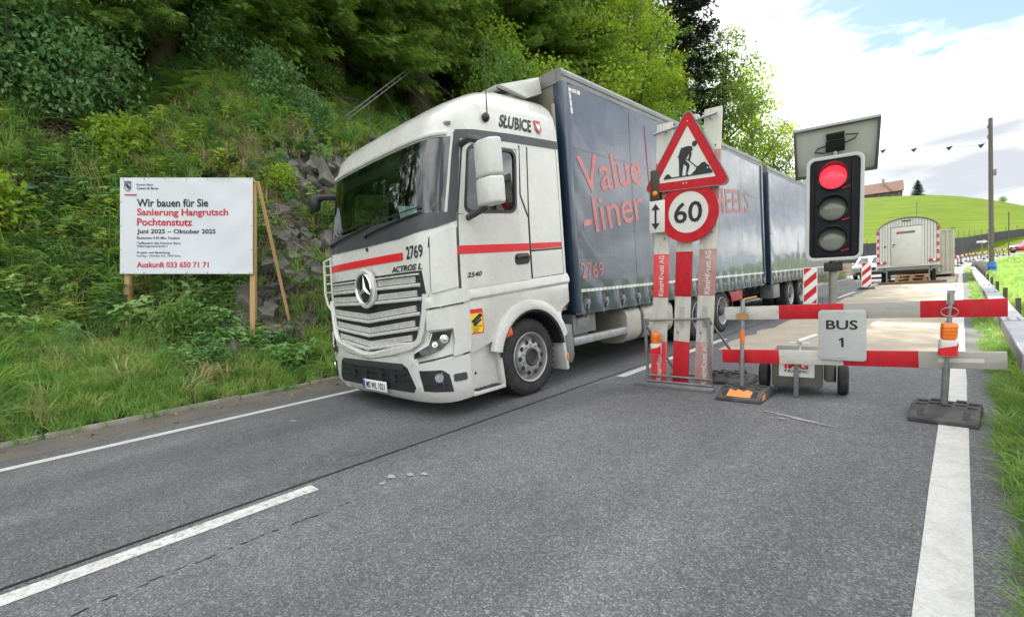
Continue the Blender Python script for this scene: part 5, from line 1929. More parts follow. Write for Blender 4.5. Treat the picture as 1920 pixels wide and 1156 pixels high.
# --- striped guide beacons
def beacon(loc, rz, label):
    t = thing('guide_beacon', label, 'beacon', loc, rz, 'striped guide beacons beside the lane', upright=True)
    W, H0, H1 = 0.40, 0.10, 1.22
    MB().prism(rrect(W, H1 - H0, 0.02, 3, 0, (H0 + H1) / 2), 'y', -0.012, 0.012).build('panel', SIGNW, t)
    w2 = W / 2 - 0.022
    for k in range(-1, 4):
        z = H0 + 0.05 + 0.42 * k
        po = []
        lo, hi = H0 + 0.022, H1 - 0.022
        # clip the slanted band to the panel
        band = [(-w2, z), (w2, z + 0.32), (w2, z + 0.53), (-w2, z + 0.21)]
        cl = []
        for lim, up in ((lo, True), (hi, False)):
            src = band if not cl else cl
            cl = []
            for i in range(len(src)):
                a, b = src[i], src[(i + 1) % len(src)]
                ia = a[1] >= lim if up else a[1] <= lim
                ib = b[1] >= lim if up else b[1] <= lim
                if ia:
                    cl.append(a)
                if ia != ib:
                    u = (lim - a[1]) / (b[1] - a[1])
                    cl.append((a[0] + (b[0] - a[0]) * u, lim))
            if not cl:
                break
        if len(cl) >= 3:
            MB().prism(cl, 'y', -0.0155, -0.0125).build('red_stripe', SIGNR, t, smooth=0)
    q = MB()
    q.prism([(-0.30, 0.0), (0.30, 0.0), (0.22, 0.09), (-0.22, 0.09)], 'y', -0.2, 0.2)
    q.build('foot', FOOT, t, bevel=0.008)
    return t


beacon((-3.32, 16.55, 0), 0.62, 'red and white striped beacon beside the rear of the trailer')
beacon((-3.08, 26.2, 0), 0.62, 'red and white striped beacon in front of the site wagon')

# --- project board on timber posts
TIMBER = mat('raw_timber', (0.50, 0.32, 0.15), 0.7, vary=0.14, vscale=4, bump=0.2, bscale=50, dirt=0.35, dcol=(0.26, 0.15, 0.06), dscale=4, stretch=(8, 8, 1))
BANNER = mat('banner_vinyl', (0.58, 0.605, 0.66), 0.38, vary=0.03, vscale=1.5, spec=0.5)
nt = BANNER.node_tree
_b = nt.nodes.new('ShaderNodeBump')
_b.inputs['Strength'].default_value = 0.5
_b.inputs['Distance'].default_value = 0.02
_t = nt.nodes.new('ShaderNodeTexCoord').outputs['Object']
nt.links.new(noise(nt, mapping(nt, _t, scale=(1, 1, 1), rot=(0, 0.7, 0)), 1.6, 5, 0.55, 0.6), _b.inputs['Height'])
nt.links.new(_b.outputs[0], nt.nodes['Principled BSDF'].inputs['Normal'])
BP = Vector((-9.62, 1.77, 0.90))
bd = thing('project_board', 'white building project board on timber posts at the slope', 'information board', world=BP, rz=math.atan2(1.60, 1.62))
BW, B0, B1 = 2.29, 1.275, 2.935


def ban(x, z):
    # cloth laced to the frame: slack towards the middle, with pulls at the corners
    u, v = (x / BW + 0.5), (z - B0) / (B1 - B0)
    sl = 0.022 * math.sin(math.pi * u) * math.sin(math.pi * v)
    w = 0.007 * math.sin(9 * u + 7 * v) * smooth(0.1, 0.6, u) + 0.006 * math.sin(22 * u - 16 * v) * smooth(0.55, 1, u)
    w += 0.006 * math.sin(18 * u + 14 * v) * smooth(0.6, 1, v) * smooth(0.25, 0.4, u)
    return -0.066 + sl + w * (u * (1 - u) * v * (1 - v)) ** 0.35 * 3.2


q = MB()
q.grid(lambda x, z: (x, ban(x, z), z), [-BW / 2 + BW * i / 48 for i in range(49)], [B0 + (B1 - B0) * i / 36 for i in range(37)])
cloth = q.build('banner', BANNER, bd, smooth=60)
q = MB()
for x0, z0 in ((-BW / 2, B0), (-BW / 2, B1 - 0.07)):
    q.b2((x0, -0.026, z0), (x0 + BW, 0.0, z0 + 0.07))
q.build('batten', TIMBER, bd, bevel=0.003)
for x, zb in ((-BW / 2 + 0.06, 0.35), (BW / 2 - 0.045, -0.10)):
    q = MB()
    q.b2((x - 0.045, 0.0, zb), (x + 0.045, 0.07, B1 - 0.02))
    q.build('post', TIMBER, bd, bevel=0.004)
q = MB()
q.tube([(BW / 2 + 0.02, 0.05, B1 - 0.02), (BW / 2 + 0.33, 0.62, 0.36)], 0.030, 4)
q.build('raking_strut', TIMBER, bd, smooth=0)
q = MB()
q.tube([(BW / 2 - 0.02, 0.06, 0.34), (BW / 2 + 0.37, 0.66, 0.40)], 0.035, 4)
q.build('tie_batten', TIMBER, bd, smooth=0)
q = MB()
for k in range(7):
    for x, z in ((-BW / 2 + 0.05 + k * (BW - 0.1) / 6, B0 + 0.02), (-BW / 2 + 0.05 + k * (BW - 0.1) / 6, B1 - 0.02)):
        q.cyl((x, ban(x, z) - 0.006, z), (x, ban(x, z) + 0.002, z), 0.012, 0.012, 10)
for k in range(1, 4):
    for x in (-BW / 2 + 0.02, BW / 2 - 0.02):
        z = B0 + k * (B1 - B0) / 4
        q.cyl((x, ban(x, z) - 0.006, z), (x, ban(x, z) + 0.002, z), 0.012, 0.012, 10)
q.build('eyelet', STEEL, cloth, smooth=0)
BRED2 = mat('banner_red', (0.50, 0.015, 0.05), 0.5)


def px_board(px, py):
    return (-BW / 2 + (px - 231) / 246 * BW, B1 - (py - 336) / 178.5 * (B1 - B0))


def bline(s, x0, x1, y0, y1, m, bold):
    a, b = px_board(x0, y1), px_board(x1, y0)
    o = text(s, m, cloth, ((a[0] + b[0]) / 2, 0, (a[1] + b[1]) / 2), FRONT, b[0] - a[0], b[1] - a[1], bold=bold)
    me = o.data
    for v in me.vertices:                      # lie on the cloth
        v.co.y = ban(v.co.x, v.co.z) - 0.0045
    return o


bline('Wir bauen f\u00fcr Sie', 262, 394, 375, 390, INK, 0.024)
bline('Sanierung Hangrutsch', 262, 431, 393, 410, BRED2, 0.026)
bline('Pochtenstutz', 262, 363, 411, 425, BRED2, 0.026)
bline('Juni 2025 \u2013 Oktober 2025', 262, 407, 431, 442, INK, 0.022)
bline('Baukosten 0.45 Mio. Franken', 262, 340, 445, 450, INK, 0.01)
bline('Tiefbauamt des Kantons Bern,', 262, 343, 455, 460, INK, 0.01)
bline('Oberingenieurkreis I', 262, 318, 461, 466, INK, 0.01)
bline('Projekt und Bauleitung', 262, 323, 473, 478, INK, 0.012)
bline('Kissling + Zbinden AG, 3700 Spiez', 262, 343, 479, 484, INK, 0.0)
bline('Auskunft 033 650 71 71', 262, 395, 492, 503, BRED2, 0.026)
bline('Kanton Bern', 262, 292, 347, 351, INK, 0.012)
bline('Canton de Berne', 262, 301, 353, 358, INK, 0.012)
q = MB()
a, b = px_board(240, 369), px_board(263, 367)
q.b2((a[0], -0.080, a[1]), (b[0], -0.076, b[1]))
q.build('red_rule', BRED2, cloth, smooth=0)
cx, cz = px_board(246, 352)                    # small crest with a crown and a bear's outline
q = MB()
sh = [(-0.055, 0.05), (0.055, 0.05), (0.055, -0.03), (0.035, -0.075), (0.0, -0.09), (-0.035, -0.075), (-0.055, -0.03)]
sh2 = [(x * 0.86, z * 0.88) for x, z in sh]
ring_prism(q, [(cx + x, cz + z) for x, z in sh], [(cx + x, cz + z) for x, z in sh2], 'y', -0.080, -0.076)
q.prism([(cx + x, cz + z) for x, z in ((-0.035, 0.03), (-0.01, 0.04), (0.03, 0.0), (0.04, -0.04), (0.02, -0.03), (0.01, -0.06), (-0.005, -0.03), (-0.03, 0.0))], 'y', -0.0795, -0.0765)
for k in range(-2, 3):
    q.prism([(cx + k * 0.024 - 0.011, cz + 0.06), (cx + k * 0.024 + 0.011, cz + 0.06), (cx + k * 0.024, cz + 0.095)], 'y', -0.080, -0.076)
q.build('crest', INK, cloth, smooth=0)
# ------------------------------------------------------------------ guardrail and the far end of the site
RAILM = mat('rail_zinc', (0.33, 0.34, 0.345), 0.42, metal=0.5, vary=0.15, vscale=4, dirt=0.5, dcol=(0.20, 0.18, 0.15), dscale=3)
gr = thing('guardrail', 'galvanised box-beam guardrail running along the grass verge', 'guardrail', (0, 0, 0))
RY = [-10.4, -7.8, -5.2, -2.6, 0.0, 2.6, 5.2, 7.8, 10.4, 13.0, 15.6, 18.2, 20.8, 23.4, 26.0, 28.6, 31.2, 33.8, 36.4]
for k in range(len(RY) - 1):
    q = MB()
    q.prism([(0.335, 0.37), (0.50, 0.37), (0.52, 0.385), (0.52, 0.485), (0.50, 0.50), (0.335, 0.50), (0.322, 0.485), (0.322, 0.385)], 'y', RY[k] + 0.006, RY[k + 1] - 0.006)
    q.build('rail_beam', RAILM, gr, bevel=0.003, seg=1)
    q = MB()
    q.b2((0.328, RY[k + 1] - 0.14, 0.501), (0.512, RY[k + 1] + 0.14, 0.506))
    for dy in (-0.09, 0.09):
        for dx in (0.38, 0.46):
            q.cyl((dx, RY[k + 1] + dy, 0.506), (dx, RY[k + 1] + dy, 0.518), 0.014, 0.012, 6)
    q.build('splice_plate', RAILM, gr, smooth=0)
postm = MB().b2((0, 0, -0.55), (0.055, 0.11, 0.62)).build('rail_post', mat('rusty_post', (0.10, 0.075, 0.06), 0.75, metal=0.2, vary=0.3, vscale=10), gr, bevel=0.004)
ys = [-8.7, -6.1, -3.5, -0.9, 1.7, 4.3, 6.9, 9.5, 12.1, 14.7, 17.3, 19.9, 22.5, 25.1, 27.7, 30.3, 32.9, 35.5]
for i, y in enumerate(ys):
    o = postm if i == 0 else part_copy(postm, gr)
    o.location = (0.53, y, 0)

# --- site wagon with an arched roof
WAG = mat('wagon_boards', (0.60, 0.60, 0.57), 0.6, vary=0.08, vscale=2, dirt=0.3, dcol=(0.30, 0.28, 0.23), dscale=2)
wg = thing('site_wagon', 'grey boarded site wagon with arched roof and red reflectors', 'site wagon', (-1.98, 31.0, 0), 0.045, upright=True)
WH, WT = 1.21, 2.62


def arch_top(x):
    return WT + 0.72 * math.sqrt(max(0, 1 - (x / WH) ** 2)) ** 1.0 * 0.98 if abs(x) < WH else WT


WB = 0.86
nb = 22
for k in range(nb):
    x0, x1 = -WH + 2 * WH * k / nb, -WH + 2 * WH * (k + 1) / nb
    q = MB()
    q.prism([(x0 + 0.007, WB), (x1 - 0.007, WB), (x1 - 0.007, arch_top(x1) - 0.03), ((x0 + x1) / 2, arch_top((x0 + x1) / 2) - 0.03), (x0 + 0.007, arch_top(x0) - 0.03)], 'y', 0.0, 0.03)
    q.build('board', WAG, wg, smooth=0)
prf = [(-WH, WB), (WH, WB)] + [(WH * math.cos(a), WT + 0.70 * math.sin(a)) for a in np.linspace(0, math.pi, 17)]
q = MB()
q.prism(prf, 'y', 0.034, 5.6)
q.build('body', WAG, wg, smooth=30)
q = MB()
q.prism([(a * 0.985, b) for a, b in prf], 'y', 0.022, 0.032)
q.build('joint_backing', UNDER, wg, smooth=0)
q = MB()
rp = [(1.25 * math.cos(a), WT - 0.01 + 0.745 * math.sin(a)) for a in np.linspace(0, math.pi, 19)]
ri = [(1.21 * math.cos(a), WT - 0.01 + 0.715 * math.sin(a)) for a in np.linspace(0, math.pi, 19)]
q.prism(rp + ri[::-1], 'y', -0.05, 5.65)
q.build('roof', mat('wagon_roof', (0.24, 0.23, 0.21), 0.6), wg, smooth=40)
q = MB()
for s in (1, -1):
    q.b2((s * 1.205, -0.012, WB), (s * 1.235, 0.05, WT + 0.02))
q.b2((-1.235, -0.015, WB - 0.03), (1.235, 0.02, WB + 0.04))
q.build('corner_trim', WAG, wg, smooth=0)
MB().b2((-0.62, -0.035, 0.90), (0.55, -0.002, 2.86)).build('door', WAG, wg, bevel=0.006)
dr = [o for o in wg.children if o.name.startswith('door')][0]
MB().b2((-0.64, -0.03, 2.865), (0.60, -0.001, 2.90)).build('door_drip', GREYST, dr)
q = MB()
q.b2((-0.56, -0.06, 1.86), (-0.53, -0.035, 2.02))
q.tube([(-0.545, -0.06, 1.99), (-0.545, -0.08, 1.99), (-0.42, -0.08, 1.99)], 0.014, 6)
q.build('handle', BLACK, dr)
pl_ = MB().b2((-0.42, -0.042, 2.52), (0.30, -0.036, 2.64)).build('name_plate', mat('plate_grey', (0.16, 0.15, 0.15), 0.5), dr)
MB().b2((-0.42, -0.046, 2.525), (-0.25, -0.043, 2.635)).build('red_field', REDTAPE, pl_)
text('BAUTEAM', PALE, pl_, (0.03, -0.045, 2.58), FRONT, 0.46, 0.045) if False else None
MB().b2((-0.92, -0.02, 1.88), (-0.84, -0.002, 1.96)).build('lock', BLACK, wg)
MB().b2((-0.2, -0.02, 3.14), (0.15, -0.002, 3.20)).build('vent', BLACK, wg)
for s in (1, -1):
    for k in range(4):
        MB().b2((s * 1.16 - 0.045, -0.024, 2.55 - 0.38 * k), (s * 1.16 + 0.045, -0.014, 2.73 - 0.38 * k)).build('red_reflector', REDTAPE, wg)
    tlp = MB().b2((s * 1.02 - 0.2, -0.07, 1.03), (s * 1.02 + 0.2, -0.015, 1.16)).build('tail_lamp', mat('tail_red', (0.45, 0.01, 0.03), 0.25, coat=0.5), wg, bevel=0.01)
    MB().b2((s * 1.02 - 0.05, -0.075, 1.04), (s * 1.02 + 0.05, -0.068, 1.15)).build('clear_field', mat('lamp_clear', (0.7, 0.7, 0.7), 0.2), tlp)
q = MB()
q.b2((-1.2, 0.0, 0.66), (1.2, 0.12, 0.80))
for s in (1, -1):
    q.b2((s * 0.85, 0.0, 0.60), (s * 0.95, 5.4, 0.80))
    q.b2((s * 0.42, -0.05, 0.66), (s * 0.50, 0.05, 0.83))
    q.cyl((s * 0.8, 1.8, 0.42), (s * 1.05, 1.8, 0.42), 0.08, 0.08, 10)
q.build('chassis', mat('wagon_steel', (0.20, 0.21, 0.20), 0.55, metal=0.3), wg, smooth=0)
for s in (1, -1):
    q = MB()
    q.tube([(s * 0.82, 0.05, 0.0), (s * 0.82, 0.05, 0.70)], 0.03, 8)
    q.b2((s * 0.82 - 0.09, -0.05, 0.0), (s * 0.82 + 0.09, 0.15, 0.02))
    q.build('prop_leg', STEEL, wg)
    q = MB()
    q.lathe([(0.16, -0.10), (0.36, -0.10), (0.40, -0.06), (0.40, 0.06), (0.36, 0.10), (0.16, 0.10)], 'x', (s * 1.0, 1.7, 0.40), 24)
    q.build('wheel', RUBBER, wg, smooth=40)
q = MB()
q.tube([(0.35, 2.0, 3.25), (0.35, 2.0, 4.45)], 0.02, 6)
q.build('aerial', GREYST, wg)
q = MB()
q.tube([(1.28, 0.1, 0.78), (1.34, -0.05, 0.70), (1.30, -0.2, 0.5), (1.15, -0.25, 0.42)], 0.045, 8)
q.build('hose', GREYST, wg)

# pallets stacked in front of it
PW = mat('pallet_wood', (0.40, 0.25, 0.13), 0.8, vary=0.2, vscale=5, dirt=0.4, dcol=(0.2, 0.13, 0.07), stretch=(1, 6, 6))


def pallet(label):
    t = thing('pallet', label, 'pallet', (0, 0, 0), 0, 'wooden pallets stacked before the site wagon')
    bl = MB().b2((-0.6, -0.05, 0.115), (0.6, 0.05, 0.14)).build('top_board', PW, t, smooth=0)
    for k, y in enumerate((-0.35, -0.175, 0.0, 0.175, 0.35)):
        o = bl if k == 0 else part_copy(bl, t)
        o.location = (0, y, 0)
    q = MB()
    for x in (-0.52, 0, 0.52):
        q.b2((x - 0.07, -0.4, 0.0), (x + 0.07, 0.4, 0.022))
        for y in (-0.33, 0, 0.33):
            q.b2((x - 0.07, y - 0.06, 0.022), (x + 0.07, y + 0.06, 0.115))
    q.build('runners', PW, t, smooth=0)
    return t


p0 = pallet('lowest wooden pallet in the stack before the site wagon')
place(p0, (-1.82, 30.2, 0.0), 0.05)
for k, lab in enumerate(('middle wooden pallet of the stack before the site wagon', 'topmost wooden pallet of the stack before the site wagon')):
    p = dup(p0, lab)
    place(p, (-1.80 + 0.07 * k, 30.24 - 0.02 * k, 0.142 * (k + 1)), 0.05 - 0.09 * k)
bb_ = thing('timber_beam', 'long timber beam lying on the asphalt under the wagon', 'beam', (-1.75, 29.75, 0), 0.04)
MB().b2((-1.25, -0.07, 0.0), (1.25, 0.07, 0.12)).build('beam', mat('brown_beam', (0.16, 0.10, 0.07), 0.8, vary=0.2), bb_, bevel=0.01)

# --- storage container beyond the wagon
ct = thing('container', 'beige corrugated storage container behind the site wagon', 'container', (-1.50, 36.9, 0), 0.03, upright=True)
CB = mat('container_beige', (0.42, 0.41, 0.33), 0.55, vary=0.07, dirt=0.4, dcol=(0.25, 0.19, 0.12), dscale=2)
q = MB()
pts = []
x = -1.15
z = 0
while x < 1.15:
    pts += [(x, 0.0), (x + 0.07, 0.0), (x + 0.10, 0.035), (x + 0.17, 0.035)]
    x += 0.20
pts = [p for p in pts if p[0] <= 1.16] + [(1.16, 0.0), (1.16, 0.06), (-1.15, 0.06)]
q.prism(pts, 'z', 0.30, 2.66)
q.build('end_wall', CB, ct, smooth=0)
q = MB()
for s in (1, -1):
    q.b2((s * 1.12, -0.01, 0.14), (s * 1.22, 0.09, 2.76))
    q.b2((s * 1.12, 5.9, 0.14), (s * 1.22, 6.0, 2.76))
q.b2((-1.12, -0.005, 2.66), (1.12, 0.085, 2.755))
q.b2((-1.12, -0.005, 0.16), (1.12, 0.085, 0.30))
q.build('frame', CB, ct, bevel=0.006)
q = MB()
q.b2((-1.19, 0.07, 0.28), (1.19, 5.95, 2.72))
for k in range(28):
    q.b2((1.19, 0.14 + 0.205 * k, 0.32), (1.212, 0.24 + 0.205 * k, 2.66))
q.build('side_wall', CB, ct, smooth=0)
q = MB()
for s in (1, -1):
    q.b2((s * 1.07, -0.02, 0.0), (s * 1.225, 0.13, 0.135))
q.build('corner_block', mat('rust_block', (0.22, 0.11, 0.06), 0.85, vary=0.3), ct, bevel=0.01)
q = MB()
for s in (1, -1):
    q.b2((s * 1.05, -0.015, 2.762), (s * 1.23, 0.12, 2.80))
q.build('corner_casting', BLACK, ct)


# --- cars
CARGLASS = glass_mat('car_glass', (0.12, 0.14, 0.15), 0.5)


def car(name, label, cat, paint, loc, rz, L=4.5, W=1.82, H=1.62, van=False):
    t = thing(name, label, cat, loc, rz)
    h = H
    # side outline seen from the car's right, nose at y = 0
    if van:
        out = [(0, .45), (0, .85), (.12, 1.05), (.75, 1.22), (1.25, h - .08), (1.55, h), (L - .1, h), (L, h - .1), (L, .42), (L - .1, .32), (.1, .32)]
    else:
        out = [(0.02, .42), (0, .66), (.08, .88), (.28, .98), (1.15, 1.06), (1.85, h - .10), (2.25, h), (3.3, h - .01), (L - .35, h - .12), (L - .08, 1.02), (L, .75), (L - .03, .4), (L - .2, .28), (.2, .27)]
    q = MB()
    n_ = len(out)
    vs = []
    for s, ins in ((-1, 0), (1, 0)):
        pass
    xs_ = [-W / 2, -W / 2 + 0.10, 0, W / 2 - 0.10, W / 2]
    for i, x in enumerate(xs_):
        for y, z in out:
            up = smooth(1.0, h, z)
            xx = x * (1 - 0.17 * up)
            bow = 0.16 * (abs(x) / (W / 2)) ** 3
            yy = y + bow if y < L / 2 else y - bow * 0.8
            vs.append((xx, yy, z - (0.05 * (abs(x) / (W / 2)) ** 3 * up)))
    fs = [(i * n_ + k, i * n_ + (k + 1) % n_, (i + 1) * n_ + (k + 1) % n_, (i + 1) * n_ + k) for i in range(4) for k in range(n_)]
    fs += [tuple(range(n_)), tuple(reversed(range(4 * n_, 5 * n_)))]
    q.add(vs, fs)
    body = q.build('body', paint, t, bevel=0.03, smooth=45)
    # glazing stands a hair proud of the body
    def sh(x, y, z):
        up = smooth(1.0, h, z)
        return (x * (1 - 0.17 * up), y, z)
    gy0, gz0, gy1, gz1 = (0.80, 1.25, 1.24, h - .12) if van else (1.20, 1.07, 1.86, h - .13)
    q = MB()
    vs = []
    for i in range(7):
        x = -W / 2 + 0.16 + (W - 0.32) * i / 6
        bow = 0.16 * (abs(x) / (W / 2)) ** 3
        a, b = Vector(sh(x, gy0 + bow, gz0)), Vector(sh(x * 0.97, gy1 + bow, gz1))
        nrm = Vector((0, -(gz1 - gz0), gy1 - gy0)).normalized() * 0.014
        vs += [a + nrm, b + nrm]
    q.add(vs, [(2 * i, 2 * i + 2, 2 * i + 3, 2 * i + 1) for i in range(6)])
    q.build('windscreen', BLACKGL, t, smooth=50)
    for s in (1, -1):
        q = MB()
        po = [(1.55, 1.06), (2.05, h - .16), (3.2, h - .14), (3.95, 1.08)] if not van else [(1.0, 1.25), (1.4, h - .3), (2.1, h - .3), (2.1, 1.2)]
        vs = [(s * (W / 2 * (1 - 0.17 * smooth(1.0, h, z)) + 0.008), y, z) for y, z in po]
        q.add(vs, [(0, 1, 2, 3)])
        q.build('side_glass', BLACKGL, t, smooth=0)
        q = MB()
        q.prism([(0.0, 0.0), (0.32, 0.05), (0.30, 0.15), (0.02, 0.10)], 'y', 0.02, 0.10)
        hl = q.build('headlight', mat('car_lamp', (0.55, 0.57, 0.58), 0.12, coat=0.5), t, bevel=0.01)
        hl.location = (0.50, 0.0, 0.70) if s > 0 else (-0.50, 0, 0.70)
        hl.scale = (s, 1, 1)
        MB().ell((s * (W / 2 + 0.09), 1.5, 1.07), (0.11, 0.07, 0.08), 10, 6).build('door_mirror', paint, t)
        for y in (0.85, L - 0.85):
            q = MB()
            q.lathe([(0.19, s * 0.005), (0.30, s * 0.01), (0.335, -s * 0.02), (0.335, -s * 0.2), (0.2, -s * 0.22)], 'x', (s * (W / 2 - 0.0), y, 0.335), 24)
            w_ = q.build('wheel', RUBBER, t, smooth=40)
            MB().lathe([(0.0001, -s * 0.01), (0.17, s * 0.0), (0.2, s * 0.008)], 'x', (s * (W / 2 + 0.002), y, 0.335), 16).build('rim', STEEL, w_)
    q = MB()
    q.b2((-0.42, -0.022, 0.62), (0.42, 0.03, 0.80))
    g_ = q.build('grille', BLACK, t, bevel=0.02)
    MB().ell((0, -0.022, 0.71), (0.07, 0.02, 0.07), 12, 8).build('badge', CHROME, g_)
    q = MB()
    q.b2((-0.70, -0.012, 0.36), (0.70, 0.05, 0.50))
    q.build('lower_grille', BLACK, t, bevel=0.02)
    MB().b2((-0.26, -0.03, 0.51), (0.26, -0.005, 0.60)).build('number_plate', SIGNW, t)
    return t


BLACKGL = mat('dark_car_glass', (0.012, 0.015, 0.018), 0.06, vary=0.1, coat=0.6, spec=0.6)
car('parked_car', 'silver white car facing down the lane beside the site wagon', 'car', mat('car_silver', (0.60, 0.62, 0.63), 0.28, metal=0.25, coat=0.8, vary=0.03), (-4.6, 40.0, 0), 0.0)
rc = car('red_car', 'small red car up the road above the far end of the guardrail', 'car', mat('car_red', (0.52, 0.02, 0.04), 0.3, coat=0.8, vary=0.05), (0, 0, 0), 0.0, L=4.2, H=1.5)
rc.location = (5.35, 97.2, road_z(97.2) + 0.25)
rc.rotation_euler = (0.13, 0, -0.75)
rc.scale = (1.1, 1.1, 1.1)
wv = car('white_van', 'white van standing behind the small red car', 'van', mat('van_white', (0.75, 0.75, 0.74), 0.35, coat=0.4, vary=0.03), (0, 0, 0), 0.0, L=5.4, W=2.0, H=2.5, van=True)
wv.location = (8.0, 108.5, road_z(108.5) + 0.02)
wv.rotation_euler = (0.13, 0, -0.5)

# --- dark retaining wall round the bend, site barriers and a speed of cones before it
wl_ = thing('retaining_wall', 'long dark grey retaining wall at the foot of the grass hill', 'wall', (0, 0, 0))
wl_.rotation_euler = (0, 0, 0)
WPT = [(-16, 94), (-9, 99), (-4, 105), (-0.2, 111.8), (1.9, 118), (4.6, 123), (9, 126.5), (15, 128.5), (24, 129)]
WPT2 = []
for (a, b) in zip(WPT, WPT[1:]):
    for k in range(3):
        WPT2.append((a[0] + (b[0] - a[0]) * k / 3, a[1] + (b[1] - a[1]) * k / 3))
WPT2.append(WPT[-1])
WALLM = mat('wall_dark_concrete', (0.062, 0.064, 0.072), 0.85, vary=0.18, vscale=0.5, dirt=0.4, dcol=(0.11, 0.11, 0.11), dscale=0.6)
for i, ((x0, y0), (x1, y1)) in enumerate(zip(WPT2, WPT2[1:])):
    q = MB()
    d = Vector((x1 - x0, y1 - y0, 0)).normalized()
    nn = Vector((-d.y, d.x, 0))
    zb0, zb1 = road_z(y0) - 0.6, road_z(y1) - 0.6
    a, b = Vector((x0, y0, 0)) + d * 0.02, Vector((x1, y1, 0)) - d * 0.02
    t0 = 4.1 + 0.25 * math.cos(i * 0.35)
    vs = []
    for p, zb in ((a, zb0), (b, zb1)):
        for o, z in ((0, zb), (0, zb + t0), (0.4, zb + t0), (0.4, zb)):
            vs.append((p.x + nn.x * o, p.y + nn.y * o, z))
    q.add(vs, [(0, 1, 5, 4), (1, 2, 6, 5), (2, 3, 7, 6), (3, 0, 4, 7), (0, 3, 2, 1), (4, 5, 6, 7)])
    q.build('wall_panel', WALLM, wl_, smooth=0)

bar0 = thing('site_barrier', 'x', 'barrier', (0, 0, 0), 0, 'red and white site barriers along the far bend')
q = MB()
q.b2((-0.6, -0.02, 0.78), (0.6, 0.02, 1.0))
q.build('board', SIGNW, bar0)
for k in range(3):
    MB().b2((-0.55 + 0.4 * k, -0.026, 0.78), (-0.35 + 0.4 * k, 0.026, 1.0)).build('red_band', SIGNR, bar0)
q = MB()
for s in (1, -1):
    q.b2((s * 0.5 - 0.03, -0.03, 0.08), (s * 0.5 + 0.03, 0.03, 0.80))
    q.b2((s * 0.5 - 0.12, -0.3, 0.0), (s * 0.5 + 0.12, 0.3, 0.09))
q.build('stand', FOOT, bar0)
far = [(-1.15, 66), (-0.5, 71), (0.3, 76.5), (0.9, 81), (1.6, 85.5), (2.3, 90), (3.1, 94), (3.9, 98), (-0.7, 60), (4.6, 102)]
for i, (x, y) in enumerate(far):
    o = bar0 if i == 0 else dup(bar0)
    o.location = (x, y, road_z(y) + 0.02)
    o.rotation_euler = (0, 0, -0.35 + 0.3 * math.sin(i * 2.3))
    o['label'] = 'small red and white barrier on the road by the dark wall'
wks = thing('works_sign', 'small white arrow sign on a post before the dark wall', 'road sign', world=(2.2, 99.5, road_z(99.5)), rz=0.2)
MB().tube([(0, 0, 0), (0, 0, 2.6)], 0.05, 6).build('post', GREYST, wks)
MB().prism([(-0.6, 2.15), (0.15, 2.15), (0.15, 2.0), (0.65, 2.3), (0.15, 2.6), (0.15, 2.45), (-0.6, 2.45)], 'y', -0.05, -0.03).build('plate', SIGNW, wks, smooth=0)

# --- utility pole, barrel, sack, thin post
PX, PY_ = 1.46, 46.0
up = thing('utility_pole', 'tall weathered wooden pole behind the blue barrel', 'pole', world=(PX, PY_, road_z(PY_) - 0.5))
q = MB()
q.tube([(0.02, 0, 0), (0.0, 0, 4), (-0.02, 0, 8), (-0.03, 0, 11.0)], [0.145, 0.135, 0.122, 0.112], 14)
q.build('mast', mat('pole_wood', (0.13, 0.115, 0.105), 0.85, vary=0.2, vscale=3, bump=0.6, bscale=12, dirt=0.4, dcol=(0.2, 0.17, 0.15), stretch=(5, 5, 0.6)), up, smooth=50)
q = MB()
for z in (10.3, 9.6):
    q.cyl((-0.16, -0.12, z), (-0.16, -0.12, z + 0.22), 0.05, 0.035, 8)
q.b2((0.12, -0.08, 7.0), (0.26, 0.08, 7.4))
q.build('insulator', GREYST, up)
wr = thing('overhead_wire', 'thin cable with dark flags hanging from the wooden pole', 'cable', world=(PX, PY_, 0))
EA, EB = Vector((0, -0.15, 14.35 - 0.6)), Vector((-13.4, -3.4, 16.2))
wp = lambda t: EA.lerp(EB, t) + Vector((0, 0, -0.35 * 4 * t * (1 - t)))
MB().tube([wp(t) for t in np.linspace(0, 1, 18)], 0.007, 4).build('wire', mat('wire_grey', (0.25, 0.25, 0.26), 0.5), wr)
for t in (0.035, 0.155, 0.295, 0.425, 0.56):
    p = wp(t)
    q = MB()
    q.add([p + Vector((-0.20, 0.02, 0.06)), p + Vector((0.18, -0.02, 0.08)), p + Vector((-0.03, 0.0, -0.22)), p + Vector((-0.20, 0.05, 0.06)), p + Vector((0.18, 0.01, 0.08)), p + Vector((-0.03, 0.03, -0.22))], [(0, 1, 2), (3, 5, 4), (0, 3, 4, 1), (1, 4, 5, 2), (2, 5, 3, 0)])
    q.build('flag', BLACK, wr, smooth=0)
br = thing('barrel', 'bright blue plastic barrel at the foot of the wooden pole', 'barrel', world=(1.15, 38.2, road_z(38.2) - 0.25))
q = MB()
q.lathe([(0.0001, 0.0), (0.26, 0.0), (0.29, 0.05), (0.295, 0.28), (0.305, 0.30), (0.295, 0.32), (0.295, 0.58), (0.305, 0.60), (0.295, 0.62), (0.285, 0.85), (0.26, 0.9), (0.24, 0.9), (0.24, 0.88), (0.0001, 0.88)], 'z', (0, 0, 0), 24)
q.build('drum', mat('barrel_blue', (0.01, 0.13, 0.38), 0.4, vary=0.1), br, smooth=40)
q = MB()
q.lathe([(0.0001, 0.915), (0.05, 0.915), (0.05, 0.88)], 'z', (0.12, 0, 0), 10)
q.build('bung', WHITE, br)
sk = thing('rubble_sack', 'grey bulging sack leaning beside the blue barrel', 'sack', world=(0.74, 38.0, road_z(38.0) - 0.02))
q = MB()
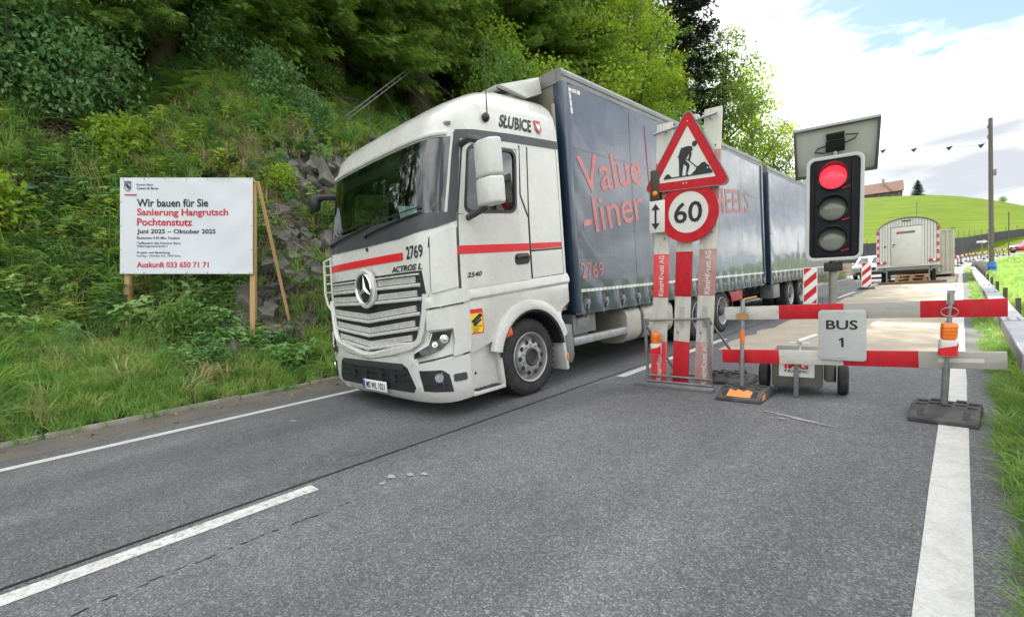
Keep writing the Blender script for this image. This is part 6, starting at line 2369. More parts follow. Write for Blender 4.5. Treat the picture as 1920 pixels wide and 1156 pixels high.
q.ell((0, 0, 0.42), (0.36, 0.34, 0.46), 16, 12)
q.v = [(x * (1 + 0.2 * fbm(z * 4, x * 5)), y, max(0, z + 0.1 * fbm(x * 4, y * 4))) for x, y, z in q.v]
q.build('sack', mat('sack_grey', (0.23, 0.22, 0.22), 0.8, vary=0.25, vscale=6, bump=0.6, bscale=12), sk, smooth=60)
tp = thing('field_post', 'thin bare post standing alone in the meadow', 'post', world=(4.4, 88.3, 10.0))
MB().tube([(0, 0, 0), (0.0, 0, 6.0)], 0.06, 6).build('stake', mat('post_brown', (0.10, 0.075, 0.05), 0.8), tp)

# fence of light posts under the hill, and a rough paling fence on the verge by the car
fn = thing('hill_fence', 'row of light fence posts along the top of the dark wall', 'fence', world=(0, 0, 0))
fpm = MB().tube([(0, 0, 0), (0, 0, 1.25)], 0.05, 5).build('fence_post', mat('fence_wood', (0.22, 0.18, 0.10), 0.8), fn)
for i, (x, y) in enumerate(WPT2):
    o = fpm if i == 0 else part_copy(fpm, fn)
    o.location = (x - 0.2, y + 1.0, road_z(y) + 3.35)
q = MB()
for h in (0.7, 1.1):
    q.tube([(x - 0.2, y + 1.0, road_z(y) + 3.35 + h) for x, y in WPT2], 0.015, 4)
q.build('fence_wire', GREYST, fn)
pf = thing('paling_fence', 'low weathered paling fence on the grass beyond the trailer', 'fence', world=(0, 0, 0))
palm = [MB().b2((-0.05, -0.012, -0.2), (0.05, 0.012, h)).build('pale', mat('paling_grey', (0.24, 0.21, 0.16), 0.85, vary=0.25), pf, smooth=0) for h in (0.95,)][0]
k = 0
for i in range(70):
    y = 33.0 + i * 0.2
    x = KERB_X + 0.55 - 0.25 * math.sin(i * 0.09)
    o = palm if i == 0 else part_copy(palm, pf)
    o.location = (x, y, ground_z(x, y))
    o.rotation_euler = (rnd.uniform(-.06, .06), rnd.uniform(-.06, .06), 1.57 + rnd.uniform(-.1, .1))
    o.scale = (1, 1, rnd.uniform(0.8, 1.12))
q = MB()
q.tube([(KERB_X + 0.55 - 0.25 * math.sin(i * 0.09) + 0.03, 33 + i * 0.2, road_z(33 + i * 0.2) + 0.62) for i in range(0, 70, 3)], 0.025, 5)
q.build('rail', TIMBER, pf)

# --- farmhouse on the hill
fh = thing('farmhouse', 'brown roofed farmhouse standing on top of the hill', 'house', world=(-24.3, 238, 50.6), rz=0.12)
HWD = mat('house_wood', (0.18, 0.15, 0.125), 0.85, vary=0.2, vscale=0.8)
q = MB()
q.b2((-7, -4.5, -2), (7, 4.5, 3.6))
q.prism([(-4.5, 3.6), (4.5, 3.6), (0, 7.6)], 'x', -6.8, 6.8)
q.build('wall', HWD, fh, smooth=0)
q = MB()
for s in (1, -1):
    q.add([(-7.8, s * 5.6, 2.7), (7.8, s * 5.6, 2.7), (7.8, 0, 7.85), (-7.8, 0, 7.85), (-7.8, s * 5.6, 2.95), (7.8, s * 5.6, 2.95), (7.8, 0, 8.1), (-7.8, 0, 8.1)],
          [(0, 1, 2, 3), (4, 7, 6, 5), (0, 4, 5, 1), (1, 5, 6, 2), (2, 6, 7, 3), (3, 7, 4, 0)])
rf = q.build('roof', mat('roof_tiles', (0.17, 0.095, 0.07), 0.9, vary=0.2, vscale=0.9), fh, smooth=0)
MB().b2((1.2, -1.5, 6.5), (2.0, -0.8, 9.2)).build('chimney', CONC, rf)
wm = MB().b2((-0.5, -0.05, -0.6), (0.5, 0.05, 0.6)).build('window', mat('house_window', (0.03, 0.035, 0.04), 0.2), fh)
for i, (x, z) in enumerate(((-5, 1.9), (-3, 1.9), (-1, 1.9), (1.2, 1.9), (3.4, 1.9), (5.4, 1.9))):
    o = wm if i == 0 else part_copy(wm, fh)
    o.location = (x, -4.52, z)
MB().b2((-7.05, -4.56, -0.4), (7.05, -4.44, 0.5)).build('plinth', mat('house_plaster', (0.42, 0.40, 0.36), 0.85), fh)
MB().b2((-7.0, -5.2, 0.5), (7.0, -4.5, 0.75)).build('balcony', HWD, fh)
# ------------------------------------------------------------------ vegetation
RS = np.random.RandomState(11)


def leaf_mat(name, cols, trans=0.35, rough=0.55, spec=0.3, per='instance', scale=1.2):
    """Leaf colour varies from plant to plant and from clump to clump."""
    m = bpy.data.materials.new(name)
    m.use_nodes = True
    nt = m.node_tree
    p = nt.nodes['Principled BSDF']
    if per == 'instance':
        fac = nt.nodes.new('ShaderNodeObjectInfo').outputs['Random']
    else:
        t = nt.nodes.new('ShaderNodeTexCoord').outputs['Object']
        wn = nt.nodes.new('ShaderNodeTexWhiteNoise')
        sn = nt.nodes.new('ShaderNodeVectorMath')
        sn.operation = 'SNAP'
        sn.inputs[1].default_value = (0.13, 0.13, 0.13)
        nt.links.new(t, sn.inputs[0])
        nt.links.new(sn.outputs[0], wn.inputs['Vector'])
        f1 = math_node(nt, 'MULTIPLY', wn.outputs['Value'], 0.45)
        fac = math_node(nt, 'ADD', f1, math_node(nt, 'MULTIPLY', noise(nt, t, scale, 3, 0.6), 0.6))
    k = len(cols)
    c = ramp(nt, fac, [(i / (k - 1), cols[i]) for i in range(k)])
    nt.links.new(c, p.inputs['Base Color'])
    p.inputs['Roughness'].default_value = rough
    p.inputs['Specular IOR Level'].default_value = spec
    tr = nt.nodes.new('ShaderNodeBsdfTranslucent')
    hs = nt.nodes.new('ShaderNodeHueSaturation')
    hs.inputs['Hue'].default_value = 0.485
    hs.inputs['Saturation'].default_value = 1.1
    hs.inputs['Value'].default_value = 1.5
    nt.links.new(c, hs.inputs['Color'])
    nt.links.new(hs.outputs[0], tr.inputs[0])
    mx = nt.nodes.new('ShaderNodeMixShader')
    mx.inputs[0].default_value = trans
    nt.links.new(p.outputs[0], mx.inputs[1])
    nt.links.new(tr.outputs[0], mx.inputs[2])
    nt.links.new(mx.outputs[0], nt.nodes['Material Output'].inputs[0])
    return m


GRASS_M = leaf_mat('grass_blades', [(0.109, 0.200, 0.060), (0.164, 0.291, 0.087), (0.237, 0.373, 0.112), (0.309, 0.410, 0.124), (0.455, 0.428, 0.182)], 0.4)
LUSH_M = leaf_mat('lush_grass_blades', [(0.105, 0.237, 0.060), (0.176, 0.342, 0.086), (0.264, 0.439, 0.109), (0.334, 0.456, 0.114)], 0.42)
STRAW_M = leaf_mat('dry_grass', [(0.276, 0.214, 0.110), (0.414, 0.338, 0.193), (0.552, 0.469, 0.289)], 0.25)
HERB_M = leaf_mat('herb_leaves', [(0.079, 0.194, 0.062), (0.131, 0.290, 0.092), (0.194, 0.360, 0.116), (0.264, 0.412, 0.133)], 0.35)
HERB2_M = leaf_mat('yellow_herb_leaves', [(0.156, 0.266, 0.059), (0.235, 0.351, 0.077), (0.329, 0.423, 0.092)], 0.38)
IVY_M = leaf_mat('dark_leaves', [(0.064, 0.137, 0.058), (0.100, 0.191, 0.082), (0.146, 0.246, 0.109)], 0.22, rough=0.4)
FERN_M = leaf_mat('fern_leaves', [(0.094, 0.203, 0.044), (0.161, 0.280, 0.061), (0.203, 0.321, 0.070)], 0.35)
DEADLEAF_M = leaf_mat('dead_leaves', [(0.104, 0.062, 0.034), (0.208, 0.125, 0.062), (0.333, 0.208, 0.114)], 0.1)


def raw_mesh(name, v, f, m):
    me = bpy.data.meshes.new(name)
    me.from_pydata([tuple(p) for p in v], [], f)
    for x in (m if isinstance(m, list) else [m]):
        me.materials.append(x)
    return me


def tri_mesh(name, V, m, m2=None, n2=0):
    """V: (n, 3, 3) triangles, built fast."""
    V = np.asarray(V, 'f')
    n = len(V)
    me = bpy.data.meshes.new(name)
    me.vertices.add(n * 3)
    me.vertices.foreach_set('co', V.reshape(-1))
    me.loops.add(n * 3)
    me.loops.foreach_set('vertex_index', np.arange(n * 3, dtype='i'))
    me.polygons.add(n)
    me.polygons.foreach_set('loop_start', np.arange(n, dtype='i') * 3)
    me.polygons.foreach_set('loop_total', np.full(n, 3, 'i'))
    me.update(calc_edges=True)
    me.validate()
    me.materials.append(m)
    if m2 is not None:                              # the last n2 triangles take the second material
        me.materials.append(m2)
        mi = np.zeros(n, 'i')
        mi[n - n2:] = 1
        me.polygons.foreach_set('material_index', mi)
    return me


def tuft(name, n, L, spread, width, m, droop=0.5, seed=0):
    r = np.random.RandomState(seed)
    T = []
    for _ in range(n):
        a = r.uniform(0, 6.283)
        d = np.array([math.cos(a), math.sin(a), 0])
        side = np.array([-d[1], d[0], 0])
        base = np.array([r.normal(0, spread * 0.35), r.normal(0, spread * 0.35), -0.03])
        l = L * r.uniform(0.5, 1.15)
        out = r.uniform(0.15, 0.55)
        w = width * r.uniform(0.7, 1.3)
        pts = []
        for t in (0, 0.4, 0.75, 1.0):
            pts.append(base + d * (out * l * t ** 1.6 * (1 + droop * t)) + np.array([0, 0, l * (t - droop * 0.5 * t ** 2.6)]))
        ws = [w, w * 0.85, w * 0.5]
        for i in range(2):
            a0, b0 = pts[i] - side * ws[i] / 2, pts[i] + side * ws[i] / 2
            a1, b1 = pts[i + 1] - side * ws[i + 1] / 2, pts[i + 1] + side * ws[i + 1] / 2
            T += [(a0, b0, b1), (a0, b1, a1)]
        T.append((pts[2] - side * ws[2] / 2, pts[2] + side * ws[2] / 2, pts[3]))
    return tri_mesh(name, T, m)


def leaf_tris(p, d, up, l, w, fold=0.25):
    """A folded, pointed leaf: four triangles."""
    d = d / (np.linalg.norm(d) + 1e-9)
    s = np.cross(d, up)
    s = s / (np.linalg.norm(s) + 1e-9)
    n = np.cross(s, d)
    m1 = p + d * l * 0.45 - n * w * fold
    tip = p + d * l - n * l * 0.12
    a, b = p + d * l * 0.38 + s * w / 2, p + d * l * 0.38 - s * w / 2
    return [(p, a, m1), (p, m1, b), (m1, a, tip), (m1, tip, b)]


def herb(name, stems, H, leaf, m, seed=0, pairs=5, lw=0.45):
    r = np.random.RandomState(seed)
    T = []
    for _ in range(stems):
        b = np.array([r.normal(0, 0.09), r.normal(0, 0.09), -0.02])
        tilt = np.array([r.normal(0, 0.22), r.normal(0, 0.22), 1.0])
        h = H * r.uniform(0.55, 1.1)
        ph = r.uniform(0, 6.28)
        q = b + tilt * h
        s = np.array([0.004, 0, 0])
        T += [(b - s, b + s, q + s), (b - s, q + s, q - s)]
        for k in range(pairs):
            t = (k + 1.0) / pairs
            p = b + tilt * h * t
            for j in range(2 if k < pairs - 1 else 4):
                a = ph + k * 1.57 + j * (3.1416 if k < pairs - 1 else 1.57)
                d = np.array([math.cos(a), math.sin(a), r.uniform(-0.35, 0.35)])
                T += leaf_tris(p, d, np.array([r.normal(0, .2), r.normal(0, .2), 1.0]), leaf * r.uniform(0.7, 1.2) * (1.15 - 0.5 * t), leaf * lw)
    return tri_mesh(name, T, m)


def rosette(name, n, L, W, m, seed=0, rise=0.5):
    r = np.random.RandomState(seed)
    T = []
    for k in range(n):
        a = r.uniform(0, 6.283)
        st = np.array([math.cos(a) * 0.5, math.sin(a) * 0.5, 1.0]) * r.uniform(0.2, 1) * rise * L
        p = np.array([r.normal(0, 0.05), r.normal(0, 0.05), 0]) + st
        d = np.array([math.cos(a), math.sin(a), r.uniform(-0.5, 0.15)])
        T += leaf_tris(p, d, np.array([0, 0, 1.0]), L * r.uniform(0.6, 1.1), W * r.uniform(0.7, 1.1), 0.12)
    return tri_mesh(name, T, m)


def fern(name, n, L, m, seed=0):
    r = np.random.RandomState(seed)
    T = []
    for k in range(n):
        a = 6.283 * k / n + r.uniform(-.3, .3)
        l = L * r.uniform(0.7, 1.1)
        d = np.array([math.cos(a), math.sin(a), 0])
        s = np.array([-d[1], d[0], 0])
        for i in range(1, 16):
            t = i / 16
            p = d * l * t * 0.9 + np.array([0, 0, l * (0.75 * t - 0.75 * t * t * t)])
            w = l * 0.26 * math.sin(math.pi * min(1, t * 0.95 + 0.12)) * (1 - t * 0.55)
            for sg in (1, -1):
                e = p + s * sg * w + d * w * 0.35 + np.array([0, 0, -w * 0.2])
                o = d * l * 0.028
                T.append((p - o, p + o, e))
    return tri_mesh(name, T, m)


def scatter(name, protos, P, rot, scl, idx, kind='stuff'):
    """One counted-by-nobody growth: small plants set on points with geometry nodes."""
    col = bpy.data.collections.new(name + '_plants')
    for k, me in enumerate(protos):
        o = bpy.data.objects.new('%s_%02d' % (name, k), me)
        col.objects.link(o)
    me = bpy.data.meshes.new(name)
    n = len(P)
    me.vertices.add(n)
    me.vertices.foreach_set('co', np.asarray(P, 'f').ravel())
    for nm, ty, dat, key in (('rot', 'FLOAT_VECTOR', rot, 'vector'), ('scl', 'FLOAT', scl, 'value'), ('idx', 'INT', idx, 'value')):
        a = me.attributes.new(nm, ty, 'POINT')
        a.data.foreach_set(key, np.asarray(dat, 'i' if ty == 'INT' else 'f').ravel())
    ob = bpy.data.objects.new(name, me)
    COL.objects.link(ob)
    ng = bpy.data.node_groups.new(name + '_nodes', 'GeometryNodeTree')
    ng.interface.new_socket('Geometry', in_out='INPUT', socket_type='NodeSocketGeometry')
    ng.interface.new_socket('Geometry', in_out='OUTPUT', socket_type='NodeSocketGeometry')
    gi, go_ = ng.nodes.new('NodeGroupInput'), ng.nodes.new('NodeGroupOutput')
    ip = ng.nodes.new('GeometryNodeInstanceOnPoints')
    ci = ng.nodes.new('GeometryNodeCollectionInfo')
    ci.inputs['Collection'].default_value = col
    ci.inputs['Separate Children'].default_value = True
    ci.inputs['Reset Children'].default_value = True

    def na(nm, ty):
        x = ng.nodes.new('GeometryNodeInputNamedAttribute')
        x.data_type = ty
        x.inputs['Name'].default_value = nm
        return [s for s in x.outputs if s.enabled and s.name == 'Attribute'][0]
    ng.links.new(gi.outputs[0], ip.inputs['Points'])
    ng.links.new(ci.outputs[0], ip.inputs['Instance'])
    ip.inputs['Pick Instance'].default_value = True
    ng.links.new(na('idx', 'INT'), ip.inputs['Instance Index'])
    ng.links.new(na('rot', 'FLOAT_VECTOR'), ip.inputs['Rotation'])
    ng.links.new(na('scl', 'FLOAT'), ip.inputs['Scale'])
    ng.links.new(ip.outputs[0], go_.inputs[0])
    md = ob.modifiers.new('scatter', 'NODES')
    md.node_group = ng
    ob['kind'] = kind
    return ob


# --- what grows on the bank
G = [tuft('t', 34, 0.46, 0.16, 0.011, GRASS_M, 0.9, 1), tuft('t', 30, 0.78, 0.16, 0.012, GRASS_M, 1.15, 2), tuft('t', 38, 0.30, 0.18, 0.010, LUSH_M, 0.5, 3),
     tuft('t', 30, 0.70, 0.15, 0.013, LUSH_M, 1.1, 4), tuft('t', 26, 0.62, 0.16, 0.009, STRAW_M, 0.9, 5), tuft('t', 22, 0.30, 0.2, 0.009, STRAW_M, 1.1, 6)]
Hb = [herb('h', 7, 0.42, 0.13, HERB_M, 1), herb('h', 9, 0.30, 0.09, HERB_M, 2, 6), herb('h', 6, 0.55, 0.17, HERB_M, 3, 4, 0.5), herb('h', 8, 0.32, 0.11, HERB2_M, 4, 5),
      rosette('r', 12, 0.24, 0.16, HERB_M, 5), rosette('r', 16, 0.13, 0.10, IVY_M, 6, 0.9), fern('f', 9, 0.65, FERN_M, 7), rosette('r', 22, 0.10, 0.07, DEADLEAF_M, 8, 0.25),
      herb('h', 10, 0.22, 0.08, IVY_M, 9, 5, 0.6), rosette('r', 11, 0.26, 0.27, HERB_M, 10, 0.9), herb('h', 5, 0.85, 0.15, HERB_M, 12, 8, 0.4)]


def bank_points(n, y0, y1, d0, d1, dens):
    out = []
    tries = 0
    while len(out) < n and tries < n * 6:
        tries += 1
        y, d = RS.uniform(y0, y1), RS.uniform(d0, d1)
        if RS.rand() < dens(d, y):
            x = KERB_X - 0.02 - d + bend(y)
            out.append((x, y, d))
    return out


def patchy(x, y, s, o):
    return fbm(x * s + o, y * s + 2 * o, 3)


gp_, gr_, gs_, gi_ = [], [], [], []
hp_, hr_, hs_, hi_ = [], [], [], []


def put(lst, x, y, z, s, i, tilt=0.25):
    P, R_, S, I = lst
    P.append((x, y, z))
    R_.append((RS.normal(0, tilt), RS.normal(0, tilt) + 0.12, RS.uniform(0, 6.283)))
    S.append(s)
    I.append(i)


GL, HL = (gp_, gr_, gs_, gi_), (hp_, hr_, hs_, hi_)


def sow(n, y0, y1, d0, d1, big=1.0):
    for x, y, d in bank_points(n, y0, y1, d0, d1, lambda d, y: (1 - 0.80 * rockiness(d, y)) * (1 - 0.93 * smooth(5.7, 6.8, d + 0.8 * smooth(3.2, 1.0, y)))):
        z = ground_z(x, y)
        a = patchy(x, y, 0.45, 1)
        b = patchy(x, y, 0.8, 7)
        rk = max(rockiness(d + 0.6, y), rockiness(d - 0.6, y), rockiness(d, y + 0.7), rockiness(d, y - 0.7))
        edge = smooth(0.0, 0.35, d)
        if d < 2.4:
            i = RS.choice([0, 1, 2, 3, 3, 3, 4], p=[.10, .10, .30, .16, .16, .16, .02])
            s = RS.uniform(0.65, 1.1) * (0.62 + 0.38 * edge)
            if -0.4 < y < 3.4 and i in (1, 3):
                i = 0 if i == 1 else 2
        else:
            straw = 0.16 + (0.55 if rk > 0.2 else 0) + (0.35 if a > 0.08 else 0)
            if RS.rand() < straw:
                i = RS.choice([4, 5])
            else:
                i = RS.choice([0, 1, 2, 3])
            s = RS.uniform(0.6, 1.15)
        if b < -0.05 and d > 2.4 and RS.rand() < 0.8:
            continue
        put(GL, x, y, z, s * big, i)


sow(9500, -4.5, 8, -0.03, 7.6)
sow(3200, 8, 22, 0.03, 8, 1.15)
sow(1500, 22, 52, 0.03, 9, 1.3)
for n, y0, y1, d0, d1 in ((4200, -4.5, 9, 0.5, 8.2), (1400, 9, 26, 0.5, 9), (500, 26, 50, 0.6, 9)):
    for x, y, d in bank_points(n, y0, y1, d0, d1, lambda d, y: 1 - 0.86 * rockiness(d, y)):
        z = ground_z(x, y)
        a, b = patchy(x, y, 0.5, 4), patchy(x, y, 0.9, 9)
        if d < 2.6:
            if a < -0.06:
                continue
            i = RS.choice([0, 1, 2, 2, 3, 4, 10], p=[.2, .12, .16, .16, .08, .18, .10])
            s = RS.uniform(0.8, 1.45)
            if -0.6 < y < 3.4 and i in (2, 10):
                i = 0
            if -0.2 < y < 3.2:
                s *= 0.8
        elif d < 6.0:
            i = RS.choice([0, 1, 3, 4, 5, 6, 7, 8], p=[.16, .17, .10, .10, .14, .06, .12, .15])
            s = RS.uniform(0.7, 1.5)
            if b > 0.12 and RS.rand() < 0.5:
                i = 3
        else:
            i = RS.choice([5, 6, 7, 8, 9, 1], p=[.15, .15, .50, .10, .03, .07])
            s = RS.uniform(0.7, 1.3)
        put(HL, x, y, z, s, i)
# moss-green cushion low on the far corner of the bank, and butterbur under the trees
for k in range(260):
    d, y = RS.normal(4.6, 0.6), RS.normal(-1.6, 0.7)
    x = KERB_X - d
    put(HL, x, y, ground_z(x, y), RS.uniform(0.5, 0.9), 3)
for k in range(70):
    d, y = RS.normal(7.0, 0.35), RS.normal(2.2, 0.9)
    x = KERB_X - d
    put(HL, x, y, ground_z(x, y) + 0.05, RS.uniform(0.5, 0.85), 9)
# broken slabs and chips standing out of the cut rock
def slab(seed, lx, ly, lz):
    r = random.Random(seed)
    mb = MB()
    n = r.choice((5, 6, 7))
    po = [(lx * (0.5 + 0.22 * r.uniform(-1, 1)) * math.cos(6.283 * k / n + r.uniform(-.3, .3)), ly * (0.5 + 0.22 * r.uniform(-1, 1)) * math.sin(6.283 * k / n + r.uniform(-.3, .3))) for k in range(n)]
    top = [(a * r.uniform(0.6, 0.95), b * r.uniform(0.6, 0.95), lz * r.uniform(0.35, 0.6)) for a, b in po]
    bot = [(a, b, -lz * 0.5) for a, b in po]
    mb.add(bot + top, [(k, (k + 1) % n, n + (k + 1) % n, n + k) for k in range(n)] + [tuple(range(n, 2 * n))])
    return raw_mesh('slab', mb.v, mb.f, ROCK_M)


ROCK_M = mat('broken_rock', (0.135, 0.130, 0.118), 0.92, vary=0.4, vscale=4, bump=0.9, bscale=22, dirt=0.6, dcol=(0.06, 0.052, 0.042), dscale=3, spec=0.25)
SL = [slab(1, 0.5, 0.35, 0.12), slab(2, 0.35, 0.3, 0.16), slab(3, 0.28, 0.2, 0.10), slab(4, 0.2, 0.16, 0.12), slab(5, 0.6, 0.3, 0.10)]
sp_, sr_, ss_, si_ = [], [], [], []
for x, y, d in bank_points(950, 1.4, 11.0, 1.15, 4.4, lambda d, y: rockiness(d, y)):
    sp_.append((x + RS.uniform(0.0, 0.14), y, ground_z(x, y) + RS.uniform(-0.12, 0.03)))
    sr_.append((RS.normal(0.25, 0.16), 0.92 + RS.normal(0, 0.2), RS.normal(0.2, 0.4)))
    ss_.append(RS.uniform(0.4, 1.35) ** 1.3)
    si_.append(int(RS.choice(5)))
scatter('rock_debris', SL, sp_, sr_, ss_, si_)
# dead leaves and stalks blown into the gutter
DL = [rosette('d', 3, 0.07, 0.05, DEADLEAF_M, 61, 0.1), rosette('d', 2, 0.05, 0.04, DEADLEAF_M, 62, 0.1), tuft('d', 4, 0.14, 0.08, 0.006, STRAW_M, 2.0, 63)]
dp_, dr_, dsx, di_ = [], [], [], []
for _ in range(420):
    y = RS.uniform(-4, 20)
    x = KERB_X + 0.03 + abs(RS.normal(0, 0.30))
    if x < -6.4:
        dp_.append((x, y, road_z(y) + 0.012))
        dr_.append((0, 0, RS.uniform(0, 6.28)))
        dsx.append(RS.uniform(0.5, 1.1))
        di_.append(int(RS.choice(3)))
scatter('leaf_litter', DL, dp_, dr_, dsx, di_)
scatter('bank_grass', G, gp_, gr_, gs_, gi_)
scatter('bank_herbs', Hb, hp_, hr_, hs_, hi_)

# --- grass on the right-hand verge and in the field beyond the guardrail
VG = [tuft('v', 40, 0.34, 0.16, 0.009, LUSH_M, 0.8, 21), tuft('v', 36, 0.46, 0.15, 0.010, LUSH_M, 1.0, 22), tuft('v', 34, 0.26, 0.18, 0.009, LUSH_M, 0.6, 23), tuft('v', 22, 0.42, 0.14, 0.008, GRASS_M, 0.9, 24)]
vp, vr, vs_, vi = [], [], [], []
VL = (vp, vr, vs_, vi)


def verge_z(x, y):
    e = smooth(0.42, 1.0, x)
    return road_z(y) - 0.01 + e * (0.03 + 0.10 * fbm(x * 0.8, y * 0.8, 3)) - 0.05 * max(0, x - 1.5) + 0.004 * max(0, x - 3) ** 1.5


for n, y0, y1, x0, x1, sz in ((3400, 0.5, 9, 0.20, 1.6, 0.95), (2600, 9, 24, 0.16, 3.2, 0.85), (2400, 24, 60, 0.14, 6, 0.85), (1500, 4, 40, 1.2, 9, 0.9), (1500, 50, 100, 0.5, 12, 1.2)):
    for _ in range(n):
        y = RS.uniform(y0, y1)
        x = x0 + (x1 - x0) * RS.rand() ** 1.4
        edge = 0.18 + 0.12 * fbm(y * 0.9, 2.2, 3) * 2
        if x < edge:
            continue
        if 0.33 < x < 0.60 and 2.5 < y < 36.5 and RS.rand() < 0.45:
            continue
        k = smooth(edge, edge + 0.3, x)
        put(VL, x + bend(y), y, verge_z(x, y), sz * RS.uniform(0.6, 1.1) * (0.45 + 0.55 * k), int(RS.choice([0, 1, 2, 3])), 0.2)
scatter('verge_grass', VG, vp, vr, vs_, vi)

# --- trees
BARK = mat('bark', (0.085, 0.062, 0.045), 0.9, vary=0.35, vscale=3, bump=1.0, bscale=14, dirt=0.4, dcol=(0.14, 0.115, 0.085), stretch=(4, 4, 0.7))
SPRUCE_M = leaf_mat('spruce_needles', [(0.056, 0.112, 0.029), (0.098, 0.182, 0.047), (0.158, 0.261, 0.066), (0.221, 0.337, 0.083)], 0.28, per='clump', scale=0.9)
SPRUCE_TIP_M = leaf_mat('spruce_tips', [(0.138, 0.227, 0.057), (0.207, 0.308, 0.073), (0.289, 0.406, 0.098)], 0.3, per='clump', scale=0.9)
DARKCON_M = leaf_mat('dark_needles', [(0.012, 0.024, 0.014), (0.022, 0.038, 0.022), (0.035, 0.052, 0.03)], 0.15, per='clump', scale=0.8)
BEECH_M = leaf_mat('light_leaves', [(0.121, 0.211, 0.034), (0.194, 0.308, 0.049), (0.292, 0.406, 0.065), (0.389, 0.486, 0.078)], 0.5, per='clump', scale=0.8)
ASH_M = leaf_mat('mid_leaves', [(0.086, 0.149, 0.036), (0.140, 0.218, 0.053), (0.203, 0.288, 0.070)], 0.42, per='clump', scale=0.8)
MAPLE_M = leaf_mat('bluish_leaves', [(0.088, 0.185, 0.074), (0.150, 0.281, 0.112), (0.228, 0.386, 0.154)], 0.36, per='clump', scale=1.4)
SHRUB_M = leaf_mat('shrub_leaves', [(0.090, 0.195, 0.049), (0.146, 0.269, 0.068), (0.211, 0.341, 0.085)], 0.38, per='clump', scale=1.6)


def spruce_mesh(H, R_, base, seed, dense=1.0, droop=0.35, m=None, fine=True, ztop=None):
    """Whorls of drooping boughs; each bough carries hanging, comb-edged sprays."""
    r = np.random.RandomState(seed)
    T, T2 = [], []
    z = base
    while z < H * 0.985:
        t = (z - base) / (H - base)
        L = R_ * (1 - t) ** 0.85 * (0.72 + 0.28 * min(1, t * 8))
        near = ztop is None or z < ztop
        nb_ = max(4, int((7.5 if near else 5.5) * dense))
        for k in range(nb_):
            a = r.uniform(0, 6.283)
            l = L * r.uniform(0.65, 1.15) + 0.25
            d = np.array([math.cos(a), math.sin(a), 0])
            s = np.array([-d[1], d[0], 0])
            z0 = z + r.uniform(-0.25, 0.25)
            step = 0.19 if near else 0.32
            n = max(4, int(l / step))
            for i in range(n):
                u = (i + 0.6) / n
                if u < 0.12:
                    continue
                p = d * (l * u) + np.array([0, 0, z0 + l * (0.10 * u - droop * u * u + 0.16 * u ** 4)])
                for sg in (1, -1, 0):
                    if sg == 0 and r.rand() < 0.4:
                        continue
                    tl_ = (0.22 + 0.34 * math.sin(math.pi * min(1, u * 0.9 + 0.12))) * min(1.0, l / 1.6) * r.uniform(0.7, 1.3)
                    if not near:
                        tl_ *= 1.45
                    hang = r.uniform(0.25, 0.8)
                    e = s * sg * (1 - 0.3 * hang) + d * r.uniform(0.35, 0.8) + np.array([0, 0, -hang * (0.7 if sg else 1.2)])
                    e = e / np.linalg.norm(e)
                    w = np.cross(e, np.array([r.normal(0, .5), r.normal(0, .5), 1.0]))
                    w = w / (np.linalg.norm(w) + 1e-6)
                    # a spray: short stiff fingers standing off both sides of the twig
                    nf = 4 if near else 2
                    fw = 0.040 if near else 0.085
                    T.append((p - w * fw * 0.5, p + w * fw * 0.5, p + e * tl_))
                    for j in range(nf):
                        c_ = p + e * tl_ * (0.12 + 0.72 * j / nf)
                        fl_ = tl_ * (0.52 - 0.26 * j / nf) * r.uniform(0.8, 1.2)
                        for b_ in (1, -1):
                            g_ = e * 0.72 + w * b_ * 0.70 + np.array([0, 0, r.normal(0, 0.12)])
                            t_ = c_ + g_ * fl_
                            o_ = (e * 0.7 - w * b_ * 0.7) * fw * 0.55
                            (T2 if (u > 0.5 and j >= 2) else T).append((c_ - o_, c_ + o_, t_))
                    if near:
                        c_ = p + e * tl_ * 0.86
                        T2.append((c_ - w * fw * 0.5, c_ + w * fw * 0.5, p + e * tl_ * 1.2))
        z += (0.42 if near else 0.62) * (1.15 - 0.5 * t) / max(0.7, dense)
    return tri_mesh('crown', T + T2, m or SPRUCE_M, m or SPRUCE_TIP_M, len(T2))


def trunk_mesh(H, r0, seed, forks=(), lean=0.0, boughs=0):
    r = random.Random(seed)
    mb = MB()
    n = 9
    pts = [(lean * (i / n) ** 1.5 * H * 0.1 + 0.05 * r.uniform(-1, 1) * (i > 0), 0.05 * r.uniform(-1, 1) * (i > 0), -0.5 + (H + 0.5) * i / n) for i in range(n + 1)]
    mb.tube(pts, [r0 * (1.25 if i == 0 else 1.0) * (1 - 0.93 * i / n) + 0.015 for i in range(n + 1)], 9)
    for h, a, l in forks:
        p = Vector((0, 0, h))
        e = Vector((math.cos(a) * l * 0.62, math.sin(a) * l * 0.62, l * 0.75))
        mb.tube([p, p + e * 0.45 + Vector((0, 0, -0.1 * l)), p + e], [r0 * 0.42, r0 * 0.28, 0.02], 6)
    for k in range(boughs):
        h, a, l = r.uniform(0.6, H * 0.3), r.uniform(0, 6.28), r.uniform(0.8, 2.2)
        p = Vector((0, 0, h))
        mb.tube([p, p + Vector((math.cos(a) * l * .6, math.sin(a) * l * .6, -0.05 * l)), p + Vector((math.cos(a) * l, math.sin(a) * l, -0.35 * l))], [0.022, 0.014, 0.004], 4)
    me = bpy.data.meshes.new('trunk')
    me.from_pydata(mb.v, [], mb.f)
    me.materials.append(BARK)
    me.shade_smooth()
    return me


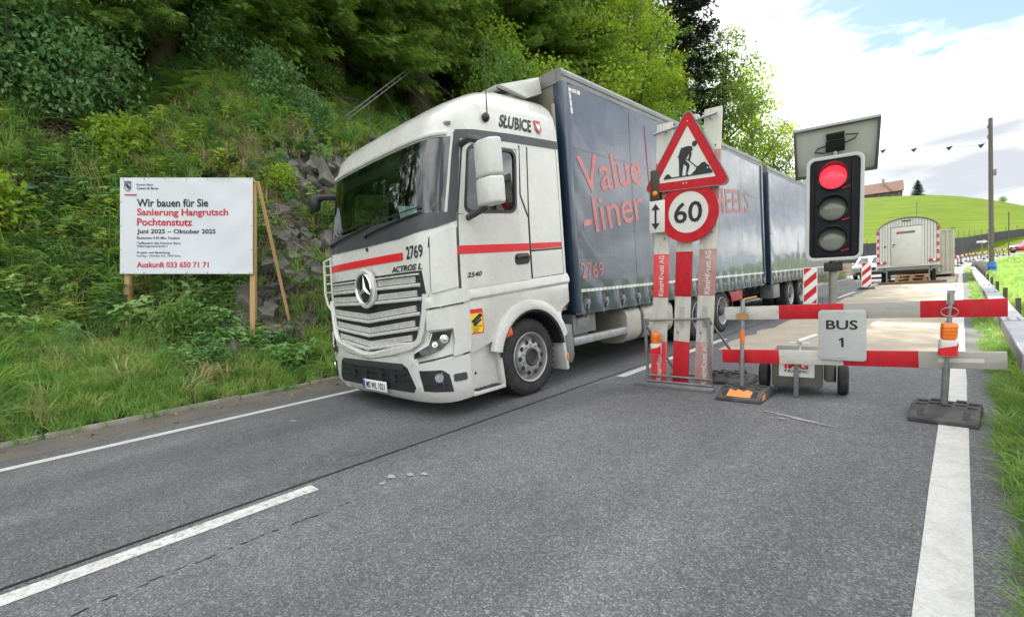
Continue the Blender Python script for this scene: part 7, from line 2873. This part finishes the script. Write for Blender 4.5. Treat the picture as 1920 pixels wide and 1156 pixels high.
def crown_mesh(lobes, n, leaf, m, seed, clump=0.55, per=9, flat=0.5, name='crown'):
    """Leaf-sized faces gathered in clumps through the lobes' outer shells, with gaps left between the clumps."""
    r = np.random.RandomState(seed)
    vol = np.array([a[3] * a[4] * a[5] for a in lobes]) ** (2 / 3.)
    vol /= vol.sum()
    ncl = n // per
    li = r.choice(len(lobes), ncl, p=vol)
    L = np.array(lobes)[li]
    dirs = r.normal(size=(ncl, 3))
    dirs /= np.linalg.norm(dirs, axis=1)[:, None]
    rad = r.uniform(0.45, 1.06, ncl) ** 0.6
    C = L[:, :3] + dirs * L[:, 3:6] * rad[:, None]
    C = np.repeat(C, per, 0)
    N = len(C)
    P = C + r.normal(0, 1, (N, 3)) * clump * np.array([0.5, 0.5, 0.32])
    d = np.repeat(dirs, per, 0) * 0.6 + r.normal(0, 0.75, (N, 3))
    d[:, 2] -= 0.25
    d /= np.linalg.norm(d, axis=1)[:, None]
    up = r.normal(0, flat, (N, 3)) + np.array([0, 0, 1.0])
    s = np.cross(d, up)
    s /= np.linalg.norm(s, axis=1)[:, None] + 1e-9
    nn = np.cross(s, d)
    l = leaf * r.uniform(0.65, 1.25, N)[:, None]
    w = l * 0.62
    tip = P + d * l - nn * l * 0.1
    a, b = P + d * l * 0.42 + s * w / 2 + nn * w * 0.12, P + d * l * 0.42 - s * w / 2 + nn * w * 0.12
    T = np.concatenate([np.stack([P, a, tip], 1), np.stack([P, tip, b], 1)])
    return tri_mesh(name, T, m)


def plant(name, label, cat, x, y, meshes, group, rz=None, s=1.0, z=None):
    t = thing(name, label, cat, world=(x, y, (ground_z(x, y) if z is None else z) - 0.05), rz=RS.uniform(0, 6.28) if rz is None else rz, group=group)
    t.scale = (s, s, s)
    for nm, me in meshes:
        o = bpy.data.objects.new(nm, me)
        COL.objects.link(o)
        o.parent = t
    return t


def by_top(x, y, top, h):
    return (top - ground_z(x, y)) / h


SP_A = [('trunk', trunk_mesh(21, 0.30, 1, boughs=14)), ('crown', spruce_mesh(21, 4.6, 0.7, 1, 1.45, 0.50, ztop=8.0))]
SP_B = [('trunk', trunk_mesh(22, 0.32, 2, boughs=14)), ('crown', spruce_mesh(22, 4.4, 1.0, 2, 1.4, 0.46, ztop=8.0))]
SP_T = [('trunk', trunk_mesh(24, 0.40, 3, boughs=26)), ('crown', spruce_mesh(24, 4.0, 4.2, 3, 1.0, 0.40, ztop=7))]
SP_C = [('trunk', trunk_mesh(20, 0.28, 4, boughs=10)), ('crown', spruce_mesh(20, 3.9, 1.4, 4, 1.0, 0.36, fine=False, ztop=0))]
SP_D = [('trunk', trunk_mesh(18, 0.26, 5)), ('crown', spruce_mesh(18, 3.1, 1.0, 5, 1.5, 0.12, m=DARKCON_M, fine=False, ztop=0))]

sg_ = 'spruces along the top of the slope'
plant('spruce_tree', 'tall spruce with a thick bare reddish trunk above the cab', 'tree', -15.1, 10.2, SP_T, sg_, 0.4)
plant('spruce_tree', 'low-branched spruce with boughs drooping over the wire netting', 'tree', -15.3, 7.0, SP_A, sg_, 1.0)
plant('spruce_tree', 'dense spruce above the project board with hanging sprays', 'tree', -15.4, 4.2, SP_B, sg_, 2.2)
plant('spruce_tree', 'spruce between the bare trunk and the drooping neighbour', 'tree', -15.6, 9.0, SP_B, sg_, 4.0, 0.95)
plant('spruce_tree', 'dark spruce standing behind the cab roof aerial', 'tree', -15.2, 15.4, SP_A, sg_, 3.0, 1.05)
plant('spruce_tree', 'shaggy spruce beside the front corner of the load body', 'tree', -14.4, 17.6, SP_B, sg_, 5.1, 1.0)
plant('spruce_tree', 'spruce in the gap behind the bare reddish trunk', 'tree', -18.2, 13.0, SP_A, sg_, 0.3, 1.0)
plant('spruce_tree', 'low spruce over the dark hollow beside the bluish bushes', 'tree', -15.2, 2.2, SP_A, sg_, 2.6, 0.95)
bk = [(-21, -7), (-20, -3), (-19.3, 0.6), (-22.5, 3.2), (-20.6, 7.3), (-22.4, 11.0), (-19.8, 16.5), (-22.5, 18.5), (-18.6, 21.5), (-20.5, 26.0), (-25.5, 0), (-26, 7), (-25.6, 14.5), (-24, 23), (-17.5, -7), (-16.6, 1.2), (-18.5, -11), (-24, -5), (-28, 18), (-17.6, 28.6), (-20.2, 31.5), (-22.5, 34.5), (-25.5, 30), (-19.0, 25.0), (-16.0, 24.5), (-22.0, 28.0)]
for i, (x, y) in enumerate(bk):  # some added, and those past the cab enlarged, to shade the near road
    plant('spruce_tree', 'shaded spruce standing deep in the wood behind the front row', 'tree', x, y, SP_C, 'spruces deep in the wood', s=(1.30 if y > 12 else 0.95) + 0.18 * ((i * 7) % 5) / 4)
plant('fir_tree', 'dark pointed conifer rising among the light green trees', 'tree', -14.2, 32.2, SP_D, None, 0.0, 1.3)
plant('fir_tree', 'second dark conifer half hidden by the light green trees', 'tree', -17.5, 30.0, SP_D, None, 1.0, 1.1)


def lobes_for(H, R_, seed, k=11, base=0.22):
    r = random.Random(seed)
    out = []
    for i in range(k):
        t = (i + 0.5) / k
        z = H * (base + (1 - base) * t * 0.97)
        prof = math.sin(math.pi * min(1, 0.18 + 0.80 * t)) ** 0.7
        a = i * 2.4 + r.uniform(-.4, .4)
        o = R_ * 0.52 * prof * (0.4 + 0.6 * r.random())
        q = R_ * (0.36 + 0.22 * r.random()) * (0.55 + 0.45 * prof)
        out.append((math.cos(a) * o, math.sin(a) * o, z, q, q, q * 0.72))
    return out


FK = lambda seed, H: [(H * (0.22 + 0.09 * i), i * 2.4 + seed, H * 0.34) for i in range(6)]
DC = [[('trunk', trunk_mesh(13, 0.17, 20, FK(0, 13))), ('crown', crown_mesh(lobes_for(13.5, 3.4, 1), 12500, 0.20, BEECH_M, 1, 0.50))],
      [('trunk', trunk_mesh(13, 0.16, 21, FK(1, 13))), ('crown', crown_mesh(lobes_for(13.5, 3.0, 2, 12, 0.15), 11500, 0.20, BEECH_M, 2, 0.45))],
      [('trunk', trunk_mesh(13, 0.18, 22, FK(2, 13))), ('crown', crown_mesh(lobes_for(13.5, 3.2, 3, 12, 0.2), 11500, 0.20, ASH_M, 3, 0.60))],
      [('trunk', trunk_mesh(13, 0.15, 23, FK(3, 13))), ('crown', crown_mesh(lobes_for(13.5, 3.1, 4, 13, 0.12), 9000, 0.21, BEECH_M, 4, 0.7))]]
dg_ = 'light green broadleaf trees above the load body'
for x, y, top, k, lab in ((-12.6, 18.8, 19.5, 0, 'light green broadleaf tree behind the front corner of the curtain'),
                          (-12.4, 22.0, 19.8, 1, 'sunlit yellow-green tree above the middle of the curtain'),
                          (-14.5, 24.0, 23.5, 2, 'taller duller broadleaf tree behind the sunlit yellow-green one'),
                          (-12.3, 26.2, 17.7, 1, 'slender bright tree beside the dark pointed conifer'),
                          (-15.0, 27.5, 20.8, 3, 'loose-crowned tree showing sky through its top near the conifer'),
                          (-12.0, 33.5, 22.0, 2, 'broadleaf tree just beyond the dark pointed conifer'),
                          (-11.4, 37.6, 21.0, 3, 'thin-crowned tree with sky showing between its branches'),
                          (-10.6, 40.2, 17.6, 2, 'middling tree where the row of crowns steps down'),
                          (-10.0, 43.2, 14.4, 1, 'lower bright green tree near the end of the row'),
                          (-9.2, 45.6, 12.6, 3, 'last small tree at the end of the row above the trailer')):
    plant('broadleaf_tree', lab, 'tree', x, y, DC[k], dg_, s=by_top(x, y, top, 13.9))
# understorey along the slope behind the load body
UN = [[('stem', trunk_mesh(4, 0.05, 31, [(0.6, a, 2.4) for a in (0, 1.3, 2.6, 3.9, 5.2)])), ('foliage', crown_mesh(lobes_for(5.2, 2.0, 31, 8, 0.1), 5500, 0.17, BEECH_M, 31, 0.5))],
      [('stem', trunk_mesh(4, 0.05, 32, [(0.6, a, 2.4) for a in (0.4, 1.7, 3, 4.4, 5.6)])), ('foliage', crown_mesh(lobes_for(5.2, 1.9, 32, 8, 0.08), 5500, 0.15, SHRUB_M, 32, 0.5))]]
ug_ = 'hazel bushes on the slope behind the lorry'
for i, (x, y, s, lab) in enumerate(((-11.6, 14.0, 1.0, 'hazel bush behind the roof deflector of the cab'), (-12.4, 12.2, 0.9, 'hazel bush between the bare trunk and the cab roof'), (-11.2, 17.4, 1.15, 'hazel bush behind the front of the load body roof'),
                                    (-10.8, 20.6, 1.2, 'hazel bush behind the middle of the load body roof'), (-10.4, 24.0, 1.2, 'hazel bush behind the rear half of the load body'), (-10.0, 28.0, 1.15, 'hazel bush behind the rear end of the load body'),
                                    (-9.6, 31.5, 1.1, 'hazel bush behind the joint of lorry and trailer'), (-9.4, 35.2, 1.1, 'hazel bush behind the front half of the trailer'), (-9.3, 38.8, 1.0, 'hazel bush behind the rear half of the trailer'),
                                    (-9.0, 42.5, 0.85, 'hazel bush beyond the rear end of the trailer'), (-13.6, 13.2, 1.0, 'hazel bush at the foot of the dark spruce'))):
    plant('hazel_bush', lab, 'bush', x, y, UN[i % 2], ug_, s=s)

# shrubs one can tell apart on the open slope
def shrub(H, R_, leaf, m, seed, n, k=9, clump=0.35, base=0.08):
    st = [(H * 0.12, a, H * 0.6) for a in np.linspace(0, 6.28, 7)[:-1]]
    return [('stem', trunk_mesh(H * 0.7, 0.022 * H / 2, seed, st)), ('foliage', crown_mesh(lobes_for(H, R_, seed, k, base), n, leaf, m, seed, clump, 7, 0.35, 'foliage'))]


ELD = shrub(3.4, 2.2, 0.155, MAPLE_M, 41, 5200, 13, 0.42)
ELD2 = shrub(2.6, 1.8, 0.15, MAPLE_M, 42, 3600, 12, 0.4)
SML = shrub(1.1, 0.75, 0.10, SHRUB_M, 43, 2200, 7, 0.2)
IVB = shrub(1.3, 0.9, 0.10, IVY_LEAF if False else MAPLE_M, 44, 2600, 7, 0.2)
LBR = shrub(0.9, 0.7, 0.11, BEECH_M, 45, 1700, 7, 0.2)


def at_px(d, y):
    return KERB_X - d, y


for nm, lab, d, y, me, s in (('elder_bush', 'large bluish-green bush at the top corner of the slope', 7.4, -2.2, ELD, 1.0),
                             ('elder_bush', 'spreading bluish bush next to the largest one on the slope', 7.2, -0.5, ELD, 0.85),
                             ('elder_bush', 'drooping bluish bush below the dark hollow of the wood', 6.6, 0.7, ELD2, 0.85),
                             ('elder_bush', 'bluish bush on the skyline of the slope beyond the largest one', 8.8, -1.0, ELD, 1.05),
                             ('elder_bush', 'small bluish bush by the broad butterbur leaves', 6.8, 3.4, ELD2, 0.62),
                             ('elder_bush', 'slim bluish sapling at the foot of the spruce boughs', 7.0, 4.5, ELD2, 0.55),
                             ('bramble_bush', 'dark bramble bush above the bare rock', 5.6, 4.1, IVB, 1.0),
                             ('bramble_bush', 'second dark bramble clump hanging over the rock edge', 5.0, 4.9, IVB, 0.7),
                             ('hazel_sapling', 'small light green sapling above the dry grass', 6.9, 6.1, SML, 1.0),
                             ('hazel_sapling', 'low bright shoot growing out of the bare rock', 3.4, 3.7, LBR, 0.7),
                             ('hazel_sapling', 'yellow-green sapling low on the grassy part of the slope', 4.4, -0.8, LBR, 1.2),
                             ('hazel_sapling', 'pale sapling halfway up the grassy slope', 5.4, 1.2, LBR, 1.0),
                             ('hazel_sapling', 'leafy sapling behind the posts of the project board', 1.9, 1.6, SML, 0.7)):
    x, yy = at_px(d, y)
    plant(nm, lab, 'bush' if 'bush' in nm else 'sapling', x, yy, me, 'shrubs on the open slope', s=s)

# --- rockfall netting, the steel bar and fallen branches
WIRE = mat('net_wire', (0.20, 0.20, 0.19), 0.5, metal=0.5, vary=0.2)


def net(label, y0, y1, d0, d1, step=0.11, lift=0.12):
    t = thing('rockfall_net', label, 'netting', world=(0, 0, 0), group='wire netting pinned to the slope')
    V, F = [], []

    def P(d, y):
        x = KERB_X - 0.02 - d
        return Vector((x + 0.05, y, ground_z(x, y) + lift))

    def line(a, b, n=14):
        prev = None
        for i in range(n + 1):
            u = i / n
            p = P(a[0] + (b[0] - a[0]) * u, a[1] + (b[1] - a[1]) * u)
            k = len(V)
            V.extend([p + Vector((0.006, 0, 0)), p + Vector((-0.003, 0.005, 0)), p + Vector((-0.003, -0.005, 0))])
            if i:
                F.extend([(k - 3, k - 2, k + 1, k), (k - 2, k - 1, k + 2, k + 1), (k - 1, k - 3, k, k + 2)])
    ny = int((y1 - y0) / step)
    w = d1 - d0
    for i in range(-int(w / step), ny + 1):
        for sgn in (1, -1):
            ya = y0 + i * step
            yb = ya + w * 0.9
            if sgn < 0:
                ya, yb = yb, ya
            ya_, yb_ = max(y0, min(y1, ya)), max(y0, min(y1, yb))
            if abs(yb_ - ya_) < 1e-3:
                continue
            ua, ub = (ya_ - ya) / (yb - ya), (yb_ - ya) / (yb - ya)
            line((d0 + w * ua, ya_), (d0 + w * ub, yb_))
    mb = MB()
    mb.add(V, F)
    o = mb.build('wire_mesh', WIRE, t, smooth=0, fix=False)
    mb = MB()
    for d in (d0, d1):
        mb.tube([P(d, y0 + (y1 - y0) * k / 14) + Vector((0, 0, 0.01)) for k in range(15)], 0.011, 5)
    mb.build('edge_cable', WIRE, t)
    return t


net('wire netting below the bluish bushes high on the slope', -2.6, 0.6, 5.3, 6.6)
net('wire netting under the drooping spruce boughs', 4.2, 7.4, 7.0, 8.3)
net('wire netting over the bare rock behind the project board', 1.6, 4.2, 1.3, 2.6, 0.10)

sbm = thing('steel_bar', 'slanting twin steel bar of the rockfall fence above the cab', 'steel bar', world=(0, 0, 0))
a, b = Vector((-12.75, 5.7, 6.75)), Vector((-13.1, 8.9, 10.1))
q = MB()
for o in (Vector((0, 0, 0)), Vector((0.0, -0.07, 0.07))):
    q.tube([a + o, b + o], 0.014, 6)
for k in range(14):
    p = a.lerp(b, (k + 0.5) / 14)
    q.tube([p, p + Vector((0, -0.07, 0.07))], 0.012, 5)
q.build('twin_bar', GREYST, sbm)
q = MB()
for u, e in ((0.75, Vector((0.3, 1.4, -1.0))), (0.55, Vector((0.2, 0.9, -1.2))), (0.95, Vector((0.2, 1.5, -0.6)))):
    p = a.lerp(b, u)
    q.tube([p, p + e], 0.004, 4)
q.build('guy_wire', GREYST, sbm)
for i, (p, e, r_, lab) in enumerate(((( -13.6, 5.2, 0), (0.4, 2.6, -1.3), 0.03, 'long bare fallen branch lying below the spruce boughs'), ((-14.2, 6.2, 0), (0.9, 1.5, -1.2), 0.025, 'reddish dead branch beside the slanting steel bar'),
                                     ((-13.4, 4.4, 0), (0.1, 1.4, 0.25), 0.035, 'short pale dead branch lying level on the slope'))):
    z = ground_z(p[0], p[1]) + 0.45
    t = thing('fallen_branch', lab, 'branch', world=(p[0], p[1], z), group='dead branches on the slope')
    e = Vector(e)
    q = MB()
    q.tube([(0, 0, 0), e * 0.5 + Vector((0, 0, 0.08)), e], [r_, r_ * 0.8, r_ * 0.3], 6)
    for k in range(5):
        q.tube([e * (0.2 + 0.15 * k), e * (0.2 + 0.15 * k) + Vector((rnd.uniform(-.4, .4), rnd.uniform(-.2, .4), rnd.uniform(-.3, .3)))], [r_ * 0.4, 0.004], 4)
    q.build('wood', mat('dead_wood', (0.16, 0.10, 0.065), 0.85, vary=0.3), t)
# tall flowering weeds beside the road edge
_w = MB()
for a in (0, 2, 4):
    _w.tube([(0.02 * math.cos(a), 0.02 * math.sin(a), -0.1), (0.05 * math.cos(a), 0.05 * math.sin(a), 0.5), (0.12 * math.cos(a), 0.12 * math.sin(a), 1.05)], [0.006, 0.005, 0.003], 5)
WEED = [('stem', raw_mesh('stem', _w.v, _w.f, HERB_M)), ('foliage', herb('foliage', 3, 1.05, 0.13, HERB_M, 52, 9, 0.4))]
for i, (d, y, lab) in enumerate(((1.7, -1.45, 'tall leafy weed on the verge farthest from the board'), (1.9, -0.9, 'tall yellow-topped weed in front of the netting'), (1.7, 0.25, 'upright weed before the lower post of the board'), (1.15, 1.3, 'bushy weed below the middle of the project board'), (0.8, 2.5, 'leafy weed beside the foot of the near post'))):
    plant('tall_weed', lab, 'weed', KERB_X - d, y, WEED, 'tall weeds on the verge', s=0.95 if y < -0.5 else 0.62)

# --- single trees on the hill
plant('hill_fir', 'small dark fir tree standing on the crest of the hill', 'tree', -11.6, 226, SP_D, None, 0, 0.36, z=48.3).scale = (0.85, 0.85, 0.36)
plant('hill_bush', 'round dark bush on the far shoulder of the hill', 'bush', 9.6, 219, UN[1], None, 0, 0.55, z=hill_z(9.6, 219) - 0.6).scale = (0.8, 0.8, 0.5)
